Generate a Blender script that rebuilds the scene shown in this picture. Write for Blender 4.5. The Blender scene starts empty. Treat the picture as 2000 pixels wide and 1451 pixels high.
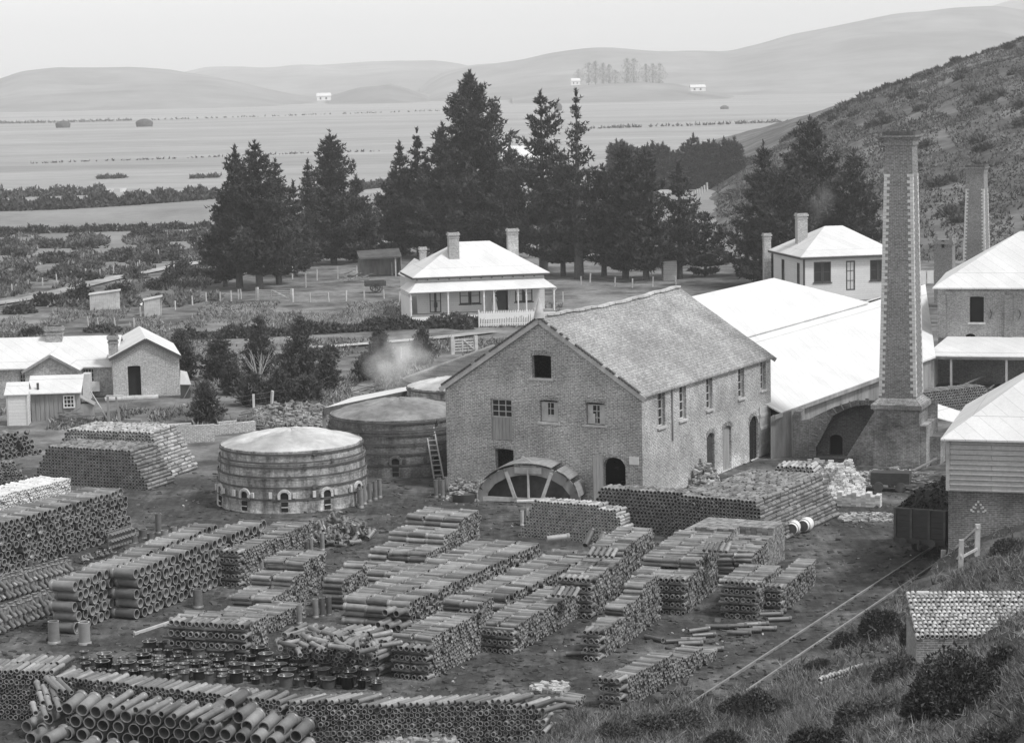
import bpy, bmesh, math, random
import numpy as np
from mathutils import Matrix, Vector
random.seed(7); RNG = np.random.default_rng(7)
sc = bpy.context.scene
COL = sc.collection
# ------------------------------------------------------------------ camera, world, sun, exposure
F, H = 4500.0, 20.5
PITCH, ROLL = math.radians(7.22), math.radians(1.2)
fwd = np.array([0, math.cos(PITCH), -math.sin(PITCH)]); up0 = np.array([0, math.sin(PITCH), math.cos(PITCH)]); r0 = np.array([1., 0, 0])
RT = r0*math.cos(ROLL)-up0*math.sin(ROLL); UP = up0*math.cos(ROLL)+r0*math.sin(ROLL)
cd = bpy.data.cameras.new('camera'); cam = bpy.data.objects.new('camera', cd); COL.objects.link(cam)
cd.sensor_width = 36; cd.lens = 36*F/2000; cd.clip_start = 1; cd.clip_end = 30000
cam.matrix_world = Matrix(((RT[0], UP[0], -fwd[0], 0), (RT[1], UP[1], -fwd[1], 0), (RT[2], UP[2], -fwd[2], H), (0, 0, 0, 1)))
sc.camera = cam
sc.cycles.volume_bounces = 6; sc.cycles.max_bounces = 12
SUN_EL, SUN_AZ = math.radians(54), math.radians(122)      # azimuth from +Y towards +X
w = bpy.data.worlds.new('World'); sc.world = w; w.use_nodes = True
nt = w.node_tree; nt.nodes.clear()
sky = nt.nodes.new('ShaderNodeTexSky'); sky.sky_type = 'NISHITA'; sky.sun_disc = False
sky.sun_elevation = SUN_EL; sky.sun_rotation = SUN_AZ; sky.air_density = 1.0; sky.dust_density = 0.5; sky.ozone_density = 1.0
bw = nt.nodes.new('ShaderNodeSeparateColor'); bg = nt.nodes.new('ShaderNodeBackground'); out = nt.nodes.new('ShaderNodeOutputWorld')
bg.inputs['Strength'].default_value = 0.15
nt.links.new(sky.outputs[0], bw.inputs[0]); nt.links.new(bw.outputs[2], bg.inputs[0])   # a blue-sensitive plate sees only the blue of the sky
nt.links.new(bg.outputs[0], out.inputs[0])
sd = bpy.data.lights.new('sun', 'SUN'); sd.energy = 2.3; sd.angle = math.radians(10); sd.color = (1, 1, 1)
so = bpy.data.objects.new('sun', sd); COL.objects.link(so)
sdir = Vector((math.sin(SUN_AZ)*math.cos(SUN_EL), math.cos(SUN_AZ)*math.cos(SUN_EL), math.sin(SUN_EL)))
so.rotation_euler = sdir.to_track_quat('Z', 'Y').to_euler()
sc.view_settings.view_transform = 'Standard'; sc.view_settings.look = 'None'; sc.view_settings.exposure = 0.26; sc.view_settings.gamma = 1
# ------------------------------------------------------------------ helpers
def ray(px, py): return fwd+RT*(px-1000)/F+UP*(725.5-py)/F
def at(px, py, z=0.0):
    d = ray(px, py); return d*((z-H)/d[2])+np.array([0, 0, H])
def atY(px, py, Y):
    d = ray(px, py); return d*(Y/d[1])+np.array([0, 0, H])
def pr(p):
    q = np.asarray(p, float)-np.array([0, 0, H]); z = q@fwd; return 1000+F*(q@RT)/z, 725.5-F*(q@UP)/z
U = np.array([.478, .878, 0]); U /= np.linalg.norm(U); N = np.array([-U[1], U[0], 0]); R0 = -math.acos(U[1])

def mat(name, c, var=0.0, scale=2.0, rough=0.9, bump=0.0, bscale=None, stain=0.0, stretch=None, tone=0.0, spec=0.3, coat=0.0):
    m = bpy.data.materials.new(name); m.use_nodes = True; t = m.node_tree; b = t.nodes['Principled BSDF']
    b.inputs['Roughness'].default_value = rough; b.inputs['Specular IOR Level'].default_value = spec
    tc = t.nodes.new('ShaderNodeTexCoord'); src = tc.outputs['Object']
    if stretch:
        mp = t.nodes.new('ShaderNodeMapping'); mp.inputs['Scale'].default_value = stretch; t.links.new(src, mp.inputs[0]); src = mp.outputs[0]
    n = t.nodes.new('ShaderNodeTexNoise'); n.inputs['Scale'].default_value = scale; n.inputs['Detail'].default_value = 6; n.inputs['Roughness'].default_value = .65
    t.links.new(src, n.inputs['Vector'])
    mr = t.nodes.new('ShaderNodeMapRange'); mr.inputs[1].default_value = .3; mr.inputs[2].default_value = .7
    mr.inputs[3].default_value = c*(1-var); mr.inputs[4].default_value = c*(1+var); t.links.new(n.outputs[0], mr.inputs[0])
    v = mr.outputs[0]
    if stain:
        n2 = t.nodes.new('ShaderNodeTexNoise'); n2.inputs['Scale'].default_value = scale*.17; n2.inputs['Detail'].default_value = 4
        t.links.new(src, n2.inputs['Vector'])
        m2 = t.nodes.new('ShaderNodeMapRange'); m2.inputs[1].default_value = .4; m2.inputs[2].default_value = .62; m2.inputs[3].default_value = 1-stain; m2.inputs[4].default_value = 1+stain*.6
        t.links.new(n2.outputs[0], m2.inputs[0])
        mu = t.nodes.new('ShaderNodeMath'); mu.operation = 'MULTIPLY'; t.links.new(v, mu.inputs[0]); t.links.new(m2.outputs[0], mu.inputs[1]); v = mu.outputs[0]
    if tone:
        oi = t.nodes.new('ShaderNodeAttribute'); oi.attribute_name = 'tone'
        m3 = t.nodes.new('ShaderNodeMapRange'); m3.clamp = False; m3.inputs[3].default_value = 1-tone; m3.inputs[4].default_value = 1+tone; t.links.new(oi.outputs['Fac'], m3.inputs[0])
        mu = t.nodes.new('ShaderNodeMath'); mu.operation = 'MULTIPLY'; t.links.new(v, mu.inputs[0]); t.links.new(m3.outputs[0], mu.inputs[1]); v = mu.outputs[0]
    t.links.new(v, b.inputs['Base Color'])
    if coat: b.inputs['Coat Weight'].default_value = coat; b.inputs['Coat Roughness'].default_value = .28; b.inputs['Coat IOR'].default_value = 1.7
    if bump:
        bn = t.nodes.new('ShaderNodeBump'); bn.inputs['Strength'].default_value = bump; bn.inputs['Distance'].default_value = .05
        n3 = t.nodes.new('ShaderNodeTexNoise'); n3.inputs['Scale'].default_value = bscale or scale*3; n3.inputs['Detail'].default_value = 5; t.links.new(src, n3.inputs['Vector'])
        t.links.new(n3.outputs[0], bn.inputs['Height']); t.links.new(bn.outputs[0], b.inputs['Normal'])
    return m
def brickmat(name, c1, c2, mortar, bw_=.23, rh=.076, ms=.012, stain=.3, sscale=.35, rough=.9, bump=.4, zk=1.0, low=None, streak=0, off=.5, jit=.5):
    m = bpy.data.materials.new(name); m.use_nodes = True; t = m.node_tree; b = t.nodes['Principled BSDF']; b.inputs['Roughness'].default_value = rough; b.inputs['Specular IOR Level'].default_value = .25
    L = t.links.new; tc = t.nodes.new('ShaderNodeTexCoord'); sp = t.nodes.new('ShaderNodeSeparateXYZ'); L(tc.outputs['Object'], sp.inputs[0])
    ad = t.nodes.new('ShaderNodeMath'); ad.operation = 'ADD'; L(sp.outputs[0], ad.inputs[0]); L(sp.outputs[1], ad.inputs[1])
    zz = t.nodes.new('ShaderNodeMath'); zz.operation = 'MULTIPLY'; zz.inputs[1].default_value = zk; L(sp.outputs[2], zz.inputs[0])
    cb = t.nodes.new('ShaderNodeCombineXYZ'); L(ad.outputs[0], cb.inputs[0]); L(zz.outputs[0], cb.inputs[1])
    br = t.nodes.new('ShaderNodeTexBrick'); L(cb.outputs[0], br.inputs[0]); br.offset = off
    br.inputs['Scale'].default_value = 1; br.inputs['Brick Width'].default_value = bw_; br.inputs['Row Height'].default_value = rh; br.inputs['Mortar Size'].default_value = ms; br.inputs['Mortar Smooth'].default_value = .3
    for k, v in (('Color1', c1), ('Color2', c2), ('Mortar', mortar)): br.inputs[k].default_value = (v, v, v, 1)
    n = t.nodes.new('ShaderNodeTexNoise'); n.inputs['Scale'].default_value = sscale; n.inputs['Detail'].default_value = 7; n.inputs['Roughness'].default_value = .6
    if streak:
        mp = t.nodes.new('ShaderNodeMapping'); mp.inputs['Scale'].default_value = (streak, streak, 1); L(tc.outputs['Object'], mp.inputs[0]); L(mp.outputs[0], n.inputs['Vector'])
    else: L(tc.outputs['Object'], n.inputs['Vector'])
    mr = t.nodes.new('ShaderNodeMapRange'); mr.inputs[1].default_value = .35; mr.inputs[2].default_value = .65; mr.inputs[3].default_value = 1-stain; mr.inputs[4].default_value = 1+stain; L(n.outputs[0], mr.inputs[0])
    n2 = t.nodes.new('ShaderNodeTexNoise'); n2.inputs['Scale'].default_value = 9; n2.inputs['Detail'].default_value = 3; L(tc.outputs['Object'], n2.inputs['Vector'])
    m2 = t.nodes.new('ShaderNodeMapRange'); m2.inputs[1].default_value = .3; m2.inputs[2].default_value = .7; m2.inputs[3].default_value = 1-jit*.6; m2.inputs[4].default_value = 1+jit*.6; L(n2.outputs[0], m2.inputs[0])
    a = t.nodes.new('ShaderNodeVectorMath'); a.operation = 'SCALE'; L(br.outputs[0], a.inputs[0]); L(mr.outputs[0], a.inputs['Scale'])
    a2 = t.nodes.new('ShaderNodeVectorMath'); a2.operation = 'SCALE'; L(a.outputs[0], a2.inputs[0]); L(m2.outputs[0], a2.inputs['Scale']); res = a2.outputs[0]
    if low:      # weathering near the ground: (height, factor) whitewash or damp with a ragged edge
        h, fac = low
        nn = t.nodes.new('ShaderNodeTexNoise'); nn.inputs['Scale'].default_value = .7; nn.inputs['Detail'].default_value = 6; L(tc.outputs['Object'], nn.inputs['Vector'])
        q = t.nodes.new('ShaderNodeMath'); q.operation = 'MULTIPLY_ADD'; q.inputs[1].default_value = -h*3.2; L(nn.outputs[0], q.inputs[0]); L(sp.outputs[2], q.inputs[2])
        e = t.nodes.new('ShaderNodeMapRange'); e.inputs[1].default_value = -h*1.3; e.inputs[2].default_value = -h*.7; e.inputs[3].default_value = fac; e.inputs[4].default_value = 1; L(q.outputs[0], e.inputs[0])
        a3 = t.nodes.new('ShaderNodeVectorMath'); a3.operation = 'SCALE'; L(res, a3.inputs[0]); L(e.outputs[0], a3.inputs['Scale']); res = a3.outputs[0]
    L(res, b.inputs['Base Color'])
    if bump:
        bn = t.nodes.new('ShaderNodeBump'); bn.inputs['Strength'].default_value = bump; bn.inputs['Distance'].default_value = .02; L(br.outputs['Fac'], bn.inputs['Height']); bn.invert = True; L(bn.outputs[0], b.inputs['Normal'])
    return m

class MB:
    def __init__(s): s.v = []; s.f = []; s.sm = []; s.M = None
    def add(s, vs, fs, smooth=False):
        o = len(s.v)
        if s.M is not None: vs = [tuple(s.M @ Vector(v)) for v in vs]
        s.v += [tuple(v) for v in vs]; s.f += [tuple(i+o for i in f) for f in fs]; s.sm += [smooth]*len(fs)
    def box(s, x0, x1, y0, y1, z0, z1):
        s.add([(x0, y0, z0), (x1, y0, z0), (x1, y1, z0), (x0, y1, z0), (x0, y0, z1), (x1, y0, z1), (x1, y1, z1), (x0, y1, z1)],
              [(0, 3, 2, 1), (4, 5, 6, 7), (0, 1, 5, 4), (1, 2, 6, 5), (2, 3, 7, 6), (3, 0, 4, 7)])
    def slab(s, pts, t=.08):    # roof slab: polygon (top) with thickness downwards
        n = len(pts); lo = [(p[0], p[1], p[2]-t) for p in pts]
        s.add(list(pts)+lo, [tuple(range(n)), tuple(range(2*n-1, n-1, -1))]+[(i, n+i, n+(i+1) % n, (i+1) % n) for i in range(n)])
    def beam(s, a, b, w=.08, h=None):
        a = Vector(a); b = Vector(b); d = (b-a).normalized(); h = h or w
        x = d.cross(Vector((0, 0, 1)));  x = x.normalized() if x.length > 1e-3 else Vector((1, 0, 0)); y = x.cross(d).normalized()
        vs = [tuple(p+x*i*w/2+y*j*h/2) for p in (a, b) for i, j in ((-1, -1), (1, -1), (1, 1), (-1, 1))]
        s.add(vs, [(0, 1, 2, 3), (7, 6, 5, 4), (0, 4, 5, 1), (1, 5, 6, 2), (2, 6, 7, 3), (3, 7, 4, 0)])
    def tube(s, a, b, ra, rb=None, n=8, cap=True):
        rb = ra if rb is None else rb; a = Vector(a); b = Vector(b); d = (b-a).normalized()
        x = d.orthogonal().normalized(); y = d.cross(x); vs = []
        for p, r in ((a, ra), (b, rb)):
            for i in range(n):
                t = 2*math.pi*i/n; vs.append(tuple(p+x*r*math.cos(t)+y*r*math.sin(t)))
        s.add(vs, [(i, (i+1) % n, n+(i+1) % n, n+i) for i in range(n)], True)
        if cap: s.add(vs, [tuple(range(n-1, -1, -1)), tuple(range(n, 2*n))])
    def lathe(s, prof, n=32, smooth=True, split=True):   # prof: list of (r, z)
        segs = [prof[i:i+2] for i in range(len(prof)-1)] if split else [prof]
        for sg in segs:
            vs = []
            for r, z in sg:
                for i in range(n):
                    t = 2*math.pi*i/n; vs.append((r*math.cos(t), r*math.sin(t), z))
            s.add(vs, [(k*n+i, k*n+(i+1) % n, (k+1)*n+(i+1) % n, (k+1)*n+i) for k in range(len(sg)-1) for i in range(n)], smooth)
    def wall(s, W, top, ops=(), depth=.22, z0=0.0):  # wall in local x-z plane at y=0, outward -y; top=[(x,z),..]; ops=(x0,x1,zb,zt,rise)
        xs = set([0, W]+[p[0] for p in top])
        for o in ops:
            n = 6 if o[4] else 1
            for i in range(n+1): xs.add(o[0]+(o[1]-o[0])*i/n)
        xs = sorted(xs)
        def tz(x):
            for (a, b), (c, d) in zip(top, top[1:]):
                if a <= x <= c: return b+(d-b)*(x-a)/(c-a) if c > a else b
            return top[-1][1]
        def ot(o, x):
            k = (x-(o[0]+o[1])/2)/((o[1]-o[0])/2); return o[3]-o[4]*(1-math.sqrt(max(0, 1-min(1, k*k)*(.999 if o[4] > .4 else .75)))) if o[4] else o[3]
        for a, b in zip(xs, xs[1:]):
            if b-a < 1e-6: continue
            m = (a+b)/2; cur = (z0, z0)
            for o in sorted([o for o in ops if o[0] < m < o[1]], key=lambda o: o[2]):
                if o[2] > z0+1e-4: s.add([(a, 0, cur[0]), (b, 0, cur[1]), (b, 0, o[2]), (a, 0, o[2])], [(0, 1, 2, 3)])
                cur = (ot(o, a), ot(o, b))
                s.add([(a, 0, cur[0]), (b, 0, cur[1]), (b, depth, cur[1]), (a, depth, cur[0])], [(0, 1, 2, 3)])
            s.add([(a, 0, cur[0]), (b, 0, cur[1]), (b, 0, tz(b-1e-7)), (a, 0, tz(a+1e-7))], [(0, 1, 2, 3)])
        for o in ops:
            for x, fl in ((o[0], 0), (o[1], 1)):
                q = [(x, 0, o[2]), (x, depth, o[2]), (x, depth, ot(o, x)), (x, 0, ot(o, x))]
                s.add(q, [(0, 1, 2, 3) if fl == 0 else (3, 2, 1, 0)])
            s.add([(o[0], 0, o[2]), (o[1], 0, o[2]), (o[1], depth, o[2]), (o[0], depth, o[2])], [(3, 2, 1, 0)])
    def build(s, name, m, parent=None, loc=None, rz=None):
        me = bpy.data.meshes.new(name); me.from_pydata(s.v, [], s.f); me.materials.append(m)
        me.polygons.foreach_set('use_smooth', s.sm); me.update()
        o = bpy.data.objects.new(name, me); COL.objects.link(o)
        if parent: o.parent = parent
        if loc is not None: o.location = tuple(loc)
        if rz is not None: o.rotation_euler = (0, 0, rz)
        return o
def RZ(x, y, deg): return Matrix.Translation((x, y, 0)) @ Matrix.Rotation(math.radians(deg), 4, 'Z')
def npmesh(name, V, Fq, m, smooth=False, parent=None, tone=None):
    V = np.asarray(V, np.float32).reshape(-1, 3); Fq = np.asarray(Fq, np.int32); k = Fq.shape[1]
    me = bpy.data.meshes.new(name); me.vertices.add(len(V)); me.vertices.foreach_set('co', V.ravel())
    me.loops.add(Fq.size); me.loops.foreach_set('vertex_index', Fq.ravel()); me.polygons.add(len(Fq))
    me.polygons.foreach_set('loop_start', np.arange(0, Fq.size, k, dtype=np.int32))
    try: me.polygons.foreach_set('loop_total', np.full(len(Fq), k, np.int32))
    except Exception: pass
    me.polygons.foreach_set('use_smooth', np.full(len(Fq), smooth)); me.materials.append(m)
    if tone is not None:
        a = me.attributes.new('tone', 'FLOAT', 'POINT'); a.data.foreach_set('value', np.asarray(tone, np.float32))
    me.update(); me.validate()
    o = bpy.data.objects.new(name, me); COL.objects.link(o)
    if parent: o.parent = parent
    return o
def tag(o, label=None, cat=None, group=None, kind=None):
    if label: o['label'] = label
    if cat: o['category'] = cat
    if group: o['group'] = group
    if kind: o['kind'] = kind
    return o
def thing(name, label, cat, loc=(0, 0, 0), rz=0.0, group=None):
    o = bpy.data.objects.new(name, None); o.empty_display_size = .3; COL.objects.link(o); o.location = tuple(loc); o.rotation_euler = (0, 0, rz)
    return tag(o, label, cat, group)
def copy_tree(o, parent=None):
    c = o.copy(); COL.objects.link(c); c.parent = parent
    for ch in [x for x in o.children]: copy_tree(ch, c)
    return c
def sstep(a, b, x):
    t = np.clip((x-a)/(b-a), 0, 1); return t*t*(3-2*t)
# terrain height
RP = np.array([8.55, 77.0]); RD = np.array([.455, .890]); RD /= np.linalg.norm(RD)     # right-hand rail
def gz(X, Y):
    X = np.asarray(X, float); Y = np.asarray(Y, float)
    z = -2*sstep(150, 212, Y)-1.0*sstep(240, 420, Y)
    d = (X-RP[0])*RD[1]-(Y-RP[1])*RD[0]
    k = np.logaddexp(0, (d-2.0)*1.8)/1.8
    bank = np.minimum(.34*k+.012*k*k*(Y < 200), 13)*(1-sstep(91, 101, Y))
    bank = bank+1.75*sstep(.95, 2.5, d)*sstep(77, 86, Y)*(1-sstep(91, 101, Y))*(d < 30)
    bank = bank*(1+.12*np.sin(X*1.3+Y*.7)*np.sin(Y*.9))
    return z+bank
def G(px, py):       # photo pixel -> point on the terrain
    z = 0.0
    for _ in range(25):
        p = at(px, py, z); zn = .5*z+.5*float(gz(p[0], p[1]))
        if abs(zn-z) < 1e-3: break
        z = zn
    return np.array([p[0], p[1], float(gz(p[0], p[1]))])

# ------------------------------------------------------------------ materials
M = {}
M['ware'] = brickmat('warehouse_brick', .21, .36, .56, stain=.26, sscale=.5, low=(.8, 1.45), ms=.016, jit=.6)
M['ware_roof'] = brickmat('slate_roof', .27, .35, .19, bw_=.26, rh=.095, ms=.008, stain=.22, sscale=.5, zk=1.0, jit=.7)
M['kiln'] = brickmat('kiln_brick', .22, .34, .36, stain=.6, sscale=.6, streak=3.5, low=(.5, 1.5))
M['kiln_dark'] = brickmat('sooty_kiln_brick', .11, .16, .2, stain=.4, sscale=.5, streak=3)
M['stack'] = brickmat('chimney_brick', .15, .21, .33, stain=.15, ms=.012)
M['stackbase'] = brickmat('chimney_base_brick', .15, .24, .3, stain=.5, sscale=.6)
M['brickL'] = brickmat('cottage_brick', .26, .38, .6, stain=.12, ms=.014)
M['brickR'] = brickmat('works_brick', .2, .3, .42, stain=.25)
M['brickD'] = brickmat('dark_brick', .10, .15, .2, stain=.35)
M['brickH'] = brickmat('store_brick', .13, .2, .3, stain=.45, sscale=.4)
M['chim'] = brickmat('stack_brick_small', .32, .42, .5, stain=.15)
M['iron'] = brickmat('pale_iron_roof', .67, .72, .50, bw_=.8, rh=2.4, ms=.016, stain=.07, jit=.08, streak=1.5, bump=.1, rough=.6)
M['white'] = mat('white_paint', .8, .05, 3, .6, stain=.05)
M['quoin'] = mat('pale_quoin_brick', .6, .2, 3)
M['rubble'] = mat('rubble_brick', .5, .5, 1.2, stain=.3)
M['dark'] = mat('dark_paint', .07, .2, 2, .6)
M['wood'] = mat('weathered_wood', .30, .25, 3, stretch=(1, 1, .2), stain=.2)
M['palewood'] = mat('pale_wood', .52, .2, 3, stain=.15)
M['board'] = brickmat('weatherboard', .50, .56, .24, bw_=3.2, rh=.2, ms=.012, stain=.12, jit=.15)
M['whiteboard'] = brickmat('white_weatherboard', .66, .7, .5, bw_=4, rh=.2, ms=.01, stain=.06, jit=.1)
M['glass'] = mat('window_glass', .03, .3, 1, .15, spec=.6)
M['glass_pale'] = mat('blind_behind_glass', .6, .1, 1, .4)
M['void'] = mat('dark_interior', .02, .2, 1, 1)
M['iron_dark'] = mat('rusty_iron', .10, .4, 2, .6)
M['dome'] = mat('clay_dome', .6, .22, 1.3, 1, bump=.9, stain=.35)
M['dome_dark'] = mat('sooty_dome', .27, .4, 1.6, 1, bump=.6, stain=.3)
M['big'] = mat('glazed_stoneware', .18, .35, 1.5, .45, tone=.5, spec=.5, coat=.35)
M['pipe'] = mat('brown_stoneware', .20, .35, 2.0, .45, tone=.6, spec=.5, coat=.3)
M['tile'] = mat('unglazed_tile', .36, .2, 2.0, .75, tone=.4)
M['tile_dark'] = mat('dark_tile', .19, .2, 2.0, .6, tone=.45)
M['whiteglaze'] = mat('white_glazed', .72, .12, 2.0, .4, tone=.15)
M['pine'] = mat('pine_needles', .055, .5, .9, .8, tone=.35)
M['pine2'] = mat('young_pine_needles', .075, .4, 1.2, .8, tone=.4)
M['gorse'] = mat('gorse_leaves', .11, .4, 1.0, .9, tone=.5)
M['gorse_dark'] = mat('dark_gorse', .075, .4, 1.0, .9, tone=.4)
M['straw'] = mat('dry_grass', .23, .4, 1.0, 1, tone=.6)
M['bark'] = mat('bark', .10, .3, 4, 1)
M['twig'] = mat('grey_twig', .28, .3, 4, 1)
M['pot'] = mat('dark_glazed_pot', .085, .3, 2, .3, tone=.5, spec=.5, coat=.2); M['tussock'] = mat('hill_tussock', .115, .5, .15, 1, tone=.6, stain=.4)
M['coal'] = mat('coal', .022, .4, 3, .5, bump=1.0, bscale=8)
M['wagon'] = mat('wagon_paint', .06, .25, 3, .6, stretch=(1, 1, 4))
M['hillfar'] = mat('far_hill_grass', .22, .35, .012, 1, stain=.25, bump=1, bscale=.02)
M['rail'] = mat('rail_steel', .24, .3, 2, .4)
M['stone'] = mat('pale_debris', .42, .6, 1.5, 1)
M['skin'] = mat('skin', .4, .05, 3); M['cloth'] = mat('pale_cloth', .72, .08, 3); M['cloth_dark'] = mat('dark_cloth', .06, .1, 3)
# ------------------------------------------------------------------ ground (one sheet), hills
def ground_mat():
    m = bpy.data.materials.new('ground_soil'); m.use_nodes = True; t = m.node_tree; b = t.nodes['Principled BSDF']; b.inputs['Roughness'].default_value = 1; b.inputs['Specular IOR Level'].default_value = .1
    L = t.links.new; ge = t.nodes.new('ShaderNodeNewGeometry'); sp = t.nodes.new('ShaderNodeSeparateXYZ'); L(ge.outputs['Position'], sp.inputs[0])
    def noise(s, det=6, stretch=None, r=.6):
        n = t.nodes.new('ShaderNodeTexNoise'); n.inputs['Scale'].default_value = s; n.inputs['Detail'].default_value = det; n.inputs['Roughness'].default_value = r
        if stretch:
            mp = t.nodes.new('ShaderNodeMapping'); mp.inputs['Scale'].default_value = stretch; L(ge.outputs['Position'], mp.inputs[0]); L(mp.outputs[0], n.inputs['Vector'])
        else: L(ge.outputs['Position'], n.inputs['Vector'])
        return n.outputs[0]
    def mr(x, a, b_, c, d):
        q = t.nodes.new('ShaderNodeMapRange'); q.inputs[1].default_value = a; q.inputs[2].default_value = b_; q.inputs[3].default_value = c; q.inputs[4].default_value = d; L(x, q.inputs[0]); return q.outputs[0]
    def op(o, x, y):
        q = t.nodes.new('ShaderNodeMath'); q.operation = o
        for i, v in enumerate((x, y)):
            if isinstance(v, (int, float)): q.inputs[i].default_value = v
            else: L(v, q.inputs[i])
        return q.outputs[0]
    def mix(f, a, b_): return op('ADD', op('MULTIPLY', a, op('SUBTRACT', 1.0, f)), op('MULTIPLY', b_, f))
    Y = sp.outputs[1]; X = sp.outputs[0]
    fine = noise(2.2, 8, r=.75); med = noise(.35, 6); big = noise(.06, 5)
    # yard: trodden dark earth with paler scuffed patches
    rut = noise(.9, 6, (3.2, .35, 1), .7)
    yard = op('MULTIPLY', op('MULTIPLY', mr(fine, .3, .7, .6, 1.45), mr(rut, .3, .7, .65, 1.4)), op('ADD', .066, mr(med, .48, .72, 0, .13)))
    grass = op('MULTIPLY', mr(fine, .3, .7, .65, 1.35), mr(op('MULTIPLY', op('ADD', med, big), .5), .4, .6, .07, .27))
    padd = op('MULTIPLY', mr(noise(.5, 8, r=.8), .3, .7, .8, 1.2), mr(noise(.05, 5, (1, .3, 1)), .35, .65, .2, .30))
    strips = noise(.012, 5, (.12, 1, 1), .7); s2 = noise(.05, 6, (.2, 1, 1), .7)
    plain = op('MULTIPLY', mr(s2, .3, .7, .88, 1.12), op('MULTIPLY', mr(noise(.12, 8, (.35, 1, 1), .85), .3, .7, .75, 1.25), mr(strips, .3, .7, .25, .40)))
    warp = op('MULTIPLY', op('SUBTRACT', noise(.08, 5), .5), 30)
    y1 = op('ADD', Y, warp)
    c = mix(mr(y1, 118, 128, 0, 1), yard, grass)
    c = mix(mr(op('ADD', Y, op('MULTIPLY', warp, 1.5)), 285, 315, 0, 1), c, padd)
    c = mix(mr(op('ADD', Y, warp), 440, 475, 0, 1), c, plain)
    L(c, b.inputs['Base Color'])
    bn = t.nodes.new('ShaderNodeBump'); bn.inputs['Strength'].default_value = .7; bn.inputs['Distance'].default_value = .12; L(noise(2.6, 8, r=.75), bn.inputs['Height']); L(bn.outputs[0], b.inputs['Normal'])
    return m
M['ground'] = ground_mat()
Ys = np.concatenate([np.arange(-20, 40, 4), np.arange(40, 130, 1.0), np.arange(130, 240, 2.5), np.geomspace(240, 12000, 60)])
us = np.linspace(-1, 1, 141); us = np.sign(us)*np.abs(us)**1.15
V = []; 
for y in Ys:
    hw = 45+.9*max(0, y) if y > 300 else 60+.5*max(0, y)
    x = us*hw
    V.append(np.stack([x, np.full_like(x, y), gz(x, y)], 1))
V = np.concatenate(V); nx = len(us)
V[:, 2] += .05*np.sin(V[:, 0]*.9+V[:, 1]*.5)*np.sin(V[:, 1]*.7)*(V[:, 1] < 130)*(V[:, 1] > 60)*0.4
i, j = np.meshgrid(np.arange(len(Ys)-1), np.arange(nx-1), indexing='ij'); a = (i*nx+j).ravel()
g = npmesh('ground', V, np.stack([a, a+1, a+nx+1, a+nx], 1), M['ground'], True); tag(g, 'trodden earth yard running out to grass and a pale plain', kind='structure')

def vn(x, y, s):   # cheap smooth value noise
    x = np.asarray(x)*s; y = np.asarray(y)*s
    return (np.sin(x*1.3+1.7*np.sin(y*.7+.3))*np.sin(y*1.1+1.3*np.sin(x*.9))+.5*np.sin(x*2.9+y*2.1)*np.sin(y*2.7-x*1.3+1)+.25*np.sin(x*6.1-y*4.3)*np.sin(y*5.7+x*3.9))/1.75
def ridge(name, pts, D, depth, m, label, amp=.034, nxx=200, nyy=40, base=-6, kind='structure'):
    pts = np.array(pts, float); pxs = np.linspace(pts[0, 0], pts[-1, 0], nxx)
    # smooth crest
    cy = np.interp(pxs, pts[:, 0], pts[:, 1]); k = np.hanning(9); k /= k.sum(); cy = np.convolve(np.pad(cy, 4, 'edge'), k, 'valid')
    crest = np.array([atY(a, b, D) for a, b in zip(pxs, cy)])
    V = []
    for q in np.linspace(-1, 1.0, nyy):
        prof = (math.cos(q*math.pi/2))**1.1
        y = D+q*depth; sc_ = y/D
        x = crest[:, 0]*sc_; h = base+(crest[:, 2]-base)*prof
        nz = vn(x, np.full_like(x, y), 5/depth)*amp*depth*(1-abs(q))**.5*min(1, (1-prof)*3+.15)*prof
        V.append(np.stack([x, np.full_like(x, y), h+nz], 1))
    V = np.concatenate(V); i, j = np.meshgrid(np.arange(nyy-1), np.arange(nxx-1), indexing='ij'); a = (i*nxx+j).ravel()
    o = npmesh(name, V, np.stack([a, a+1, a+nxx+1, a+nxx], 1), m, True); return tag(o, label, kind=kind)
ridge('hill', [(-300, 200), (-60, 172), (0, 157), (40, 143), (120, 135), (250, 133), (330, 136), (400, 147), (470, 163), (560, 185), (620, 195)], 3300, 900, M['hillfar'], 'low rounded grassy hill beyond the plain at far left')
ridge('hill', [(250, 165), (330, 147), (400, 131), (470, 127), (540, 131), (650, 126), (780, 120), (850, 121), (900, 132), (1000, 160)], 5200, 1300, M['hillfar'], 'pale distant ridge behind the left hill')
ridge('hill', [(640, 190), (700, 175), (760, 165), (800, 175), (840, 190)], 3000, 500, M['hillfar'], 'small low spur at the edge of the plain')
ridge('hill', [(820, 175), (860, 145), (920, 131), (1000, 121), (1070, 109), (1160, 107), (1250, 107), (1330, 103), (1420, 100), (1460, 90), (1500, 80), (1540, 70), (1600, 60), (1680, 42), (1750, 30), (1860, 18), (1950, 14), (2050, 30), (2300, 60)], 4000, 1400, M['hillfar'], 'long hillside climbing to the right beyond the plain', amp=.03)
ridge('hill', [(1180, 130), (1240, 104), (1300, 98), (1360, 108), (1420, 140)], 6500, 1200, M['hillfar'], 'faint far peak showing over the ridge')
ridge('hill', [(1850, 60), (1940, 14), (2000, 0), (2100, -20), (2300, -10)], 6000, 1500, M['hillfar'], 'high far crest at the top right')
ridge('hill', [(1000, 190), (1100, 170), (1180, 163), (1260, 160), (1320, 164), (1380, 178), (1440, 190)], 2500, 350, M['hillfar'], 'low knoll carrying a farm and bare trees', amp=.005)
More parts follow.
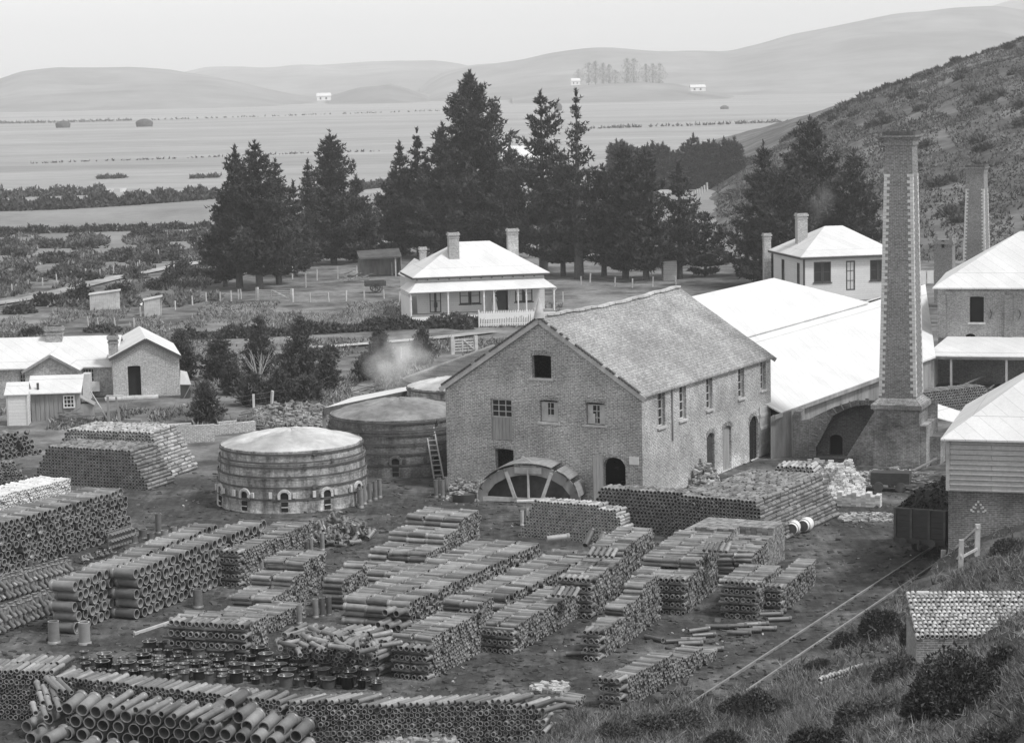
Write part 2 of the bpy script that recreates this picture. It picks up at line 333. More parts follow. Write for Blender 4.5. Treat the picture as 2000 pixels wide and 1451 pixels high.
# near hill on the right
M['hillnear'] = mat('scrub_hillside', .13, .5, .35, 1, bump=1, bscale=.8, stain=.45)
crestpts = np.array([(1290, 420), (1380, 350), (1450, 312), (1520, 278), (1600, 232), (1700, 182), (1800, 147), (1900, 112), (2000, 76), (2200, 10), (2500, -60)], float)
pxs = np.linspace(1290, 2500, 150); cy = np.interp(pxs, crestpts[:, 0], crestpts[:, 1]); HD = 520.
crest = np.array([atY(a, b, HD) for a, b in zip(pxs, cy)]); V = []; nyy = 90
HQ = np.concatenate([np.linspace(0, 1, 70), np.linspace(1.05, 2.2, 20)])
def hillz(px, q):
    cz = np.interp(px, pxs, crest[:, 2]); 
    return -2.9+(cz+2.9)*np.where(q < 1, np.sin(np.minimum(q, 1)*math.pi/2)**1.15, 1-.15*(q-1)**2)
HY0 = 262.
for q in HQ:
    y = HY0+(HD-HY0)*q+0*pxs; x = crest[:, 0]/HD*y; z = hillz(pxs, q)-.6
    z = z+vn(x, y, .07)*1.1*min(1, q*2)*(1 if q < .93 else .35)+vn(x, y, .4)*.25*min(1, q*2)
    V.append(np.stack([x, y, z], 1))
V = np.concatenate(V); nn = len(pxs); i, j = np.meshgrid(np.arange(nyy-1), np.arange(nn-1), indexing='ij'); a = (i*nn+j).ravel()
tag(npmesh('hillside', V, np.stack([a, a+1, a+nn+1, a+nn], 1), M['hillnear'], True), 'dark scrubby hillside rising behind the chimneys', kind='structure')
def hp(px, q):
    y = HY0+(HD-HY0)*q; cx = np.interp(px, pxs, crest[:, 0])/HD*y; z = float(hillz(px, q))-.6+vn(cx, y, .07)*1.1*min(1, q*2)*(1 if q < .93 else .35); return np.array([cx, y, z])
# sandy road crossing the fields and cart track behind the left cottage
def road(name, pts, wd, m, label):
    P = np.array([G(*p) for p in pts]); n = 60; tt = np.linspace(0, len(P)-1, n); X = np.interp(tt, range(len(P)), P[:, 0]); Y = np.interp(tt, range(len(P)), P[:, 1])
    dx = np.gradient(X); dy = np.gradient(Y); l = np.hypot(dx, dy); V = []
    for k in (-.5, -.2, .2, .5):
        x = X-dy/l*wd*k; y = Y+dx/l*wd*k; V.append(np.stack([x, y, gz(x, y)+.16], 1))
    V = np.stack(V, 1).reshape(-1, 3); a = (np.arange(n-1)[:, None]*4+np.arange(3)[None]).ravel()
    tag(npmesh(name, V, np.stack([a, a+1, a+5, a+4], 1), m, True), label, kind='structure')
M['roadm'] = mat('gravel_road', .42, .25, .8, 1, stain=.2)
M['trackm'] = mat('clay_track', .40, .35, .8, 1, stain=.3)
road('road', [(-40, 600), (60, 585), (130, 568), (210, 548), (330, 524), (460, 503), (560, 492)], 2.6, M['trackm'], 'pale cart track running past the fowl houses')
road('road', [(1250, 390), (1330, 352), (1390, 335), (1440, 318), (1490, 300)], 8, M['roadm'], 'pale road climbing past the post fence')
road('path', [(560, 683), (640, 680), (740, 672), (860, 662), (960, 650)], 2.0, M['trackm'], 'worn path below the hedge')
# railway
rt = thing('railway_track', 'pair of worn rails running from the wagon towards the bank', 'railway track', G(1430, 1325))
A = np.array([RP[0], RP[1]])
for off in (-1.12, 0.0):
    b = MB(); c = A+np.array([-RD[1], RD[0]])*(-off); c = A+np.array([-RD[1]*1.0, RD[0]])*(1.12 if off < 0 else 0)
    s = c+RD*(-16); e = c+RD*26
    b.M = Matrix.Translation(-rt.location)
    b.beam((s[0], s[1], .03), (e[0], e[1], .03), .065, .10); b.build('rail', M['rail'], rt)

# ------------------------------------------------------------------ building parts
def window(parent, MX, x0, x1, z0, z1, y=.12, cols=2, rows=2, fm='wood', gm='glass', fw=.07, sill=True, name='window', label=None):
    f = MB(); f.M = MX
    f.box(x0, x0+fw, y-.04, y+.04, z0, z1); f.box(x1-fw, x1, y-.04, y+.04, z0, z1); f.box(x0+fw, x1-fw, y-.04, y+.04, z1-fw, z1); f.box(x0+fw, x1-fw, y-.04, y+.04, z0, z0+fw)
    for i in range(1, cols): x = x0+(x1-x0)*i/cols; f.box(x-.02, x+.02, y-.025, y+.02, z0+fw, z1-fw)
    for i in range(1, rows): z = z0+(z1-z0)*i/rows; f.box(x0+fw, x1-fw, y-.03, y+.025, z-.02, z+.02)
    o = f.build(name, M[fm], parent)
    if label: o['label'] = label
    g_ = MB(); g_.M = MX; g_.add([(x0+fw, y+.01, z0+fw), (x1-fw, y+.01, z0+fw), (x1-fw, y+.01, z1-fw), (x0+fw, y+.01, z1-fw)], [(0, 1, 2, 3)]); g_.build('pane', M[gm], o)
    if sill: s = MB(); s.M = MX; s.box(x0-.1, x1+.1, -.09, .12, z0-.1, z0-.002); s.build('sill', M[fm], o)
    return o
def chimney(parent, x, y, z0, z1, w=.7, d=.6, m='chim', pots=0):
    b = MB(); b.box(x-w/2, x+w/2, y-d/2, y+d/2, z0, z1-.55); b.box(x-w/2-.05, x+w/2+.05, y-d/2-.05, y+d/2+.05, z1-.55, z1-.45); b.box(x-w/2, x+w/2, y-d/2, y+d/2, z1-.45, z1-.3)
    b.box(x-w/2-.09, x+w/2+.09, y-d/2-.09, y+d/2+.09, z1-.3, z1-.12); b.box(x-w/2-.03, x+w/2+.03, y-d/2-.03, y+d/2+.03, z1-.12, z1)
    o = b.build('chimney', M[m], parent)
    b = MB(); b.box(x-w/2+.08, x+w/2-.08, y-d/2+.08, y+d/2-.08, z1, z1+.01); b.build('flue', M['void'], o)
    return o
def hip(W, D, z, r, ov=.4, ridge_len=None):   # hip roof polygons, ridge along x
    rl = ridge_len if ridge_len is not None else max(.5, W-D); a = (W-rl)/2
    A = [(-ov, -ov, z), (W+ov, -ov, z), (W+ov, D+ov, z), (-ov, D+ov, z)]; R = [(a, D/2, z+r), (W-a, D/2, z+r)]
    return [[A[0], A[1], R[1], R[0]], [A[1], A[2], R[1]], [A[2], A[3], R[0], R[1]], [A[3], A[0], R[0]]]
# ------------------------------------------------------------------ warehouse
Wd, Dp, Ev, Rz_ = 10.9, 16.4, 5.35, 8.85
C0 = at(1256, 985); O = C0+N*Wd
wh = thing('brick_warehouse', 'two-storey brick warehouse with slate gable roof behind the pipe stacks', 'warehouse', O, R0)
I = Matrix.Identity(4); SR = RZ(Wd, 0, 90)
def fx(px): # px on front wall -> local x (solve at mid height)
    lo, hi = 0, Wd
    for _ in range(40):
        m_ = (lo+hi)/2
        if pr(O-N*m_+np.array([0, 0, 3]))[0] < px: lo = m_
        else: hi = m_
    return (lo+hi)/2
def sx(px):
    lo, hi = 0, Dp+4
    for _ in range(40):
        m_ = (lo+hi)/2
        if pr(C0+U*m_+np.array([0, 0, 3]))[0] < px: lo = m_
        else: hi = m_
    return (lo+hi)/2
def fz(px, py, side=False):
    p = (C0+U*sx(px)) if side else (O-N*fx(px)); y0_ = pr(p)[1]; y1_ = pr(p+np.array([0, 0, 5.]))[1]; return (y0_-py)/(y0_-y1_)*5
def fop(a, b, t, bt, r, side=False):
    f_ = sx if side else fx; m_ = (a+b)/2; return (f_(a), f_(b), fz(m_, bt, side), fz(m_, t, side), r)
opsF = [fop(1041, 1079, 694, 739, .12), fop(959, 1001, 779, 860, 0), fop(1055, 1091, 781, 825, .12), fop(1145, 1182, 786, 830, .12), fop(966, 1002, 876, 920, .1), fop(1177, 1221, 893, 972, .42)]
opsF[5] = (*opsF[5][:2], 0.02, *opsF[5][3:])
opsS = [fop(1285, 1300, 761, 834, 0, True), fop(1327, 1341, 749, 820, 0, True), fop(1380, 1392, 737, 800, 0, True), fop(1442, 1454, 717, 778, 0, True), fop(1486, 1496, 702, 762, 0, True),
        fop(1380, 1395, 845, 925, .3, True), fop(1411, 1428, 831, 918, .3, True), fop(1463, 1481, 812, 895, .45, True)]
opsS = [(o[0], o[1], (.02 if k >= 5 else o[2]), min(o[3], Ev-.12), o[4]) for k, o in enumerate(opsS)]
b = MB(); b.wall(Wd, [(0, Ev), (Wd/2, Rz_-.05), (Wd, Ev)], opsF, .3)
b.M = SR; b.wall(Dp, [(0, Ev), (Dp, Ev)], opsS, .3)
b.M = RZ(Wd, Dp, 180); b.wall(Wd, [(0, Ev), (Wd/2, Rz_-.05), (Wd, Ev)]); b.M = RZ(0, Dp, -90); b.wall(Dp, [(0, Ev), (Dp, Ev)]); b.M = None
b.build('wall', M['ware'], wh)
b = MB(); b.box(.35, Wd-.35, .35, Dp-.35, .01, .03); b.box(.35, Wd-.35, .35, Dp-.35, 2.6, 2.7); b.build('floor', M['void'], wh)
# roof: two slopes with a slightly sagging ridge
def slope(sgn, m_='ware_roof'):
    V = []; ny, nx_ = 24, 10; ov = .12
    for i in range(ny+1):
        y = -ov+(Dp+2*ov)*i/ny; sag = -.14*math.sin(math.pi*i/ny)**2+.03*math.sin(i*1.7)
        for j in range(nx_+1):
            k = j/nx_; x = Wd/2+sgn*k*(Wd/2+.18); z = Rz_+sag*(1-k)+.06-(Rz_-Ev)*k*(Wd/2+.18)/(Wd/2)+.02*math.sin(i*.9+j*1.3)*(0 < k < 1)
            V.append((x, y, z))
    n = len(V); V += [(x, y, z-.09) for x, y, z in V]; F_ = []
    q = lambda i, j: i*(nx_+1)+j
    for i in range(ny):
        for j in range(nx_): F_.append((q(i, j), q(i+1, j), q(i+1, j+1), q(i, j+1))); F_.append((n+q(i, j), n+q(i, j+1), n+q(i+1, j+1), n+q(i+1, j)))
    for j in range(nx_):
        for i in (0, ny): F_.append((q(i, j), q(i, j+1), n+q(i, j+1), n+q(i, j)))
    for i in range(ny):
        for j in (0, nx_): F_.append((q(i, j), q(i+1, j), n+q(i+1, j), n+q(i, j)))
    b = MB(); b.add(V, F_); return b
rf = None
for sgn in (1, -1): rf = slope(sgn).build('roof', M['ware_roof'], wh)
b = MB()
for i in range(24):
    y = -.12+(Dp+.24)*i/24; sg = lambda i: -.14*math.sin(math.pi*i/24)**2+.03*math.sin(i*1.7)
    b.beam((Wd/2, y, Rz_+.12+sg(i)), (Wd/2, y+.64, Rz_+.12+sg(i+1)), .3, .1)
b.build('ridge_cap', M['palewood'], rf)
for sgn in (1, -1):
    for yy in (-.14, Dp+.14):
        b = MB(); b.beam((Wd/2, yy, Rz_-.09), (Wd/2+sgn*(Wd/2+.25), yy, Ev-.25), .04, .24); b.build('bargeboard', M['palewood'], wh)
for sgn in (1, -1):
    b = MB()
    for i in range(34):
        k = (i+.5)/34; x = Wd/2+sgn*k*(Wd/2+.15); z = Rz_+.11-(Rz_-Ev)*k*1.03
        if random.random() < .12: continue
        b.beam((x-sgn*.06, -.13, z+.03), (x+sgn*.07, -.13, z-.06), .16, .09)
    b.build('verge_tiles', M['iron_dark'], wh)
b = MB(); b.M = Matrix.Translation((Wd/2, -.05, 0)); b.lathe([(.3, Rz_+.05), (.24, Rz_+.3), (.1, Rz_+.75), (.03, Rz_+1.0), (0, Rz_+1.02)], 8); b.build('finial', M['palewood'], wh)
o_ = opsF
for k in (0, 2, 3, 4):     # bare sills and lintels
    b = MB(); b.box(o_[k][0]-.12, o_[k][1]+.12, -.08, .02, o_[k][2]-.1, o_[k][2]-.003); b.build('sill', M['palewood' if k < 4 else 'wood'], wh)
window(wh, I, o_[1][0]+.02, o_[1][1]-.02, o_[1][2]+1.15, o_[1][3]-.02, .14, 3, 3, 'palewood', 'glass', .06, False)
b = MB()
for i in range(6):
    x = o_[1][0]+.02+i*(o_[1][1]-o_[1][0]-.04)/6; b.box(x, x+(o_[1][1]-o_[1][0]-.04)/6-.015, .1, .14, o_[1][2]+.02, o_[1][2]+1.14)
b.build('loading_door', M['wood'], wh)
for k, pcs in ((2, ((0, .38, 0, 1), (.72, 1, 0, 1), (.38, .72, 0, .3))), (3, ((0, .3, .55, 1), (0, .42, 0, .55), (.68, 1, 0, 1)))):
    x0, x1, z0, z1, _ = o_[k]; z1 -= .12
    w_ = window(wh, I, x0+.02, x1-.02, z0+.02, z1, .2, 2, 3, 'palewood', 'glass', .05, False, label='broken window patched with pale boards')
    b = MB()
    for a, c, d, e in pcs: b.box(x0+.04+a*(x1-x0-.08), x0+.04+c*(x1-x0-.08), .14+.01*a, .165+.01*a, z0+.04+d*(z1-z0-.08), z0+.04+e*(z1-z0-.08))
    b.build('board_patch', M['palewood'], w_)
for k in range(5):
    x0, x1, z0, z1, _ = opsS[k]; window(wh, SR, x0+.02, x1-.02, z0+.02, z1-.02, .2, 2, 4, 'palewood', 'glass', .07, True)
for k, mm in ((5, 'dark'), (6, 'wood'), (7, 'void')):  # the void one is a dark sheet standing for shade in the open doorway
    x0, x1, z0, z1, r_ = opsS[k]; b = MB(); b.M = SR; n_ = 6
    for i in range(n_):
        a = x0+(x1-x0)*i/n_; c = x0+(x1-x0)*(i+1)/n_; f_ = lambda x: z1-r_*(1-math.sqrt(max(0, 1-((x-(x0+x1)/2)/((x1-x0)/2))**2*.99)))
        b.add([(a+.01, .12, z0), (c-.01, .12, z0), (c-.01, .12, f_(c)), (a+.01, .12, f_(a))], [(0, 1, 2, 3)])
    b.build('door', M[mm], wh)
# open plank door leaf, arched front doorway leaf, notice board, brick arches
b = MB(); x1 = opsS[7][1]
for i in range(5): b.M = SR; b.box(x1+.05+i*.28, x1+.31+i*.28, -.08, -.02, .1+.02*(i % 2), 2.75)
for z in (.6, 1.5, 2.2): b.box(x1+.05, x1+1.45, -.12, -.08, z, z+.16)
dl = b.build('door', M['palewood'], wh); dl['label'] = 'pale plank door leaf folded back against the wall'
b = MB(); x0, x1, z0, z1, _ = opsF[5]
for i in range(3): b.M = Matrix.Translation((x0-.02, -.02, 0)) @ Matrix.Rotation(math.radians(-118), 4, 'Z'); b.box(i*.2, i*.2+.19, 0, .04, .05, 2.35-.06*i)
b.build('door', M['wood'], wh)
b = MB(); b.box(fx(1229), fx(1247), -.05, -.01, fz(1238, 907), fz(1238, 892)); b.build('notice_board', M['white'], wh)
for S_, ops in ((I, [opsF[0], opsF[2], opsF[3], opsF[4], opsF[5]]), (SR, opsS[5:])):
    for x0, x1, z0, z1, r_ in ops:
        b = MB(); b.M = S_; n_ = max(9, int((x1-x0)/.09)); xm = (x0+x1)/2; hw = (x1-x0)/2
        f_ = lambda x: z1-r_*(1-math.sqrt(max(0, 1-((x-xm)/hw)**2*(.999 if r_ > .4 else .75))))
        for i in range(n_+1):
            x = x0+(x1-x0)*i/n_; k = (x-xm)/hw*(.75 if r_ > .4 else .3); z = f_(x)
            b.beam((x, -.012, z), (x+k*.2, -.012, z+.22), .065, .03)
        b.build('arch_lintel', M['ware'], wh)
b = MB(); b.M = SR; b.tube((3.45, -.06, 2.6), (3.45, -.06, Ev-.1), .05)
b.build('downpipe', M['wood'], wh)
# ------------------------------------------------------------------ works shed with white iron roofs
e0 = at(1510, 812, 2.4)
def E(s, p, z): q = e0+U*s+N*p; return (q[0]-e0[0], q[1]-e0[1], z)
def zl(p): return 2.4+.42*p
sh = thing('factory_shed', 'long low works shed with broad white iron roofs behind the warehouse', 'factory', (e0[0], e0[1], 0))
LR = lambda s, p, z: Matrix.Rotation(-R0, 4, 'Z') @ Vector(E(s, p, z))
sh.rotation_euler = (0, 0, R0)
def P3(s, p, z): v = LR(s, p, z); return (v[0], v[1], v[2])
b = MB(); b.slab([P3(1.2, 0, 2.4), P3(22, 0, 2.4), P3(33.3, 6.6, zl(6.6)-.1), P3(2.6, 6.6, zl(6.6)-.1)], .08); b.slab([P3(22, 0, 2.4), P3(27.5, 0, 2.4), P3(46, 6.8, zl(6.8)-.02), P3(33.3, 6.6, zl(6.6)-.1)], .08)
b.build('roof', M['iron'], sh)
b = MB(); b.slab([P3(2.6, 6.45, zl(6.6)), P3(33.1, 6.45, zl(6.6)), P3(27.9, 11.2, 7.15), P3(2.6, 11.2, 7.15)], .08); b.slab([P3(2.6, 11.2, 7.15), P3(27.9, 11.2, 7.15), P3(33, 16, 5.2), P3(2.6, 16, 5.2)], .08)
b.build('roof', M['iron'], sh)
b = MB(); b.slab([P3(33.3, 6.7, zl(6.8)), P3(46, 6.8, zl(6.8)), P3(46, 13, 3.2), P3(33.3, 13, 3.2)], .08); b.build('roof', M['iron'], sh)
b = MB(); b.beam(P3(.1, -.06, 2.3), P3(22, -.06, 2.3), .04, .22); b.build('fascia', M['wood'], sh)
b = MB(); b.M = Matrix.Translation(P3(.3, .25, 0)) @ Matrix.Rotation(math.radians(90), 4, 'Z')
for i in range(int(27/.3)): b.box(i*.3, i*.3+.285, 0, .04, 0, 2.3)
b.build('plank_wall', M['wood'], sh)
b = MB()
for s_ in (2.8, 27):
    b.add([P3(s_, .3, 0), P3(s_, 15.8, 0), P3(s_, 15.8, 5.0 if s_ < 30 else 2.2), P3(s_, 11.2 if s_ < 30 else 6.8, 7.0 if s_ < 30 else 5.1), P3(s_, .3, 2.4)], [(0, 1, 2, 3, 4)])
b.add([P3(2.8, 15.8, 0), P3(33, 15.8, 0), P3(33, 15.8, 5.1), P3(2.8, 15.8, 5.1)], [(0, 1, 2, 3)])
b.build('wall', M['brickD'], sh)
# short plank fence-wall closing the corner by the warehouse
b = MB(); p0 = Vector((*at(1511, 893)[:2], 0)); p1 = Vector((*at(1547, 891)[:2], 0))
pw = thing('plank_screen', 'upright plank screen between warehouse corner and kiln front', 'plank screen', p0)
n_ = 7
for i in range(n_):
    a = (p1-p0)*i/n_; c = (p1-p0)*(i+.93)/n_; b.add([(a.x, a.y, 0), (c.x, c.y, 0), (c.x, c.y, 2.25+.25*i/n_), (a.x, a.y, 2.25+.25*i/n_), (a.x, a.y+.05, 0), (c.x, c.y+.05, 0), (c.x, c.y+.05, 2.25+.25*i/n_), (a.x, a.y+.05, 2.25+.25*i/n_)], [(0, 1, 2, 3), (4, 7, 6, 5), (0, 3, 7, 4), (1, 5, 6, 2), (3, 2, 6, 7)])
b.build('board', M['wood'], pw); b = MB(); b.box(-.05, .05, -.06, -.01, 0, 2.3); b.M = Matrix.Translation(p1-p0); b.box(-.02, .08, -.08, 0, 0, 2.6); b.build('post', M['palewood'], pw)
# ------------------------------------------------------------------ kiln arch front
ka = at(1548, 893); kb_ = thing('arched_kiln', 'sooty brick kiln front with a large arch beside the tall chimney', 'kiln', ka, math.radians(-14))
KW = 7.4; R_ = 2.75; kc = 1.25+R_
b = MB(); b.wall(KW+.3, [(0, 1.9), (.9, 2.1), (2.2, 2.75), (kc-.6, 3.15), (KW+.3, 3.2)], [(1.25, 1.25+2*R_, 0.01, 2.9, 2.45)], .8); b.box(0, .3, .02, 3, 0, 2.3); b.build('wall', M['stackbase'], kb_)
b = MB(); b.wall(KW, [(0, .5), (1.2, .6), (1.3, 2.2), (2.4, 2.7), (kc, 3.0), (KW, 3.0)], [(1.9, 2.6, .01, 1.15, .34)], .5); o = b.build('arch_back', M['brickD'], kb_); o.location = (0, .8, 0)
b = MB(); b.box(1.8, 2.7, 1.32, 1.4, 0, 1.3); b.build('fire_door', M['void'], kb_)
b = MB()
for i in range(21):
    t = math.pi*i/20; x = kc-R_*math.cos(t); z = .45+2.45*math.sin(t)
    b.beam((x, -.02, z), (x-.36*math.cos(t), -.02, z+.36*math.sin(t)), .2, .05)
b.build('arch_ring', M['brickR'], kb_)
b = MB(); b.slab([(-.2, -.3, 2.6), (KW+.2, -.3, 4.1), (KW+.2, 4, 4.25), (-.2, 4, 2.65)], .06); kr = b
# ------------------------------------------------------------------ tall chimneys
def tallchimney(name, label, px, py, z, rz, s=1.0, base=True, top=17.45, capm='iron_dark', zb=3.4, wb=1.95, wt=1.40, basew=2.35):
    p = G(px, py) if z is None else at(px, py, z); t = thing(name, label, 'chimney', p, rz)
    if base:
        b = MB(); h = basew/2; b.box(-h, h, -h, h, 0, zb-.45)
        for d_, z0, z1 in ((.05, zb-.45, zb-.36), (.16, zb-.36, zb-.12)): b.box(-h-d_, h+d_, -h-d_, h+d_, z0, z1)
        a = h+.13; c = wb/2; b.add([(-a, -a, zb-.12), (a, -a, zb-.12), (a, a, zb-.12), (-a, a, zb-.12), (-c, -c, zb+.2), (c, -c, zb+.2), (c, c, zb+.2), (-c, c, zb+.2)], [(0, 1, 5, 4), (1, 2, 6, 5), (2, 3, 7, 6), (3, 0, 4, 7)])
        b.box(-h-.04, -h+.9, -h-.03, -h, 0, 1.25); b.box(h-.7, h+.35, -h+.1, h+.5, 0, 2.2); b.box(h, h+.9, h-1.2, h+.2, 0, 1.5)
        b.build('base', M['stackbase'], t)
        b = MB(); L_ = 1.75; y0, y1 = -h+.02, -h+1.1
        b.add([(-h-L_, y0, 0), (-h, y0, 0), (-h, y0, 2.9), (-h-L_, y1, 0), (-h, y1, 0), (-h, y1, 2.9)], [(0, 1, 2), (5, 4, 3), (0, 2, 5, 3)]); b.build('buttress', M['stackbase'], t)
    b = MB(); z0 = zb+.2 if base else 0; z1 = top-.75; n_ = 6
    for i in range(n_):
        a = (wb+(wt-wb)*i/n_)/2; c = (wb+(wt-wb)*(i+1)/n_)/2; za = z0+(z1-z0)*i/n_; zc = z0+(z1-z0)*(i+1)/n_
        b.add([(-a, -a, za), (a, -a, za), (a, a, za), (-a, a, za), (-c, -c, zc), (c, -c, zc), (c, c, zc), (-c, c, zc)], [(0, 1, 5, 4), (1, 2, 6, 5), (2, 3, 7, 6), (3, 0, 4, 7)])
    b.build('shaft', M['stack'], t)
    b = MB(); c = wt/2
    for k, (d_, za, zc) in enumerate(((.05, 0, .3), (.12, .3, .42), (.2, .42, .52))): b.box(-c-d_, c+d_, -c-d_, c+d_, z1+za, z1+zc)
    cp = b.build('cap', M['stack'], t)
    b = MB(); random.seed(3)
    for i in range(9): x = -c-.12+i*(2*c+.24)/9; hh = .18+.1*random.random(); b.box(x, x+(2*c+.24)/9-.01, -c-.15, -c+.05, z1+.52, z1+.52+hh); b.box(x, x+(2*c+.24)/9-.01, c-.05, c+.15, z1+.52, z1+.52+hh*.9)
    for i in range(7): y = -c+.05+i*(2*c-.1)/7; b.box(c-.05, c+.15, y, y+(2*c-.1)/7-.01, z1+.52, z1+.7+.08*random.random()); b.box(-c-.15, -c+.05, y, y+(2*c-.1)/7-.01, z1+.52, z1+.7)
    b.build('crumbling_rim', M[capm], cp)
    for sx_, sy_ in ((-1, -1), (1, -1), (1, 1)):      # toothed pale quoins up each corner
      b = MB(); zz = z0+.1; k = 0
      while zz < z1-1.6:
        a = (wb+(wt-wb)*(zz-z0)/(z1-z0))/2; lw = .30 if k % 2 else .16
        if 1:
            x = sx_*(a+.012); y = sy_*(a+.012)
            b.box(min(x, x-sx_*lw), max(x, x-sx_*lw), min(y, y-sy_*(.46-lw)), max(y, y-sy_*(.46-lw)), zz, zz+.15)
        zz += .165; k += 1
      b.build('quoin_strip', M['quoin'], t)
    return t
tallchimney('factory_chimney', 'tallest square brick chimney with toothed pale corners and buttressed base', 1760, 905, 0, math.radians(-21))
tallchimney('factory_chimney', 'second brick chimney standing farther back behind the works roofs', 1907, 560, 0, math.radians(-24), base=False, top=11.6, zb=0, wb=2.25, wt=1.65)
p = at(1845, 590, 0); t = thing('factory_chimney', 'short broken brick chimney stump rising from the shed roof', 'chimney', p, math.radians(-20))
b = MB(); b.box(-.8, .8, -.8, .8, 0, 5.6); b.box(-.72, -.5, -.8, -.6, 5.6, 6.1); b.box(.5, .75, -.75, -.5, 5.6, 5.95); b.box(-.9, .9, -.9, .9, 5.2, 5.45); b.build('shaft', M['stack'], t)
b = MB(); b.box(-.15, .1, -.84, -.79, 4.9, 5.55); b.build('flue_slot', M['void'], t)
# ------------------------------------------------------------------ hipped cottages
def picket(parent_label, P0, P1, h=1.0, gap=.16, m='white'):
    a = Vector(P0); c = Vector(P1); L_ = (c-a).length; d = (c-a)/L_
    t = thing('picket_fence', parent_label, 'fence', a, math.atan2(d.y, d.x)); b = MB(); n_ = int(L_/gap)
    for i in range(n_): x = i*gap; b.add([(x, 0, .08), (x+.09, 0, .08), (x+.09, 0, h-.1), (x+.045, 0, h), (x, 0, h-.1), (x, .03, .08), (x+.09, .03, .08), (x+.09, .03, h-.1), (x+.045, .03, h), (x, .03, h-.1)], [(0, 1, 2, 3, 4), (9, 8, 7, 6, 5), (0, 4, 9, 5), (1, 6, 7, 2), (3, 8, 9, 4)])
    b.build('pickets', M[m], t); b = MB(); b.box(0, L_, .03, .08, .25, .34); b.box(0, L_, .03, .08, h-.35, h-.26); b.build('rail', M[m], t)
    for x in np.linspace(0, L_, max(2, int(L_/2.2))): b = MB(); b.box(x-.06, x+.06, .03, .15, -.1, h+.05); b.build('post', M[m], t)
    return t
p0 = G(802, 630); zc = float(p0[2]); rzc = math.radians(11.5)
ct = thing('veranda_cottage', 'white cottage with hipped roof, long front veranda and two tall chimneys', 'cottage', p0, rzc)
CW = 14.0; CD = 9.0; fl = .6; vd = 2.0
b = MB(); b.M = RZ(1.0, vd, 0)
mw = CW-1.6
b.wall(mw, [(0, 4.15), (mw, 4.15)], [(1.2, 2.3, fl+.05, 2.85, 0), (4.1, 6.1, 1.35, 2.9, 0), (9.5, 11.2, 1.35, 2.9, 0), (7.3, 8.8, fl+.02, 2.95, 0)], .1)
b.M = RZ(1.0+mw, vd, 90); b.wall(CD-vd, [(0, 4.15), (CD-vd, 4.15)]); b.M = RZ(1.0, CD, -90); b.wall(CD-vd, [(0, 4.15), (CD-vd, 4.15)], [(3.0, 3.9, 1.2, 2.8, 0)], .1); b.M = RZ(1+mw, CD, 180); b.wall(mw, [(0, 4.15), (mw, 4.15)])
b.build('wall', M['whiteboard'], ct)
b = MB()
for q in hip(mw, CD-vd, 4.1, 2.95, .45, 3.2): b.slab([(x+1.0, y+vd, z) for x, y, z in q], .06)
rf = b.build('roof', M['iron'], ct)
b = MB(); b.box(1-.4, 1+mw+.4, vd-.44, vd-.40, 3.86, 4.04); b.box(1-.44, 1-.4, vd-.4, CD+.4, 3.86, 4.04)
for i in range(13): x = 1.0+i*mw/12; b.box(x-.05, x+.05, vd-.3, vd-.02, 3.75, 4.0)
b.build('eaves_bracket', M['dark'], ct)
chimney(rf, 4.95, vd+1.9, 4.8, 8.1, 1.0, .85); chimney(rf, 11.3, vd+4.6, 4.6, 8.1, 1.0, .85)
b = MB(); b.slab([(-.1, -.15, 2.82), (CW+.1, -.15, 2.82), (CW-.8, vd, 3.6), (1.0, vd, 3.6)], .05); b.slab([(-.1, 5.5, 2.82), (-.1, -.15, 2.82), (1.0, vd, 3.6), (1.0, 5.5, 3.6)], .05); b.build('veranda_roof', M['iron'], ct)
b = MB(); b.box(0, CW, 0, vd, fl-.12, fl); b.build('veranda_floor', M['wood'], ct)
b = MB(); b.box(0, CW, -.02, 0, 0-.3, fl-.12); b.box(-.02, 0, -.02, 5.4, -.3, 2.3); b.build('skirt_board', M['white'], ct)
for x in (.1, 3.65, 7.1, 8.05, 10.4, 11.2, CW-.1):
    b = MB(); b.box(x-.06, x+.06, .02, .14, fl, 2.78); b.box(x-.09, x+.09, -.01, .17, 2.1, 2.17)
    po = b.build('post', M['white'], ct); b = MB()
    for s_ in (-1, 1): b.beam((x+s_*.05, .08, 2.45), (x+s_*.3, .08, 2.72), .04, .08)
    b.build('bracket', M['palewood'], po)
b = MB(); b.beam((0, .08, 2.74), (CW, .08, 2.74), .07, .1); b.build('beam', M['palewood'], ct)
MXc = RZ(1.0, vd, 0)
for x0, x1, gm in ((4.1, 5.05, 'glass_pale'), (5.15, 6.1, 'glass_pale'), (9.5, 10.3, 'glass_pale'), (10.4, 11.2, 'glass_pale')): window(ct, MXc, x0, x1, 1.35, 2.9, .03, 1, 2, 'dark', gm, .1)
for x0 in (1.2, 1.76): window(ct, MXc, x0, x0+.54, fl+.05, 2.85, .03, 1, 2, 'dark', 'glass_pale', .09, False, 'door')
b = MB(); b.M = MXc; b.box(7.4, 8.7, .3, .34, fl, 2.95); b.build('door', M['dark'], ct)
window(ct, RZ(1.0, CD, -90), 3.0, 3.9, 1.2, 2.8, .03, 1, 2, 'dark', 'glass')
b = MB(); b.box(1.2, 3.7, CD+.1, CD+4.4, 0, 3.5); b.build('wall', M['whiteboard'], ct)
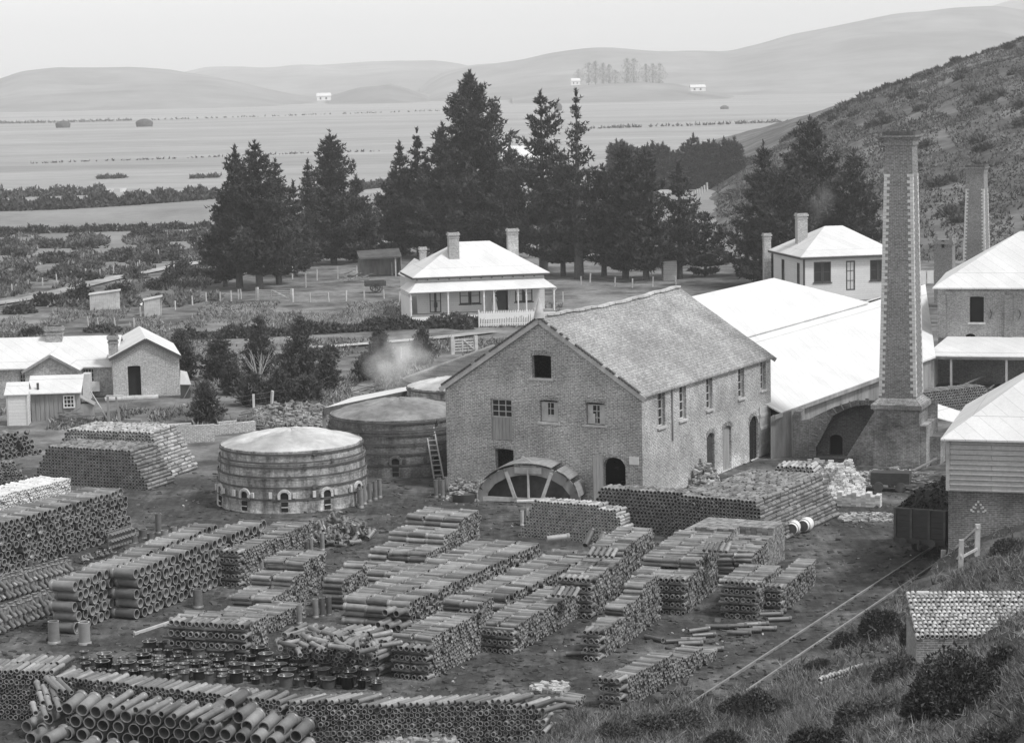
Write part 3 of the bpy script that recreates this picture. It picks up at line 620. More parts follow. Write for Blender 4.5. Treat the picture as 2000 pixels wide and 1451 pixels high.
b = MB(); b.slab([(1.0, CD, 3.5), (1.0, CD+4.6, 3.5), (2.7, CD+4.6, 5.0), (2.7, CD, 5.0)], .06); b.slab([(2.7, CD, 5.0), (2.7, CD+4.6, 5.0), (4.2, CD+4.6, 3.7), (4.2, CD, 3.7)], .06); r2 = b.build('roof', M['iron'], ct); chimney(r2, 2.9, CD+.6, 4.3, 6.4, .65, .6)
b = MB(); b.M = Matrix.Translation((2.75, vd-.2, fl)); b.lathe([(.13, .55), (.17, .6), (.16, 1.0), (.06, 1.12), (.06, 1.2)], 10); tag(b.build('water_bag', M['cloth_dark'], None), 'dark canvas bag hanging on the cottage veranda wall', 'bag')
bpy.data.objects['water_bag'].location = tuple(np.array(p0)); bpy.data.objects['water_bag'].rotation_euler = (0, 0, rzc)
picket('white picket fence with a gate in front of the veranda cottage', G(936, 640), G(1046, 636), 1.55)
# right-hand white house
p0 = at(1570, 590, -1); hs = thing('weatherboard_house', 'square white house with dark trimmed windows between pines and sheds', 'house', p0, math.radians(11)); HW, HDp = 9.2, 9.4; hz_ = .6
b = MB(); b.wall(HW, [(0, 4.3), (HW, 4.3)], [(1.0, 2.7, 1.8, 3.75, 0), (4.2, 5.1, .95, 3.75, 0), (6.6, 8.2, 1.8, 3.75, 0)], .1); b.M = RZ(HW, 0, 90); b.wall(HDp, [(0, 4.3), (HDp, 4.3)]); b.M = RZ(0, HDp, -90); b.wall(HDp, [(0, 4.3), (HDp, 4.3)], [(2.6, 3.5, 1.6, 3.6, 0), (7.4, 8.2, 1.6, 3.6, 0)], .1); b.M = RZ(HW, HDp, 180); b.wall(HW, [(0, 4.3), (HW, 4.3)])
b.build('wall', M['whiteboard'], hs)
b = MB()
for q in hip(HW, HDp, 4.3, 2.5, .4, 1.8): b.slab(q, .06)
rf = b.build('roof', M['iron'], hs); chimney(rf, 1.5, 5.2, 5.0, 8.1, 1.0, .8); chimney(hs, -.3, HDp+1.2, 0, 5.9, .7, .6)
b = MB(); b.box(-.44, HW+.44, -.44, -.4, 4.05, 4.24); b.box(-.44, -.4, -.4, HDp+.4, 4.05, 4.24); b.box(-.03, .12, -.03, 0, 0, 4.1); b.box(-.03, 0, 0, .12, 0, 4.1); b.build('trim', M['dark'], hs)
for x0, x1 in ((1.0, 1.83), (1.87, 2.7), (6.6, 7.38), (7.42, 8.2)): window(hs, I, x0, x1, 1.8, 3.75, .03, 1, 2, 'dark', 'glass', .1)
window(hs, I, 4.2, 5.1, .95, 3.75, .03, 2, 3, 'dark', 'glass_pale', .12, False, 'door')
for x0, x1 in ((2.6, 3.5), (7.4, 8.2)): window(hs, RZ(0, HDp, -90), x0, x1, 1.6, 3.6, .03, 1, 2, 'dark', 'glass')
# ------------------------------------------------------------------ right brick works building and lean-to
p0 = at(1832, 748); rb = thing('brick_works', 'upper-storey brick works building with hipped white roof at the right edge', 'factory', p0, math.radians(-15)); BW, BD, BE = 12.5, 11, 6.35
b = MB(); b.wall(BW, [(0, BE), (BW, BE)], [(2.05, 2.95, 4.05, 5.75, .08), (5.7, 6.6, 4.05, 5.75, .08), (1.8, 2.4, 3.0, 3.3, .25)], .3); b.M = RZ(BW, 0, 90); b.wall(BD, [(0, BE), (BD, BE)]); b.M = RZ(0, BD, -90); b.wall(BD, [(0, BE), (BD, BE)]); b.M = RZ(BW, BD, 180); b.wall(BW, [(0, BE), (BW, BE)]); b.M = None
for x in (0, 4.3, 9): b.box(x-.02 if x else -.03, x+.5, -.09, -.003, 3.0, BE-.5)
b.box(.5, 4.3, -.06, -.004, BE-.5, BE-.25); b.box(4.8, 9, -.06, -.004, BE-.5, BE-.25)
b.build('wall', M['brickR'], rb)
b = MB()
for q in hip(BW, BD, BE, 3.3, .35, 2.5): b.slab(q, .08)
b.build('roof', M['iron'], rb)
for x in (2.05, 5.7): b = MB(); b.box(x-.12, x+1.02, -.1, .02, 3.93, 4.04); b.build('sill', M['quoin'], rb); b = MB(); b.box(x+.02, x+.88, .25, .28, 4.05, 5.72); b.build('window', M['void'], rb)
for x in (3.35, 5.2): b = MB(); b.beam((x, -.06, 4.9), (x+.12, -.06, 4.6), .05); b.beam((x+.12, -.06, 4.6), (x, -.06, 4.3), .05); b.build('wall_anchor', M['dark'], rb)
b = MB(); b.slab([(-.6, -3.6, 2.25), (BW, -3.6, 2.25), (BW, -.02, 3.1), (.6, -.02, 3.1)], .07); b.build('leanto_roof', M['iron'], rb)
for x in (1.1, 4.6, 8): b = MB(); b.box(x-.07, x+.07, -3.5, -3.36, -.6, 2.2); b.build('post', M['palewood'], rb)
b = MB(); b.box(-.5, BW, -3.55, -3.48, 2.02, 2.16); b.build('beam', M['wood'], rb)
b = MB(); b.box(-.45, 0, -3.4, -.1, 0, 2.2); b.build('end_wall', M['quoin'], rb)
# ------------------------------------------------------------------ near right weatherboard-over-brick store
p0 = atY(1852, 1060, 89.0); st = thing('store_building', 'two-storey store of pale weatherboards over brick beside the coal wagon', 'storehouse', (p0[0], p0[1], -.2), math.radians(-17)); SW, SD = 9.5, 9.0
def szp(py): q = pr((p0[0], p0[1], -.2)); q2 = pr((p0[0], p0[1], 4.8)); return (q[1]-py)/(q[1]-q2[1])*5
zb_, ze_ = szp(957), szp(856)
b = MB(); b.box(0, SW, 0, SD, 0, zb_); b.build('brick_storey', M['brickH'], st)
b = MB(); b.box(-.04, SW+.04, -.05, SD+.04, zb_, ze_)
b.build('boarded_storey', M['board'], st)
b = MB()
for i in range(10): z = zb_+i*(ze_-zb_)/10; b.box(-.07, SW+.07, -.085+.004*(i % 3), -.05, z, z+.05)
b.build('board_laps', M['board'], st)
b = MB(); b.box(-.09, .05, -.1, .06, zb_, ze_-.05); b.build('corner_board', M['palewood'], st)
b = MB()
for q in hip(SW, SD, ze_, 2.9, .28, 1.6): b.slab(q, .07)
b.build('roof', M['iron'], st)
b = MB(); zt = zb_-.42
for i_ in range(4):
    for q_ in {-i_, i_}: b.box(1.16+q_*.09-.04, 1.16+q_*.09+.04, -.013, 0, zt-i_*.11-.045, zt-i_*.11+.04)
for q_ in (-1, 0, 1): b.box(1.16+q_*.12-.04, 1.16+q_*.12+.04, -.013, 0, zt-.28, zt-.22) if q_ else None
for q_ in (-2, 0, 2): b.box(1.16+q_*.1-.045, 1.16+q_*.1+.045, -.013, 0, zt-.42, zt-.36)
b.build('chalk_mark', M['quoin'], st)
# ------------------------------------------------------------------ left brick cottage row
p0 = at(222, 778); lc = thing('brick_cottage', 'brick cottage with dark open doorway in its gabled end wing', 'cottage', p0, math.radians(12)); LW, LD, LE = 4.42, 7.5, 2.75
gx = 2.25
b = MB(); b.wall(LW, [(0, LE+.05), (gx, 3.85), (LW, LE)], [(1.0, 1.85, .12, 2.12, .08)], .3); b.M = RZ(LW, 0, 90); b.wall(LD, [(0, LE), (LD, LE)]); b.M = RZ(0, LD, -90); b.wall(LD, [(0, LE), (LD, LE)]); b.M = RZ(LW, LD, 180); b.wall(LW, [(0, LE), (LW-gx, 3.85), (LW, LE)])
b.build('wall', M['brickL'], lc)
b = MB(); sk = 0.0
b.slab([(-.2, -.25, LE-.05), (gx, -.25, 3.97), (gx+sk, LD+.2, 3.97), (-.2+sk, LD+.2, LE-.05)], .08); b.slab([(gx, -.25, 3.97), (LW+.15, -.25, LE-.08), (LW+.15+sk*.8, LD+.2, LE-.08), (gx+sk, LD+.2, 3.97)], .08); rf = b.build('roof', M['iron'], lc)
b = MB(); b.beam((-.2, -.27, LE-.14), (gx, -.27, 3.85), .04, .2); b.beam((gx, -.27, 3.85), (LW+.15, -.27, LE-.18), .04, .2); b.build('bargeboard', M['dark'], lc)
b = MB(); chimney(rf, .15, .9, 2.9, 4.15, .62, .55, 'brickR'); b = MB(); b.M = Matrix.Translation((.15, .9, 0)); b.tube((0, 0, 4.15), (0, 0, 4.6), .14); b.build('chimney_pot', M['dark'], rf)
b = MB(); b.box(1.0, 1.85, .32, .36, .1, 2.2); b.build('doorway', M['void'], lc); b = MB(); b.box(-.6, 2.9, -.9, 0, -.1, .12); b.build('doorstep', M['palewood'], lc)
ROW0 = set(lc.children)
# long row to the left
X0 = -9.5; ry = 1.3
b = MB(); b.M = RZ(X0, ry, 0); b.wall(9.5, [(0, 2.1), (9.5, 2.1)], [(4.3-1.2, 4.3-.3, 1.0, 1.9, 0), (7.3, 8.1, .95, 1.9, 0)], .15); b.build('wall', M['brickL'], lc)
b = MB(); b.slab([(X0, ry-.3, 2.05), (.1, ry-.3, 2.05), (.1, ry+3.2, 3.75), (X0, ry+3.2, 3.75)], .08); b.slab([(X0, ry+3.2, 3.75), (.1, ry+3.2, 3.75), (.1, ry+6.5, 2.1), (X0, ry+6.5, 2.1)], .08); r3 = b.build('roof', M['iron'], lc)
chimney(r3, -4.4, ry+2.9, 3.2, 4.5, 1.1, .7, 'brickR')
b = MB(); b.box(X0, 0, ry+.3, ry+6.3, 0, 2.0); b.build('rear_block', M['brickL'], lc)
window(lc, RZ(X0, ry, 0), 3.1, 4.0, 1.0, 1.9, .08, 4, 3, 'palewood'); window(lc, RZ(X0, ry, 0), 7.3, 8.1, .95, 1.9, .08, 4, 3, 'palewood')
b = MB(); b.M = RZ(-5.7, -.6, 0); b.wall(3.5, [(0, 2.1), (1.75, 3.05), (3.5, 2.1)]); b.M = RZ(-2.2, -.6, 90); b.wall(2, [(0, 2.1), (2, 2.1)]); b.M = RZ(-5.7, 1.4, -90); b.wall(2, [(0, 2.1), (2, 2.1)]); b.build('porch_wall', M['brickL'], lc)
b = MB(); b.slab([(-5.85, -.85, 2.05), (-3.95, -.85, 3.15), (-3.95, 3.0, 3.15), (-5.85, 1.2, 2.05)], .08); b.slab([(-3.95, -.85, 3.15), (-2.05, -.85, 2.05), (-2.05, 1.2, 2.05), (-3.95, 3.0, 3.15)], .08); b.build('porch_roof', M['iron'], lc)
b = MB(); b.beam((-5.85, -.87, 1.97), (-3.95, -.87, 3.05), .04, .16); b.beam((-3.95, -.87, 3.05), (-2.05, -.87, 1.97), .04, .16); b.build('bargeboard', M['wood'], lc)
b = MB(); b.box(-2.0, -1.5, -.2, .8, 0, 1.7); b.box(-2.0, -1.0, .7, 1.25, .4, 1.0); b.build('stone_pier', M['quoin'], lc)
for o_r in [c for c in lc.children if c not in ROW0]: o_r.rotation_euler = (0, 0, math.radians(-10))
# lean-to shed, outhouse
p0 = at(62, 822); sh2 = thing('wooden_shed', 'rough plank shed with white iron roof and small-paned window', 'shed', p0, math.radians(5))
b = MB(); b.box(0, 3.0, 0, 1.8, 0, 1.75); b.build('wall', M['wood'], sh2); b = MB()
for i in range(11): b.box(.02+i*.28, .26+i*.28, -.035, 0, 0, 1.72)
b.build('boards', M['wood'], sh2)
b = MB(); b.slab([(-.2, -.3, 1.75), (3.15, -.3, 1.75), (3.15, 1.9, 2.6), (-.2, 1.9, 2.6)], .06); r_ = b.build('roof', M['iron'], sh2); b = MB(); b.tube((.45, .2, 1.9), (.45, .2, 2.35), .08); b.build('flue_pipe', M['iron_dark'], r_)
window(sh2, Matrix.Translation((0, -.08, 0)), 2.0, 2.7, .75, 1.55, .0, 3, 3, 'white', 'glass', .07, False)
b = MB(); b.slab([(3.0, .0, 1.4), (3.9, -.1, .9), (3.9, 1.2, .9), (3.0, 1.2, 1.4)], .05); b.box(3.02, 3.8, .05, 1.1, 0, .95); b.build('coal_bunker', M['wood'], sh2)
p0 = at(14, 832); oh = thing('outhouse', 'narrow white-boarded outhouse with a small pitched roof', 'outhouse', p0, math.radians(5))
b = MB(); b.box(0, 1.3, 0, 1.3, 0, 1.95); b.build('wall', M['whiteboard'], oh); b = MB(); b.slab([(-.1, -.12, 1.95), (1.4, -.12, 1.95), (1.35, .9, 2.6), (-.02, .9, 2.6)], .05); b.slab([(-.02, .9, 2.6), (1.35, .9, 2.6), (1.4, 1.45, 2.1), (-.1, 1.45, 2.1)], .05); b.build('roof', M['iron'], oh)
b = MB(); b.box(.02, .12, -.02, 0, 0, 1.9); b.box(1.18, 1.28, -.02, 0, 0, 1.9); b.build('corner_board', M['palewood'], oh)
# fowl houses
for px_, py_, w_, h_, lb in ((176, 606, 3.0, 1.9, 'wider grey plank fowl house at the left end of the run'), (282, 618, 1.7, 1.9, 'narrow pale plank fowl house at the right end of the run')):
    p0 = G(px_, py_); f_ = thing('fowl_house', lb, 'shed', p0, math.radians(8)); b = MB()
    n_ = int(w_/.2)
    for i in range(n_): b.box(i*.2, i*.2+.19, 0, .04, 0, h_*(.82+.18*i/n_))
    b.box(w_-.04, w_, .05, 1.4, 0, h_*.98); b.box(0, .04, .05, 1.4, 0, h_*.8); b.build('boards', M['palewood'], f_)
    b = MB(); b.slab([(-.1, -.1, h_*.84), (w_+.15, -.1, h_*1.02), (w_+.15, 1.5, h_*1.04), (-.1, 1.5, h_*.86)], .05); b.build('roof', M['palewood'], f_)
# ------------------------------------------------------------------ round kilns
def roundkiln(label, cx, cy, R, m, md, seed, holes=True, dh=.62):
    t = thing('round_kiln', label, 'kiln', (cx, cy, 0)); k = R/3.72; n = 72
    prof = [(3.80, 0), (3.76, .62), (3.70, .64), (3.68, 1.2), (3.68, 1.55), (3.72, 1.68), (3.62, 1.70), (3.60, 2.25), (3.64, 2.37), (3.52, 2.40), (3.50, 2.95), (3.42, 2.97)]
    b = MB(); b.lathe([(r*k, z) for r, z in prof], n); b.build('wall', M[m], t)
    rnd = random.Random(seed); b = MB(); rings = [(3.42*k*(1-q), 2.95+dh*(1-(1-q)**1.7)) for q in np.linspace(0, .985, 14)]
    vs = []
    for r, z in rings:
        for i in range(n): t_ = 2*math.pi*i/n; dr = .035*math.sin(i*.9+z*7)+.03*rnd.uniform(-1, 1); vs.append((r*math.cos(t_), r*math.sin(t_), z+dr*(r < 3.2)))
    vs.append((0, 0, rings[-1][1])); b.add(vs, [(a*n+i, a*n+(i+1) % n, (a+1)*n+(i+1) % n, (a+1)*n+i) for a in range(13) for i in range(n)]+[(13*n+i, 13*n+(i+1) % n, 14*n) for i in range(n)], True); b.build('dome', M[md], t)
    for z, r in ((2.82, 3.52), (2.42, 3.56), (2.2, 3.62), (1.74, 3.66), (1.24, 3.70), (.66, 3.74)):
        b = MB(); b.lathe([((r+.02)*k, z-.045), ((r+.055)*k, z-.045), ((r+.055)*k, z+.045), ((r+.02)*k, z+.045)], n)
        a = rnd.uniform(-2.2, -.9); b.tube((math.cos(a)*(r+.0)*k, math.sin(a)*r*k, z), (math.cos(a)*(r+.12)*k, math.sin(a)*(r+.12)*k, z), .1, n=8); b.build('iron_band', M['iron_dark'], t)
    if holes:
        for a in (-123, -91, -59, -27, -155):
            A_ = math.radians(a); MX = Matrix.Rotation(A_+math.pi/2, 4, 'Z') @ Matrix.Translation((0, -3.70*k, 0))
            b = MB(); b.M = MX
            for i in range(9): q = math.pi*i/8; b.beam((-.2*math.cos(q), -.06, .85+.2*math.sin(q)), (-.33*math.cos(q), -.06, .85+.33*math.sin(q)), .11, .14)
            b.box(-.32, -.2, -.13, .02, .7, .87); b.box(.2, .32, -.13, .02, .7, .87); fh = b.build('fire_mouth', M['quoin' if m == 'kiln' else 'kiln_dark'], t)
            b = MB(); b.M = MX; b.box(-.2, .2, -.05, .0, .7, .98); b.box(-.16, .16, -.12, .0, .1, .56); b.build('fire_hole', M['void'], fh)
            b = MB(); b.M = MX; b.box(-.16, .16, -.15, -.12, .3, .34); b.box(.4, .55, -.1, 0, .75, 1.0) if a != -27 else None; b.box(-.75, -.6, -.1, 0, .75, 1.05); b.build('grate_bar', M['quoin' if m == 'kiln' else 'iron_dark'], fh)
    return t
k1 = roundkiln('round brick kiln with pale clay dome, nearest the pipe stacks', -11.0, 112.95, 3.72, 'kiln', 'dome', 3)
k2 = roundkiln('soot-blackened round kiln with a ladder leaning on it', -6.1, 122.6, 3.95, 'kiln_dark', 'dome_dark', 5, True, .7)
k3 = roundkiln('round kiln half hidden behind the warehouse eaves', -3.3, 133.0, 3.0, 'kiln', 'dome', 9, False, .45)
def ladder(label, P0, P1, w_=.42, n_=12):
    a = Vector(P0); c = Vector(P1); t = thing('ladder', label, 'ladder', a); d = c-a; s_ = Vector((1, .1, 0)).normalized()*w_/2
    for q in (-1, 1): b = MB(); b.beam(s_*q, d+s_*q*.8, .07, .05); b.build('rail', M['palewood'], t)
    for i in range(n_): b = MB(); k = (i+.6)/n_; b.beam(d*k-s_*.95, d*k+s_*.95, .045); b.build('rung', M['palewood'], t)
    return t
lp = at(857, 934); lt = atY(836, 817, lp[1]+1.35); ladder('long pale ladder leaning against the sooty kiln', lp, lt, .5, 12)
lp = at(927, 960); lt = atY(932, 882, lp[1]+.7); ladder('short pale ladder leaning on the warehouse front', lp, lt, .4, 9)
# low roof and dark tiled shed behind the kilns
p0 = at(640, 880); q = thing('kiln_shed', 'low open shed with long pale sheet roof between kilns and paddock', 'shed', (p0[0], p0[1], 0)); b = MB()
w0 = atY(632, 797, 128); w1 = atY(800, 762, 134); w2 = atY(885, 738, 146); w3 = atY(690, 775, 137)
Rl = lambda p: (p[0]-p0[0], p[1]-p0[1], p[2])
b.slab([Rl(w0), Rl(w1), Rl(w2), Rl(w3)], .12); b.build('roof', M['iron'], q)
b = MB(); b.beam(Rl(w0-np.array([0, .1, .2])), Rl(w1-np.array([0, .1, .2])), .08, .42); b.build('fascia', M['bark'], q)
b = MB()
for pp in (w0, w1, w2, w3): b.box(pp[0]-p0[0]-.1, pp[0]-p0[0]+.1, pp[1]-p0[1]-.1+.2, pp[1]-p0[1]+.3, 0, pp[2]-.2)
b.build('post', M['wood'], q)
b = MB(); v = [Rl(at(782, 800, 0)+np.array([0, 14, 0])), Rl(at(1000, 770, 0)+np.array([0, 14, 0]))]
p0 = atY(786, 744, 150); q = thing('tiled_shed', 'dark tiled shed roof sloping up behind the warehouse', 'shed', (p0[0], p0[1], 0))
a_, b_, c_, d_ = atY(785, 742, 150), atY(965, 676, 157), atY(1040, 700, 152), atY(890, 772, 145); o_2 = lambda p: (p[0]-p0[0], p[1]-p0[1], p[2])
b = MB(); b.slab([o_2(d_), o_2(c_), o_2(b_), o_2(a_)], .15); b.build('roof', brickmat('dark_tile_roof', .10, .15, .07, bw_=.3, rh=.18, stain=.3), q)
b = MB(); A_, B_, C_, D_ = [np.array(o_2(p)) for p in (a_, b_, c_, d_)]
for p_, q_ in ((A_, B_), (B_, C_), (C_, D_), (D_, A_)):
    p_ = p_*np.array([.97, .97, 1]); q_ = q_*np.array([.97, .97, 1]); b.add([(p_[0], p_[1], 0), (q_[0], q_[1], 0), (q_[0], q_[1], q_[2]-.15), (p_[0], p_[1], p_[2]-.15)], [(0, 1, 2, 3)])
b.build('wall', M['brickR'], q)
b = MB(); b.beam(tuple(A_+np.array([0, 0, .05])), tuple(B_+np.array([0, 0, .05])), .2, .1); b.build('ridge_cap', M['wood'], q)

# ------------------------------------------------------------------ pipes
def pipeverts(d, L, seg, sock=True, t=None):
    t = t if t is not None else (.10 if d > .29 else .14)
    r = d/2*(.84 if sock else 1.0); R = d/2; ri = r*(1-t*1.6); rs = R*.86 if sock else ri
    if sock: P = [(r, 0), (r, L*.88), None, (r, L*.88), (R, L*.90), (R, L), None, (R, L), (rs, L), None, (rs, L), (rs, L*.91), (ri, L*.90), (ri, 0), None, (ri, 0), (r, 0)]
    else: P = [(r, 0), (r, L), None, (r, L), (ri, L), None, (ri, L), (ri, 0), None, (ri, 0), (r, 0)]
    V = []; Q = []; prev = False; base = 0
    ang = np.arange(seg)*2*math.pi/seg
    for p in P:
        if p is None: prev = False; continue
        s = len(V)*seg
        V.append(np.stack([p[0]*np.cos(ang), np.full(seg, p[1]), p[0]*np.sin(ang)], 1))
        if prev:
            i = np.arange(seg); Q.append(np.stack([s-seg+i, s-seg+(i+1) % seg, s+(i+1) % seg, s+i], 1))
        prev = True
    return np.concatenate(V), np.concatenate(Q)
PIPES = []    # dict(pos, dir, d, L, sock, mat, kind, label, group, tone)
def addpipe(pos, dr, d, L, kind, label, group, m='pipe', sock=True, flip=False, tone=None, exposed=True):
    dr = np.asarray(dr, float); dr = dr/np.linalg.norm(dr); pos = np.asarray(pos, float)
    if flip: pos = pos+dr*L; dr = -dr
    PIPES.append(dict(pos=pos, dr=dr, d=d, L=L, kind=kind, label=label, group=group, m=m, sock=sock, tone=RNG.random() if tone is None else tone, ex=exposed))
def stack(A, B, rows, d, L, kind, label, group, m='pipe', sock=True, layers=1, side=1, slope=(0, 0), flip=.5, crib=0, cribrows=None, jit=.05, prof=None, yaw=.018, skew=0.0, z0=0.0, step=0):
    """front face base line from photo pixel A to B; pipes lie at right angles, away from the viewer"""
    a = G(*A) if len(A) == 2 else np.array(A, float); c = G(*B) if len(B) == 2 else np.array(B, float); a[2] = c[2] = z0
    t = c-a; ln = np.linalg.norm(t); t /= ln; n = np.array([-t[1], t[0], 0])*side; nc = int(ln/d); rh = d*.87
    cl = int(round(L/d)) if crib else 0
    for k in range(rows):
        off = .5*d*(k % 2); lo = off+d/2+slope[0]*k*d; hi = ln-d/2-slope[1]*k*d
        x = lo
        while x <= hi+1e-6:
            s_ = x/ln; rmax = rows if prof is None else np.interp(s_, [p[0] for p in prof], [p[1] for p in prof])
            if step and prof is not None: rmax = step*math.floor(rmax/step+.5)
            x_ = x; x += d
            if k >= rmax or (crib and x_ < crib*L*.5+.0): continue
            top = (k >= rmax-1.01) or k == rows-1; edge = x_-d < lo+d*.5 or x_+d > hi-d*.5
            for ly in range(layers):
                if ly > 0 and not (top or edge or k >= rmax-2.01) and ly != layers-1: continue
                j = RNG.normal(0, jit)*L; p = a+t*x_+n*(ly*(L+.03)+j)+np.array([0, 0, d*.5+k*rh+RNG.normal(0, .016 if top else .008)])
                dv = n+t*(skew+RNG.normal(0, yaw))*(3.2 if top else 1)+np.array([0, 0, RNG.normal(0, .012)])
                addpipe(p, dv, d, L, kind, label+(', in its top course' if top else ''), group+(', top course' if top else ''), m, sock, RNG.random() < flip, exposed=(ly == 0 or top))
    if crib:      # near end laid criss-cross so the ends face the near side
        cr = cribrows or rows; z = z0; k = 0; hgt = rows*rh
        nacr = max(1, int(L/(d*1.04)))
        r_near = rows if prof is None else prof[0][1]
        while z+d < r_near*rh+d*.6:
            if k % 2 == 0:   # a course of ends
                for i in range(layers*nacr):
                    p = a+n*(d*.52+i*d*1.04+(i//nacr)*.03)+t*RNG.normal(-.06, .03)+np.array([0, 0, z+d/2]); addpipe(p, t+n*RNG.normal(0, .02), d, L*.52*crib+.1, kind, label, group, m, sock, RNG.random() < .25)
                z += d*.98
            else:
                for i in range(max(1, int(L*.5*crib/d/1.6))):
                    for ly in range(layers): addpipe(a+t*(d*.5+i*d*1.7)+n*(ly*(L+.03)+RNG.normal(0, .03))+np.array([0, 0, z+d*.31]), n, d*.62, L, kind, label, group, m, sock, RNG.random() < .5)
                z += d*.6
            k += 1
    return a, t, n, ln
MP = 'medium_pipe'; SP = 'pipe'
# -- foreground long wall of small pipes
lb, gp = 'small pipe in the long foreground wall behind the large pipe heap', 'small pipes in the wall behind the large heap'
stack((-60, 1402), (110, 1408), 10, .195, .95, 'small', 'small pipe in the bent left end of the long foreground wall', 'small pipes at the left end of the foreground wall', prof=[(0, 8), (.5, 9.5), (1, 9)], flip=.12, layers=2)
stack((110, 1408), (560, 1462), 9, .195, .98, 'small', lb, gp, prof=[(0, 9), (1, 8.5)], flip=.12)
stack((560, 1462), (1068, 1446), 9, .195, .98, 'small', 'small pipe in the right half of the long foreground wall', 'small pipes in the right half of the foreground wall', prof=[(0, 8.3), (.3, 8), (.6, 7.7), (.85, 7.5), (.93, 6.5), (1, 5.5)], flip=.12, skew=.32)
# -- big pipes in front of it
lb, gp = 'large short pipe in the foremost heap at the bottom left corner', 'large pipes heaped at the bottom left'
def bigrow(pts, L=.95, d=.48, tilt=.12, lab=lb, grp=gp, z=None, dv=(.30, .88)):
    for px, py, zz in pts:
        p = at(px, py, zz); addpipe(p, (dv[0]+RNG.normal(0, .03), dv[1], tilt+RNG.normal(0, .015)), d, L, 'large', lab, grp, 'big')
zt = .98
bigrow([(131, 1383, zt), (160, 1386, zt), (187, 1390, zt), (215, 1395, zt), (246, 1399, zt), (275, 1404, zt), (303, 1406, zt), (332, 1410, zt), (362, 1414, zt), (482, 1418, zt-.1), (515, 1421, zt-.12), (546, 1426, zt-.15), (578, 1437, zt-.3)], lab='large pipe in the top row of the foremost heap at bottom left', grp='top row of the bottom left heap')
bigrow([(147, 1408, .62), (174, 1411, .62), (201, 1416, .62), (231, 1419, .62), (262, 1424, .62), (290, 1428, .62), (320, 1430, .62), (350, 1432, .62), (380, 1436, .62), (410, 1428, .70), (440, 1434, .62), (470, 1440, .6), (500, 1444, .6), (530, 1450, .55)], lab='large pipe in the second row of the foremost heap at bottom left', grp='second row of the bottom left heap')
bigrow([(130+k*30, 1432+k*2.6, .24) for k in range(16)], tilt=.02)
bigrow([(405, 1396, 1.12), (435, 1396, 1.12), (465, 1400, 1.12), (449, 1374, 1.46)], lab='large pipe piled above the top row of the foremost heap', grp='pipes piled above the top row', tilt=.08, dv=(.42, .85))
bigrow([(52, 1419, .35), (82, 1424, .32), (94, 1402, .70), (60, 1442, .2), (90, 1446, .2)], tilt=.05, dv=(.4, .85))
bigrow([(150, 1468, .42), (190, 1474, .42), (232, 1480, .42)], tilt=.06, dv=(.4, .85))
for k in range(9): bigrow([(215+k*25, 1378+k*4.0, 1.28)], d=.26, L=1.2, tilt=.06, dv=(.42, .86), lab='slim pipe lying between the foreground heap and the long wall', grp='slim pipes behind the foreground heap')
for k in range(3): p = at(140-k*12, 1352-k*2, 1.35); addpipe(p, (-.55, .75, .22), .2, 1.0, 'small', 'small pipe sliding off the left end of the foreground heap', 'small pipes sliding off the heap')
for k, (x, y) in enumerate(((78, 1350), (92, 1358), (108, 1362), (84, 1372), (98, 1380), (116, 1384), (70, 1392), (90, 1400))): addpipe(at(x, y, 1.2-.14*(k//3)), (-.3, .9, .12), .22, .8, 'small', 'small pipe in the tilted bundle at the left of the foreground heap', 'tilted bundle of small pipes')
# -- big pipe stacks, left middle
SB = 'large pipe in the tall double stack left of centre'
stack((146, 1240), (430, 1112), 5, .46, 1.0, 'large', 'large pipe in the rear half of the tall left-centre stack', 'large pipes in the rear left-centre stack', 'big', flip=.06, yaw=.015)
stack((262, 1213), (525, 1106), 5, .46, 1.02, 'large', 'large pipe in the front half of the tall left-centre stack', 'large pipes in the front left-centre stack', 'big', flip=.06, yaw=.015)
stack((-70, 1145), (268, 1043), 7, .37, 1.0, 'large', 'large pipe in the long dark stack at the left edge', 'large pipes in the left edge stack', 'big', flip=.1, slope=(0, .25), layers=2, yaw=.015)
stack((-60, 1040), (152, 985), 8, .2, .6, 'whitepipe', 'white glazed pipe in the chalk-white stack at the left edge', 'white glazed pipes at the left edge', 'whiteglaze', flip=.2, slope=(0, .3), layers=3, jit=.08)
# -- tiles piles
stack((60, 944), (294, 958), 12, .195, .34, 'tile', 'plain drain tile in the broad trapezoid pile at left', 'drain tiles in the broad left pile', 'tile_dark', sock=False, layers=7, slope=(.5, .5), jit=.04)
stack((92, 922), (340, 933), 14, .195, .34, 'tile', 'plain drain tile in the broad trapezoid pile at left', 'drain tiles in the broad left pile', 'tile', sock=False, layers=8, slope=(.5, .5), jit=.12)
stack((-40, 905), (90, 886), 5, .34, .8, 'medium', 'pipe in the loose heap below the outhouse', 'pipes heaped below the outhouse', 'tile_dark', layers=1, slope=(.3, .8), yaw=.1, jit=.12, flip=.4)
stack((-50, 952), (60, 944), 7, .2, .6, 'small', 'small pipe in the rough pile beside the left tile pile', 'small pipes in the rough left pile', 'tile_dark', slope=(.3, .6), yaw=.12, jit=.12)
stack((1012, 1048), (1236, 1068), 12, .165, .45, 'tile', 'narrow drain tile in the small rounded pile before the arched frame', 'narrow drain tiles in the small rounded pile', 'tile', sock=False, slope=(.42, .42), layers=2, jit=.03, prof=[(0, 12), (.45, 12), (1, 10)])
stack((1150, 1032), (1345, 1046), 12, .185, .5, 'tile', 'drain tile in the dark pile under the arched doorway', 'drain tiles under the arched doorway', 'tile_dark', sock=False, slope=(.25, 0), layers=2, jit=.03)
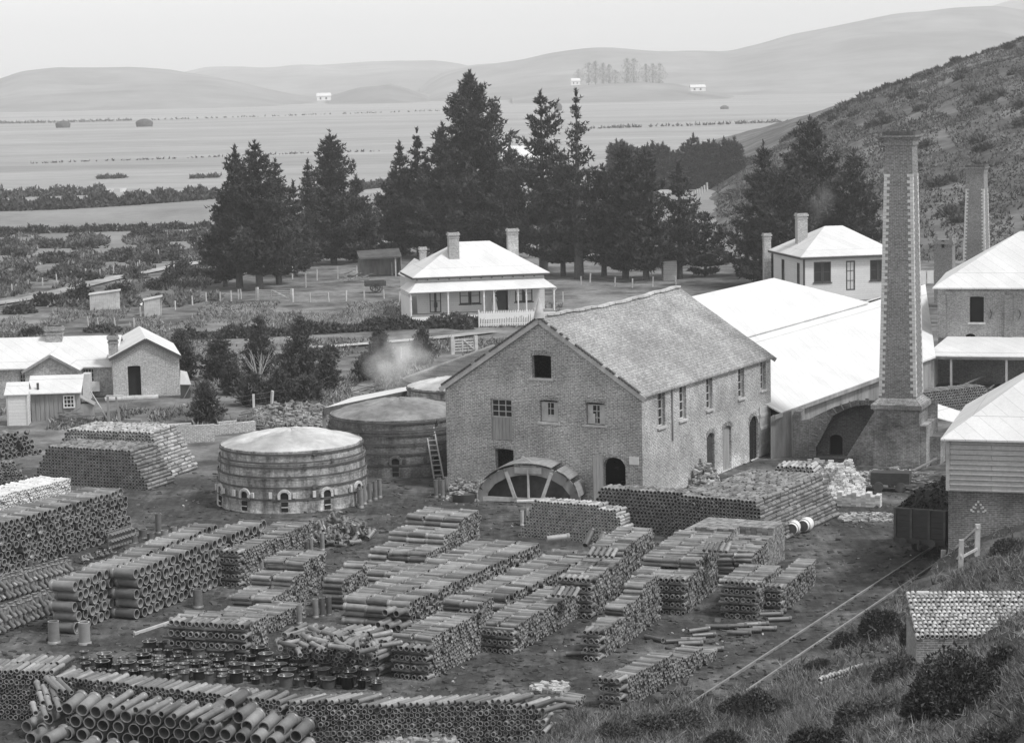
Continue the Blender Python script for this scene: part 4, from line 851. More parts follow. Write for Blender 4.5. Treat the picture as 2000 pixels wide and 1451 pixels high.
stack((1290, 1046), (1512, 1066), 12, .185, .42, 'tile', 'drain tile in the wide pile right of the arched doorway', 'drain tiles right of the arched doorway', 'tile_dark', sock=False, slope=(.45, .38), layers=17, jit=.07)
stack((1800, 815), (1935, 800), 9, .19, .4, 'tile', 'drain tile in the far dark pile right of the tall chimney', 'drain tiles right of the chimney', 'tile_dark', sock=False, slope=(.2, .2), layers=3, jit=.05)
stack((1505, 978), (1603, 982), 10, .2, .75, 'small', 'pipe in the crossed stack beside the white brick rubble', 'pipes beside the white rubble', 'tile', slope=(.1, .1), layers=2, jit=.05, flip=.3)
# -- middle stacks (near end first, far end second)
def S(A, B, rows, d, L, lab, grp, **k):
    k.setdefault('step', 2 if 'profile' not in k else 0)
    return stack(A, B, rows, d, L, k.pop('kind', 'medium'), lab, grp, **k)
S((470, 1146), (612, 1083), 8, .21, .75, 'small pipe in the stack just right of the tall double stack', 'pipes beside the tall double stack', layers=2, crib=1, prof=[(0, 8), (1, 7)], kind='small')
S((668, 1192), (722, 1160), 7, .23, .85, 'pipe in the narrow stepped stack below the fittings heap', 'pipes in the narrow stepped stack', prof=[(0, 6), (1, 7.5)], flip=.1)
S((760, 1172), (942, 1083), 10, .23, .85, 'pipe in the stepped stack that peaks below the round kilns', 'pipes in the peaked stepped stack', prof=[(0, 2), (.25, 4), (.5, 6), (.75, 9), (.9, 10), (1, 9)], layers=3, flip=.2)
S((500, 1222), (640, 1150), 8, .23, .85, 'pipe in the low stepped rows near the yard centre', 'pipes in low stepped rows', prof=[(0, 2), (.4, 4), (.7, 7.5), (1, 7)], layers=2, flip=.2)
S((520, 1240), (600, 1205), 3, .23, .85, 'pipe in the shallow row in front of the stepped rows', 'pipes in the shallow row', layers=2, flip=.3)
S((800, 1232), (1060, 1106), 5, .31, .95, 'medium pipe in the long broad central stack', 'medium pipes in the long central stack', prof=[(0, 3), (.2, 4), (1, 5)], layers=3, flip=.05)
S((985, 1222), (1175, 1125), 5, .31, .95, 'medium pipe in the front rank of the central stack', 'medium pipes in the central front rank', prof=[(0, 3), (.4, 4), (1, 5)], layers=2, flip=.12)
for i, (x, y) in enumerate(((752, 1196), (774, 1198), (738, 1220), (756, 1224), (778, 1226), (802, 1226))): addpipe(at(x, y, .75 if i < 2 else .3), (.5, .86, 0), .3, .8, 'medium', 'medium pipe facing out of the near end of the central stack', 'medium pipes facing out of the central stack')
for x, y in ((1143, 1043), (1166, 1050), (1187, 1060)): addpipe(at(x, y+22, 1.4), (.3, .7, .45), .3, .95, 'medium', 'medium pipe propped up on top of the central stack', 'medium pipes propped on the central stack')
addpipe(at(1068, 1052, 1.75), (1, .2, .05), .3, .95, 'medium', 'single medium pipe lying across the far top of the central stack', 'lone pipe')
S((1158, 1208), (1278, 1118), 10, .22, .7, 'small dark pipe in the tall crossed stack at yard centre', 'small pipes in the central crossed stack', layers=2, crib=1, kind='small', prof=[(0, 8), (.5, 9), (1, 10)])
S((838, 1330), (968, 1258), 10, .21, .72, 'small pipe in the crossed stack behind the long front wall', 'small pipes behind the front wall', layers=2, crib=1, kind='small', prof=[(0, 7), (.5, 8), (1, 10)])
S((1005, 1278), (1140, 1200), 7, .20, .75, 'small pipe in the low crossed stack below the central stack', 'small pipes below the central stack', layers=2, crib=1, kind='small', prof=[(0, 5.5), (1, 6)])
S((1172, 1292), (1290, 1208), 11, .20, .75, 'small pipe in the stepped stack at right of yard centre', 'small pipes in the right stepped stack', layers=1, crib=1.6, kind='small', prof=[(0, 6), (.3, 6.5), (.6, 8.5), (1, 11)])
S((1340, 1202), (1432, 1120), 11, .20, .75, 'small pipe in the tall crossed stacks in front of the brick stack', 'small pipes before the brick stack', layers=3, crib=1, kind='small', prof=[(0, 8), (.5, 10), (1, 11)])
S((1478, 1210), (1528, 1170), 8, .20, .75, 'small pipe in the left block of the right-hand crossed stacks', 'small pipes in the right block', layers=2, crib=1, kind='small')
S((1528, 1200), (1596, 1140), 7, .20, .75, 'small pipe in the rightmost crossed stack near the rails', 'small pipes near the rails', layers=1, crib=1, kind='small', prof=[(0, 6.5), (1, 7)])
S((1470, 1150), (1500, 1120), 8, .20, .75, 'small pipe in the loose top row of the right-hand stacks', 'loose top pipes', layers=2, kind='small', yaw=.1)
S((1213, 1388), (1400, 1286), 7, .19, .8, 'small pipe in the front right stack running towards the scrub', 'small pipes in the front right stack', layers=1, crib=1.4, kind='small', prof=[(0, 6.6), (.4, 6), (.7, 4), (1, 2)])
S((1120, 1388), (1150, 1374), 2, .2, .8, 'small pipe in the low step beside the front right stack', 'small pipes in the low step', crib=0, kind='small', side=1)
S((484, 1290), (530, 1262), 7, .24, .8, 'pipe in the squat crossed stack with wide ringed ends', 'pipes in the squat ringed stack', layers=4, crib=1.2, prof=[(0, 6.3), (1, 6)], kind='medium')
S((540, 1296), (745, 1326), 7, .22, .85, 'pipe in the jumbled pile facing the camera near the yard centre', 'pipes in the jumbled central pile', prof=[(0, 5), (.35, 5), (.55, 8), (.8, 7), (1, 6)], flip=.5, jit=.12, yaw=.1, layers=2, kind='medium')
# crooked pipes thrown on top of the jumbled pile and stacks
for i in range(34):
    x = RNG.uniform(545, 750); y = 1232+abs(x-650)*.18+RNG.uniform(0, 36); a_ = RNG.uniform(-1.2, 1.0); addpipe(at(x, y, 1.25+RNG.uniform(0, .25)), (math.sin(a_), math.cos(a_), RNG.uniform(-.05, .1)), .2, .85, 'medium', 'pipe thrown askew on top of the jumbled pile', 'pipes askew on the jumbled pile')
for (x0, y0, x1, z) in ((900, 1195, 938, 1.5), (1080, 1163, 1120, 1.35), (1150, 1085, 1195, 1.95), (1375, 1075, 1418, 2.0)):
    for i in range(5): addpipe(at(x0+(x1-x0)*i/4, y0+i*.8, z), (.22, .8, .15), .19, .8, 'small', 'small pipe laid end-on over the far top of its stack', 'small pipes laid end-on over stack tops')
# loose pipes lying by the rails
for x, y, a_ in ((1063*0+1300, 1258, 80), (1330, 1254, 95), (1345, 1238, 60), (1352, 1247, 75), (1378, 1228, 98), (1420, 1240, 100), (1412, 1228, 88), (1440, 1236, 94), (1455, 1224, 88), (1470, 1232, 96), (1440, 1226, 80), (1484, 1205, 85), (1490, 1198, 95), (1500, 1192, 88), (1325, 1262, 86), (1500, 1215, 84), (1260, 1248, 140), (1105, 1282, 93), (1352, 1278, 82), (1365, 1272, 95)):
    p = G(x, y); p[2] += .11; q_ = math.radians(a_); addpipe(p, (math.sin(q_), math.cos(q_)*.9, .0), .2, .9, 'small', 'loose pipe lying on bare ground beside the rails', 'loose pipes by the rails')
# ---------------- emit pipes: nearest 300 of each kind are objects, the rest of each kind one mass
MESHES = {}
def rimtone(V, Q, tn, sock, seg):
    # unglazed clay shows pale on the cut rims
    t = np.full(len(V), tn); n = len(V)//seg
    rows = {True: (5, 6, 11, 12), False: (2, 3, 6, 7)}[sock]
    rows = [r for r in rows if r < n]
    for r in rows: t[r*seg:(r+1)*seg] = tn*.3+1.25
    return t
def pipe_mesh(d, L, sock, m, tn, seg, part='all'):
    key = (round(d, 3), round(L, 2), sock, m, tn, seg, part)
    if key not in MESHES:
        V, Q = pipeverts(d, L, seg, sock); tt = rimtone(V, Q, tn, sock, seg)
        if part != 'all' and sock:
            f0 = Q[:, 0]//seg; issock = (f0 >= 2) & (f0 < 9); Q = Q[issock] if part == 'socket' else Q[~issock]
            used, inv = np.unique(Q, return_inverse=True); V = V[used]; tt = tt[used]; Q = inv.reshape(-1, 4)
        o = npmesh('tmp', V, Q, M[m], True, tone=tt); me = o.data; bpy.data.objects.remove(o); me.name = 'pipe_mesh'; MESHES[key] = me
    return MESHES[key]
def basis(dr):
    y = dr; x = np.cross(y, [0, 0, 1]); x = x/np.linalg.norm(x) if np.linalg.norm(x) > 1e-3 else np.array([1., 0, 0]); return x, y, np.cross(x, y)
CAT = {'large': ('large_pipe', 'large pipe'), 'medium': ('medium_pipe', 'pipe'), 'small': ('small_pipe', 'small pipe'), 'tile': ('drain_tile', 'drain tile'), 'whitepipe': ('white_pipe', 'white pipe')}
REST = {'large': 'remaining dark large pipes deep inside the left stacks', 'medium': 'mass of brown pipes filling the stacks of the middle yard', 'small': 'mass of small brown pipes packed in the yard stacks', 'tile': 'mass of narrow drain tiles packed in the yard piles', 'whitepipe': 'rest of the chalk-white pipes stacked at the left edge'}
for kind in CAT:
    P = [p for p in PIPES if p['kind'] == kind]
    def score(p):
        x, y = pr(p['pos']); inside = (-5 < x < 2005) and (-5 < y < 1456)
        return -(1000*inside*p['ex'])-p['d']/p['pos'][1]*100-(5 if p['L'] and p['pos'][2] > .9 else 0)*.01
    P.sort(key=score); ind = P[:290]; rest = P[290:]
    for p in ind:
        tn = round(p['tone']*4)/4; x, y, z = basis(p['dr']); mw_ = Matrix(((x[0], y[0], z[0], p['pos'][0]), (x[1], y[1], z[1], p['pos'][1]), (x[2], y[2], z[2], p['pos'][2]), (0, 0, 0, 1)))
        me = pipe_mesh(p['d'], p['L'], p['sock'], p['m'], tn, 24 if kind == 'large' else 14, 'barrel' if kind == 'large' else 'all')
        o = bpy.data.objects.new(CAT[kind][0], me); COL.objects.link(o); o.matrix_world = mw_; tag(o, p['label'], CAT[kind][1], p['group'])
        if kind == 'large':
            c = bpy.data.objects.new('socket', pipe_mesh(p['d'], p['L'], True, p['m'], tn, 24, 'socket')); COL.objects.link(c); c.parent = o
    if rest:
        byM = {}
        for p in rest: byM.setdefault(p['m'], []).append(p)
        first = None
        for m_, ps in byM.items():
            VV, QQ, TT = [], [], []; off = 0
            for p in ps:
                V, Q = pipeverts(p['d'], p['L'], 12 if p['m'] == 'big' else 9, p['sock']); x, y, z = basis(p['dr'])
                VV.append(p['pos']+V[:, :1]*x+V[:, 1:2]*y+V[:, 2:]*z); QQ.append(Q+off); TT.append(rimtone(V, Q, p['tone'], p['sock'], len(V)//(13 if p['sock'] else 8))); off += len(V)
            o = npmesh(CAT[kind][0]+'_mass', np.concatenate(VV), np.concatenate(QQ), M[m_], True, tone=np.concatenate(TT)); 
            lab = REST[kind]+('' if len(byM) == 1 else (', paler kind' if m_ in ('tile', 'whiteglaze') else ', darker kind'))
            tag(o, lab, CAT[kind][1], None, 'stuff')
print('PIPES', len(PIPES), {k: sum(p['kind'] == k for p in PIPES) for k in CAT})
# ---------------- upright pipes
def upr(px, py, d, h, label, group=None, m='big', collar=0):
    p = G(px, py); V, Q = pipeverts(d, h, 20, True); V = V[:, [0, 2, 1]].copy(); V[:, 1] *= -1
    if collar == 0: V[:, 2] = h-V[:, 2]; Q = Q[:, ::-1]
    o = npmesh('upright_pipe', V, Q, M[m], True, tone=rimtone(V, Q, RNG.random(), True, 20)*(2.2 if m == 'pot' else 1)-(1.0 if m == 'pot' else 0)); o.location = (p[0], p[1], p[2]+.001); return tag(o, label, 'upright pipe', group)
upr(106, 1256, .5, .85, 'wide upright pipe standing left of the split pale one'); upr(166, 1258, .5, .85, 'pale streaked upright pipe with a split side', m='tile')
upr(387, 1186, .46, .75, 'single upright pipe before the tall double stack')
for x, y in ((62, 1130), (72, 1134)): upr(x, y, .32, .8, 'dark upright pipe beside the left edge stack', 'upright pipes by the left edge stack')
for x, y, d, h in ((310, 1042, .34, .95), (280, 1050, .45, .4), (295, 1055, .4, .35), (322, 1052, .4, .4), (340, 1045, .35, .4), (262, 1060, .4, .35)): upr(x, y, d, h, 'upright pipe in the small cluster between the two left stacks', 'upright pipes between the left stacks')
for x, y in ((498, 1130), (511, 1128), (523, 1124), (533, 1120), (546, 1118), (560, 1112), (590, 1104), (600, 1092), (608, 1086)): upr(x, y, .24, .78, 'slim upright pipe leaning along the foot of the small stack', 'slim upright pipes at the small stack')
for x, y in ((617, 1206), (630, 1204), (643, 1202), (585, 1218), (489, 1275)): upr(x, y, .26, .75, 'slim upright pipe standing among the central rows', 'slim upright pipes among the central rows')
for x, y in ((1146, 1196), (1158, 1194)): upr(x, y, .34, 1.0, 'dark square-shouldered pipe standing by the central crossed stack', 'dark pipes by the central crossed stack')
for x, y in ((702, 988), (712, 985), (722, 980), (733, 976), (742, 972), (706, 992)): upr(x, y, .26, .95, 'glazed pipe standing against the pale-domed kiln', 'glazed pipes standing by the pale-domed kiln')
for x, y in ((858, 968), (865, 972), (872, 966), (852, 972)): upr(x, y, .25, .9, 'glazed pipe standing at the warehouse corner', 'glazed pipes at the warehouse corner')
for x, y in ((1020, 1026), (1034, 1024), (1050, 1024)): upr(x, y, .2, .7, 'pale upright pipe beside the small tile pile', 'pale pipes beside the small tile pile', 'tile')
upr(630, 1075, .24, .8, 'slim upright pipe standing before the fittings heap')
RNG2 = np.random.default_rng(11); fld = []
tries = 0
while len(fld) < 170 and tries < 30000:
    tries += 1; x = RNG2.uniform(165, 745); y = RNG2.uniform(1256, 1350); k = (x-175)/565
    if y < 1262+ (0 if .2 < k < .62 else 26)+k*8 or y > 1322+k*26: continue
    d = RNG2.choice([.3, .34, .38, .5, .56]); 
    if any(abs(x-a)/(d+c)*.036 < 1 and abs(y-b_)/(d+c)*.14 < 1 for a, b_, c in fld): continue
    fld.append((x, y, d))
for x, y, d in fld: upr(x, y, d, RNG2.uniform(.2, .34)+(.1 if d > .45 else 0), 'short wide-mouthed pipe standing open in the field of uprights' if d > .45 else 'narrow short pipe standing open in the field of uprights', 'wide short upright pipes' if d > .45 else 'narrow short upright pipes', 'pot', 1)
# ---------------- junction fittings (body, branch)
def fitting_mesh(m, seg=10):
    V1, Q1 = pipeverts(.24, .52, seg); V2, Q2 = pipeverts(.2, .28, seg); c, s_ = math.cos(.85), math.sin(.85)
    W = V2.copy(); W[:, 1] = V2[:, 1]*c-V2[:, 2]*s_+.2; W[:, 2] = V2[:, 1]*s_+V2[:, 2]*c+.04
    return np.concatenate([V1, W]), np.concatenate([Q1, Q2+len(V1)])
FV, FQ = fitting_mesh('big'); fo = npmesh('junction_fitting', FV, FQ, M['big'], True, tone=np.full(len(FV), .7)); FM = fo.data; bpy.data.objects.remove(fo)
def fit(p, yaw, pitch, label, group, sc_=1.0, roll=0):
    o = bpy.data.objects.new('junction_fitting', FM); COL.objects.link(o); o.location = tuple(p); o.rotation_euler = (pitch, roll, yaw); o.scale = (sc_,)*3; tag(o, label, 'pipe fitting', group)
for (x0, y0), (x1, y1), n_, lb, gp in (((0, 1178), (138, 1138), 15, 'branched fitting standing in the rear of two left rows', 'branched fittings in the rear left row'), ((0, 1242), (132, 1190), 15, 'branched fitting standing in the front of two left rows', 'branched fittings in the front left row')):
    for i in range(n_):
        for ly in range(2):
            for z_ in (0, 1):
                k = i/(n_-1); p = G(x0+(x1-x0)*k-6*ly+z_*4, y0+(y1-y0)*k-6*ly); p[2] += .12+.42*z_; fit(p, 1.9+RNG.normal(0, .28), .75+RNG.normal(0, .15), lb, gp)
for i in range(16): p = G(215+5.6*(i//2), 1078-1.8*(i//2)); p[2] = .15+.3*(i % 2); fit(p, 1.0, 1.4, 'round-bodied fitting in the short row behind the tall double stack', 'fittings behind the tall double stack', .9)
for i in range(95):
    a = RNG.uniform(0, 6.28); r_ = RNG.random()**.6; x = 655+68*r_*math.cos(a); y = 1052+17*r_*math.sin(a); p = G(x, y); p[2] = .1+(1-r_)*.75*RNG.random()+.05
    fit(p, RNG.uniform(0, 6.28), RNG.uniform(-.6, 1.2), 'broken bend or junction tossed on the fittings heap', 'broken fittings on the heap', RNG.uniform(.75, 1.15), RNG.uniform(-.5, .5))
for i in range(7): p = G(165+9*i, 1102-3*i); p[2] = .12; fit(p, RNG.uniform(0, 3), .3, 'small fitting lying between the left stacks', 'small fittings between the left stacks', .7)
# ------------------------------------------------------------------ vegetation
def tufts(C, D, s, rng, k=3, asp=.22):
    """k thin blades (triangles) per centre C, roughly along D, length s"""
    n = len(C); C = np.repeat(C, k, 0); D = np.repeat(D, k, 0)+rng.normal(0, .75, (n*k, 3)); D /= np.linalg.norm(D, axis=1)[:, None]
    S_ = np.cross(D, rng.normal(0, 1, (n*k, 3))); S_ /= np.linalg.norm(S_, axis=1)[:, None]+1e-6
    L_ = (np.asarray(s).reshape(-1, 1) if np.ndim(s) else np.full((n, 1), s)); L_ = np.repeat(L_, k, 0)*rng.uniform(.6, 1.4, (n*k, 1))
    a = C-S_*L_*asp; b_ = C+S_*L_*asp; c = C+D*L_
    V = np.stack([a, b_, c], 1).reshape(-1, 3); return V, np.arange(len(V)).reshape(-1, 3)
def crown(h, R, rng, base=.12, whorl=None, droop=.1, dens=1.0, power=.9, ragged=.25, leafs=.45, tips=0, lean=None):
    C, D, T, S_ = [], [], [], []; nw = whorl or int(h*1.25)
    for i in range(nw):
        t = base+(1-base)*(i+rng.uniform(-.3, .3))/nw; t = min(max(t, base*.8), .985); z = t*h
        rl = (R*((1-t)/(1-base))**power*min(1, .55+(t-base)*5)+.12)*rng.uniform(.78, 1.15)
        nb = int(5+5*(1-t)); ph = rng.uniform(0, 6.28)
        for j in range(nb):
            a = ph+j*6.283/nb+rng.normal(0, .25); L_ = rl*rng.uniform(1-ragged*1.6, 1+ragged); up_ = .45-droop+rng.normal(0, .15)+.6*t
            m = max(6, int(L_*17*dens)); q = rng.random(m)**.6
            x = np.cos(a)*L_*q; y = np.sin(a)*L_*q; zz = z+L_*(up_*q*q-droop*q*.6)+rng.normal(0, .06*h/10, m)
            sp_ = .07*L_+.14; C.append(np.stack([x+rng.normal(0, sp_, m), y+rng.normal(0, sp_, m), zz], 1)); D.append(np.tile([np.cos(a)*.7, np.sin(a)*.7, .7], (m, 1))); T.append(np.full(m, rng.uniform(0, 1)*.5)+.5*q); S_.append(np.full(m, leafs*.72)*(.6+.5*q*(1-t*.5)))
    m = 26; t = rng.uniform(.86, 1.02, m); C.append(np.stack([rng.normal(0, .05, m), rng.normal(0, .05, m), t*h], 1)); D.append(np.tile([0, 0, 1.6], (m, 1))); T.append(np.full(m, .8)); S_.append(np.full(m, leafs*.7))
    C = np.concatenate(C); 
    if lean is not None: C[:, 0] += lean*(C[:, 2]/h)**2
    return C, np.concatenate(D), np.concatenate(T), np.concatenate(S_)
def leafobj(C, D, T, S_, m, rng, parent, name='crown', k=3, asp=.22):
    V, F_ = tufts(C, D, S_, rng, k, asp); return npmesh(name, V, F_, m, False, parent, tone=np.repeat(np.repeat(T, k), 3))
def limbs(h, R, rng, base, tr):
    b = MB(); b.tube((0, 0, -.5), (0, 0, h*.35), tr, tr*.7, 9); b.tube((0, 0, h*.35), (0, 0, h*.93), tr*.7, .04, 7)
    for i in range(14):
        z = h*(base*.7+(.8-base)*i/14); a = rng.uniform(0, 6.28); l = R*.7*(1-z/h); b.tube((0, 0, z), (math.cos(a)*l, math.sin(a)*l, z+l*.35), tr*.22, .02, 5)
    return b
def pine(px, py, top, wpx, label, seed, Y=None, group=None, tm='pine', **kw):
    rng = np.random.default_rng(seed); p = G(px, py)
    if Y is not None: p = atY(px, py, Y); p[2] = float(gz(p[0], p[1]))
    # height from pixel top
    y0_ = pr(p)[1]; y1_ = pr(p+np.array([0, 0, 10.]))[1]; h = (y0_-top)/(y0_-y1_)*10; R = wpx/2*p[1]/F*(1.08 if top < 460 and wpx > 45 else .95)
    t = thing('pine_tree' if h > 6 else 'young_pine', label, 'tree', p, 0, group); tr = .028*h
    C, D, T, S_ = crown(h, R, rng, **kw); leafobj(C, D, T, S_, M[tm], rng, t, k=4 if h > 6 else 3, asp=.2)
    limbs(h, R, rng, kw.get('base', .12), tr).build('trunk', M['bark'], t); return t
pine(468, 562, 294, 120, 'left spire of the leftmost big pine clump', 1, base=.13, leafs=.6, dens=1.6)
pine(507, 566, 280, 150, 'tallest middle spire of the leftmost big pine clump', 2, base=.12, leafs=.6, dens=1.7)
pine(545, 556, 318, 110, 'right spire of the leftmost big pine clump', 3, base=.1, leafs=.6, dens=1.6)
pine(440, 560, 380, 80, 'low outer tree at the left of the leftmost pine clump', 4, base=.06, leafs=.6, dens=1.5)
pine(578, 540, 360, 70, 'small dark tree filling the right of the leftmost pine clump', 5, base=.06, leafs=.6, dens=1.5)
pine(606, 520, 318, 70, 'slim pine at the left of the second clump', 6, base=.05, leafs=.6, dens=1.5)
pine(652, 515, 262, 135, 'dense pointed pine standing alone in the second clump', 7, base=.05, leafs=.65, dens=1.9, power=.8)
pine(700, 512, 345, 90, 'low broad pine at the right of the second clump', 8, base=.04, leafs=.65, dens=1.8)
pine(786, 500, 282, 75, 'thin double-tipped pine left of the tallest pine', 9, base=.06, leafs=.65, dens=1.5, ragged=.4)
pine(820, 500, 258, 80, 'thin pine with knobbly tip just left of the tallest pine', 10, base=.06, leafs=.65, dens=1.5, ragged=.4)
pine(772, 500, 340, 110, 'bushy low pine behind the cottage clothes posts', 11, base=.04, leafs=.65, dens=1.7)
pine(925, 500, 146, 190, 'tallest pine, a broad dark cone behind the veranda cottage', 12, base=.05, leafs=.75, dens=1.9, power=.78, ragged=.3)
pine(870, 505, 245, 120, 'pine with long upswept boughs on the left flank of the tallest pine', 13, base=.05, leafs=.7, dens=1.6, ragged=.45)
pine(1000, 505, 285, 90, 'narrow pine between the tallest pine and the open-branched one', 14, base=.05, leafs=.65, dens=1.5)
pine(1062, 530, 188, 135, 'open-branched pine with flat boughs behind the cottage right chimney', 15, base=.16, leafs=.7, dens=1.3, ragged=.5, droop=.22, power=.7, whorl=17)
pine(1131, 545, 183, 95, 'tall thin pine with tufted bare top', 16, base=.12, leafs=.6, dens=1.0, ragged=.6, power=1.1, whorl=20)
pine(1100, 540, 330, 150, 'wide crowned pine below the tufted one', 17, base=.12, leafs=.65, dens=1.2, power=.6, ragged=.35)
pine(1180, 540, 330, 130, 'dark pine with broken crown right of the tufted one', 18, base=.14, leafs=.65, dens=1.2, power=.6, ragged=.35)
pine(1222, 545, 285, 110, 'leaning-topped pine left of the forked field pine', 19, base=.08, leafs=.65, dens=1.5, power=.7)
pine(1262, 548, 296, 110, 'forked field pine with stout visible trunk', 20, base=.1, leafs=.65, dens=1.5, power=.7)
pine(1328, 545, 322, 100, 'thin-topped pine beside the pale upright shed', 21, base=.14, leafs=.6, dens=1.2, power=1.0, ragged=.4)
pine(1378, 540, 420, 105, 'low round pine at the right end of the middle trees', 22, base=.06, leafs=.55, dens=1.6, power=.6)
pine(1492, 470, 285, 130, 'left pine of the clump behind the square white house', 23, Y=245, base=.05, leafs=.6, dens=1.6, ragged=.35)
pine(1582, 470, 238, 180, 'highest pine of the clump behind the square white house', 24, Y=255, base=.05, leafs=.65, dens=1.8, power=.75, ragged=.3)
pine(1668, 480, 300, 130, 'right pine of the clump behind the tall brick chimney', 25, Y=245, base=.04, leafs=.6, dens=1.7, power=.7)
pine(1540, 480, 330, 140, 'low pine filling the front of the right clump', 26, Y=240, base=.03, leafs=.6, dens=1.7, power=.6)
yp = [(355, 742, 645, 62, 'broad young pine against the brick cottage end'), (428, 742, 655, 70, 'dark bushy young pine second from the brick cottage'), (508, 735, 618, 56, 'slender young pine behind the bare pale shrub'), (588, 752, 622, 88, 'largest young pine in the paddock, dense and wide'),
      (497, 792, 730, 52, 'small dark pine below the bare shrub'), (546, 790, 725, 52, 'small dark pine right of the bare shrub'), (598, 790, 735, 50, 'small pine below the largest young one'), (402, 826, 748, 48, 'lowest young pine beside the fence posts'), (742, 705, 640, 36, 'thin young pine left of the smoke'), (826, 712, 642, 40, 'thin young pine right of the smoke'), (716, 742, 690, 34, 'tiny pine at the left edge of the smoke'), (455, 770, 705, 36, 'scrubby young pine between the two rows'), (640, 760, 690, 40, 'lopsided young pine right of the largest one')]
for i, (x, y, t_, w_, lb) in enumerate(yp): pine(x, y, t_, w_, lb, 40+i, tm='pine2', base=.02, leafs=.3, dens=3.2, power=.8, ragged=.3, whorl=16)
# far windbreak of planted trees
for i in range(26):
    x = 1195+i*10; y = 352-(i*.9)+(8 if 12 < i < 15 else 0); pine(x, y+6, 286-6*math.sin(i*.9)-(8 if i > 13 else 0)+RNG.uniform(-6, 8), 26, 'tree in the dark planted windbreak beside the pale road', 70+i, Y=480, group='windbreak trees', base=.02, leafs=.9, dens=1.1, whorl=14, power=.5)
def bush(px, py, wpx, hpx, label, seed, group=None, m='gorse', n=260, name='gorse_bush', Y=None, leaf=None, k=3):
    rng = np.random.default_rng(seed); p = G(px, py) if Y is None else hp(px, Y); s = p[1]/F; W = wpx*s/2; Hh = hpx*s/.97
    nl = max(3, int(3+W/.6)); C = []
    for i in range(nl):
        cx, cy = rng.uniform(-.65, .65)*W, rng.uniform(-.5, .5)*W*.7; rr = rng.uniform(.45, .8); m_ = int(n/nl*1.5)
        d = rng.normal(0, 1, (m_, 3)); d /= np.linalg.norm(d, axis=1)[:, None]; r_ = rng.uniform(.55, 1.05, (m_, 1)); q = d*r_*np.array([W*rr, W*rr*.8, Hh*rng.uniform(.5, .95)])+np.array([cx, cy, 0]); q[:, 2] = np.abs(q[:, 2]); C.append(q)
    C = np.concatenate(C); D = C/np.array([W, W, Hh])+np.array([0, 0, .4]); T = rng.random(len(C)); lf = leaf or max(.10, .16*Hh)
    V, F_ = tufts(C, D, np.full(len(C), lf), rng, k, .3); o = npmesh(name, V, F_, M[m], False, None, tone=np.repeat(np.repeat(T, k), 3)); o.location = tuple(p); return tag(o, label, 'bush', group)
def hedge(name, pts, hpx, wd, label, m='gorse_dark', seed=1, dens=60, leaf=.3):
    rng = np.random.default_rng(seed); P = np.array([G(*p) for p in pts]); C = []; 
    for a, c in zip(P[:-1], P[1:]):
        L_ = np.linalg.norm(c-a); n = int(L_*dens); t = rng.random(n); q = a+(c-a)*t[:, None]; h = hpx*a[1]/F*(.7+.35*np.sin(t*L_*1.1+a[0])*np.sin(t*L_*.37)+.15*rng.random(n)); d = rng.normal(0, 1, (n, 3)); d /= np.linalg.norm(d, axis=1)[:, None]; d *= rng.uniform(.6, 1.05, (n, 1))
        q[:, 0] += d[:, 0]*.5; q[:, 1] += d[:, 1]*wd/2; q[:, 2] = gz(q[:, 0], q[:, 1])+np.abs(d[:, 2])*h; C.append(q)
    C = np.concatenate(C); V, F_ = tufts(C, np.tile([0, 0, .8], (len(C), 1)), np.full(len(C), leaf), rng, 3, .35)
    o = npmesh(name, V, F_, M[m], tone=np.repeat(rng.random(len(C)), 9)); return tag(o, label, 'hedge')
hedge('hedge', [(345, 664), (480, 660), (620, 652), (780, 643), (935, 638)], 26, 1.6, 'clipped dark hedge running below the cottage garden', seed=2, dens=150, leaf=.28)
hedge('hedge', [(-60, 414), (120, 408), (260, 400), (420, 388)], 27, 9, 'thick dark gorse hedge across the left middle distance', seed=3, dens=60, leaf=.8)
hedge('hedge', [(-40, 388), (60, 384), (190, 380), (200, 378)], 20, 8, 'broken scrub hedge behind the thick gorse hedge', seed=4, dens=30, leaf=.8, m='gorse')
hedge('hedge', [(690, 372), (780, 362)], 14, 8, 'dark hedge seen between the second and third pine clumps', seed=5, dens=40, leaf=.8)
hedge('hedge', [(-80, 247), (0, 242), (120, 240), (260, 236)], 2.6, 14, 'far dark hedge line across the pale plain at left', seed=6, dens=1.6, leaf=1.8, m='gorse')
hedge('hedge', [(300, 235), (520, 228), (900, 216)], 1.4, 8, 'thin far hedge continuing across the plain', seed=7, dens=.5, leaf=1.4, m='gorse')
hedge('hedge', [(1150, 252), (1350, 246), (1560, 238)], 2.0, 12, 'far low hedge line on the plain at right', seed=8, dens=1.0, leaf=1.6, m='gorse')
hedge('hedge', [(190, 350), (245, 348)], 5, 6, 'short far hedge above the white railings', seed=9, dens=12, leaf=1)
hedge('hedge', [(370, 349), (430, 347)], 5, 6, 'short far hedge left of the first pines', seed=10, dens=12, leaf=1)
hedge('hedge', [(60, 320), (300, 312), (600, 300), (740, 296)], 1.0, 4, 'low ditch bank growth across the near plain', seed=12, dens=1.2, leaf=.8, m='gorse')
bushlab = 'scrubby gorse bush on rough ground left of the pines'
r2_ = np.random.default_rng(21)
for i in range(62):
    x = r2_.uniform(-10, 425); k = r2_.random(); y = 462+k*70+(425-x)*.085*k; bush(x, y, r2_.uniform(24, 62), r2_.uniform(9, 20), bushlab+(', upper part' if y < 500 else ', lower part by the track'), 200+i, ('gorse on the upper rough ground' if y < 500 else 'gorse on the lower rough ground'), n=150, m='gorse' if i % 3 else 'gorse_dark', leaf=.45)
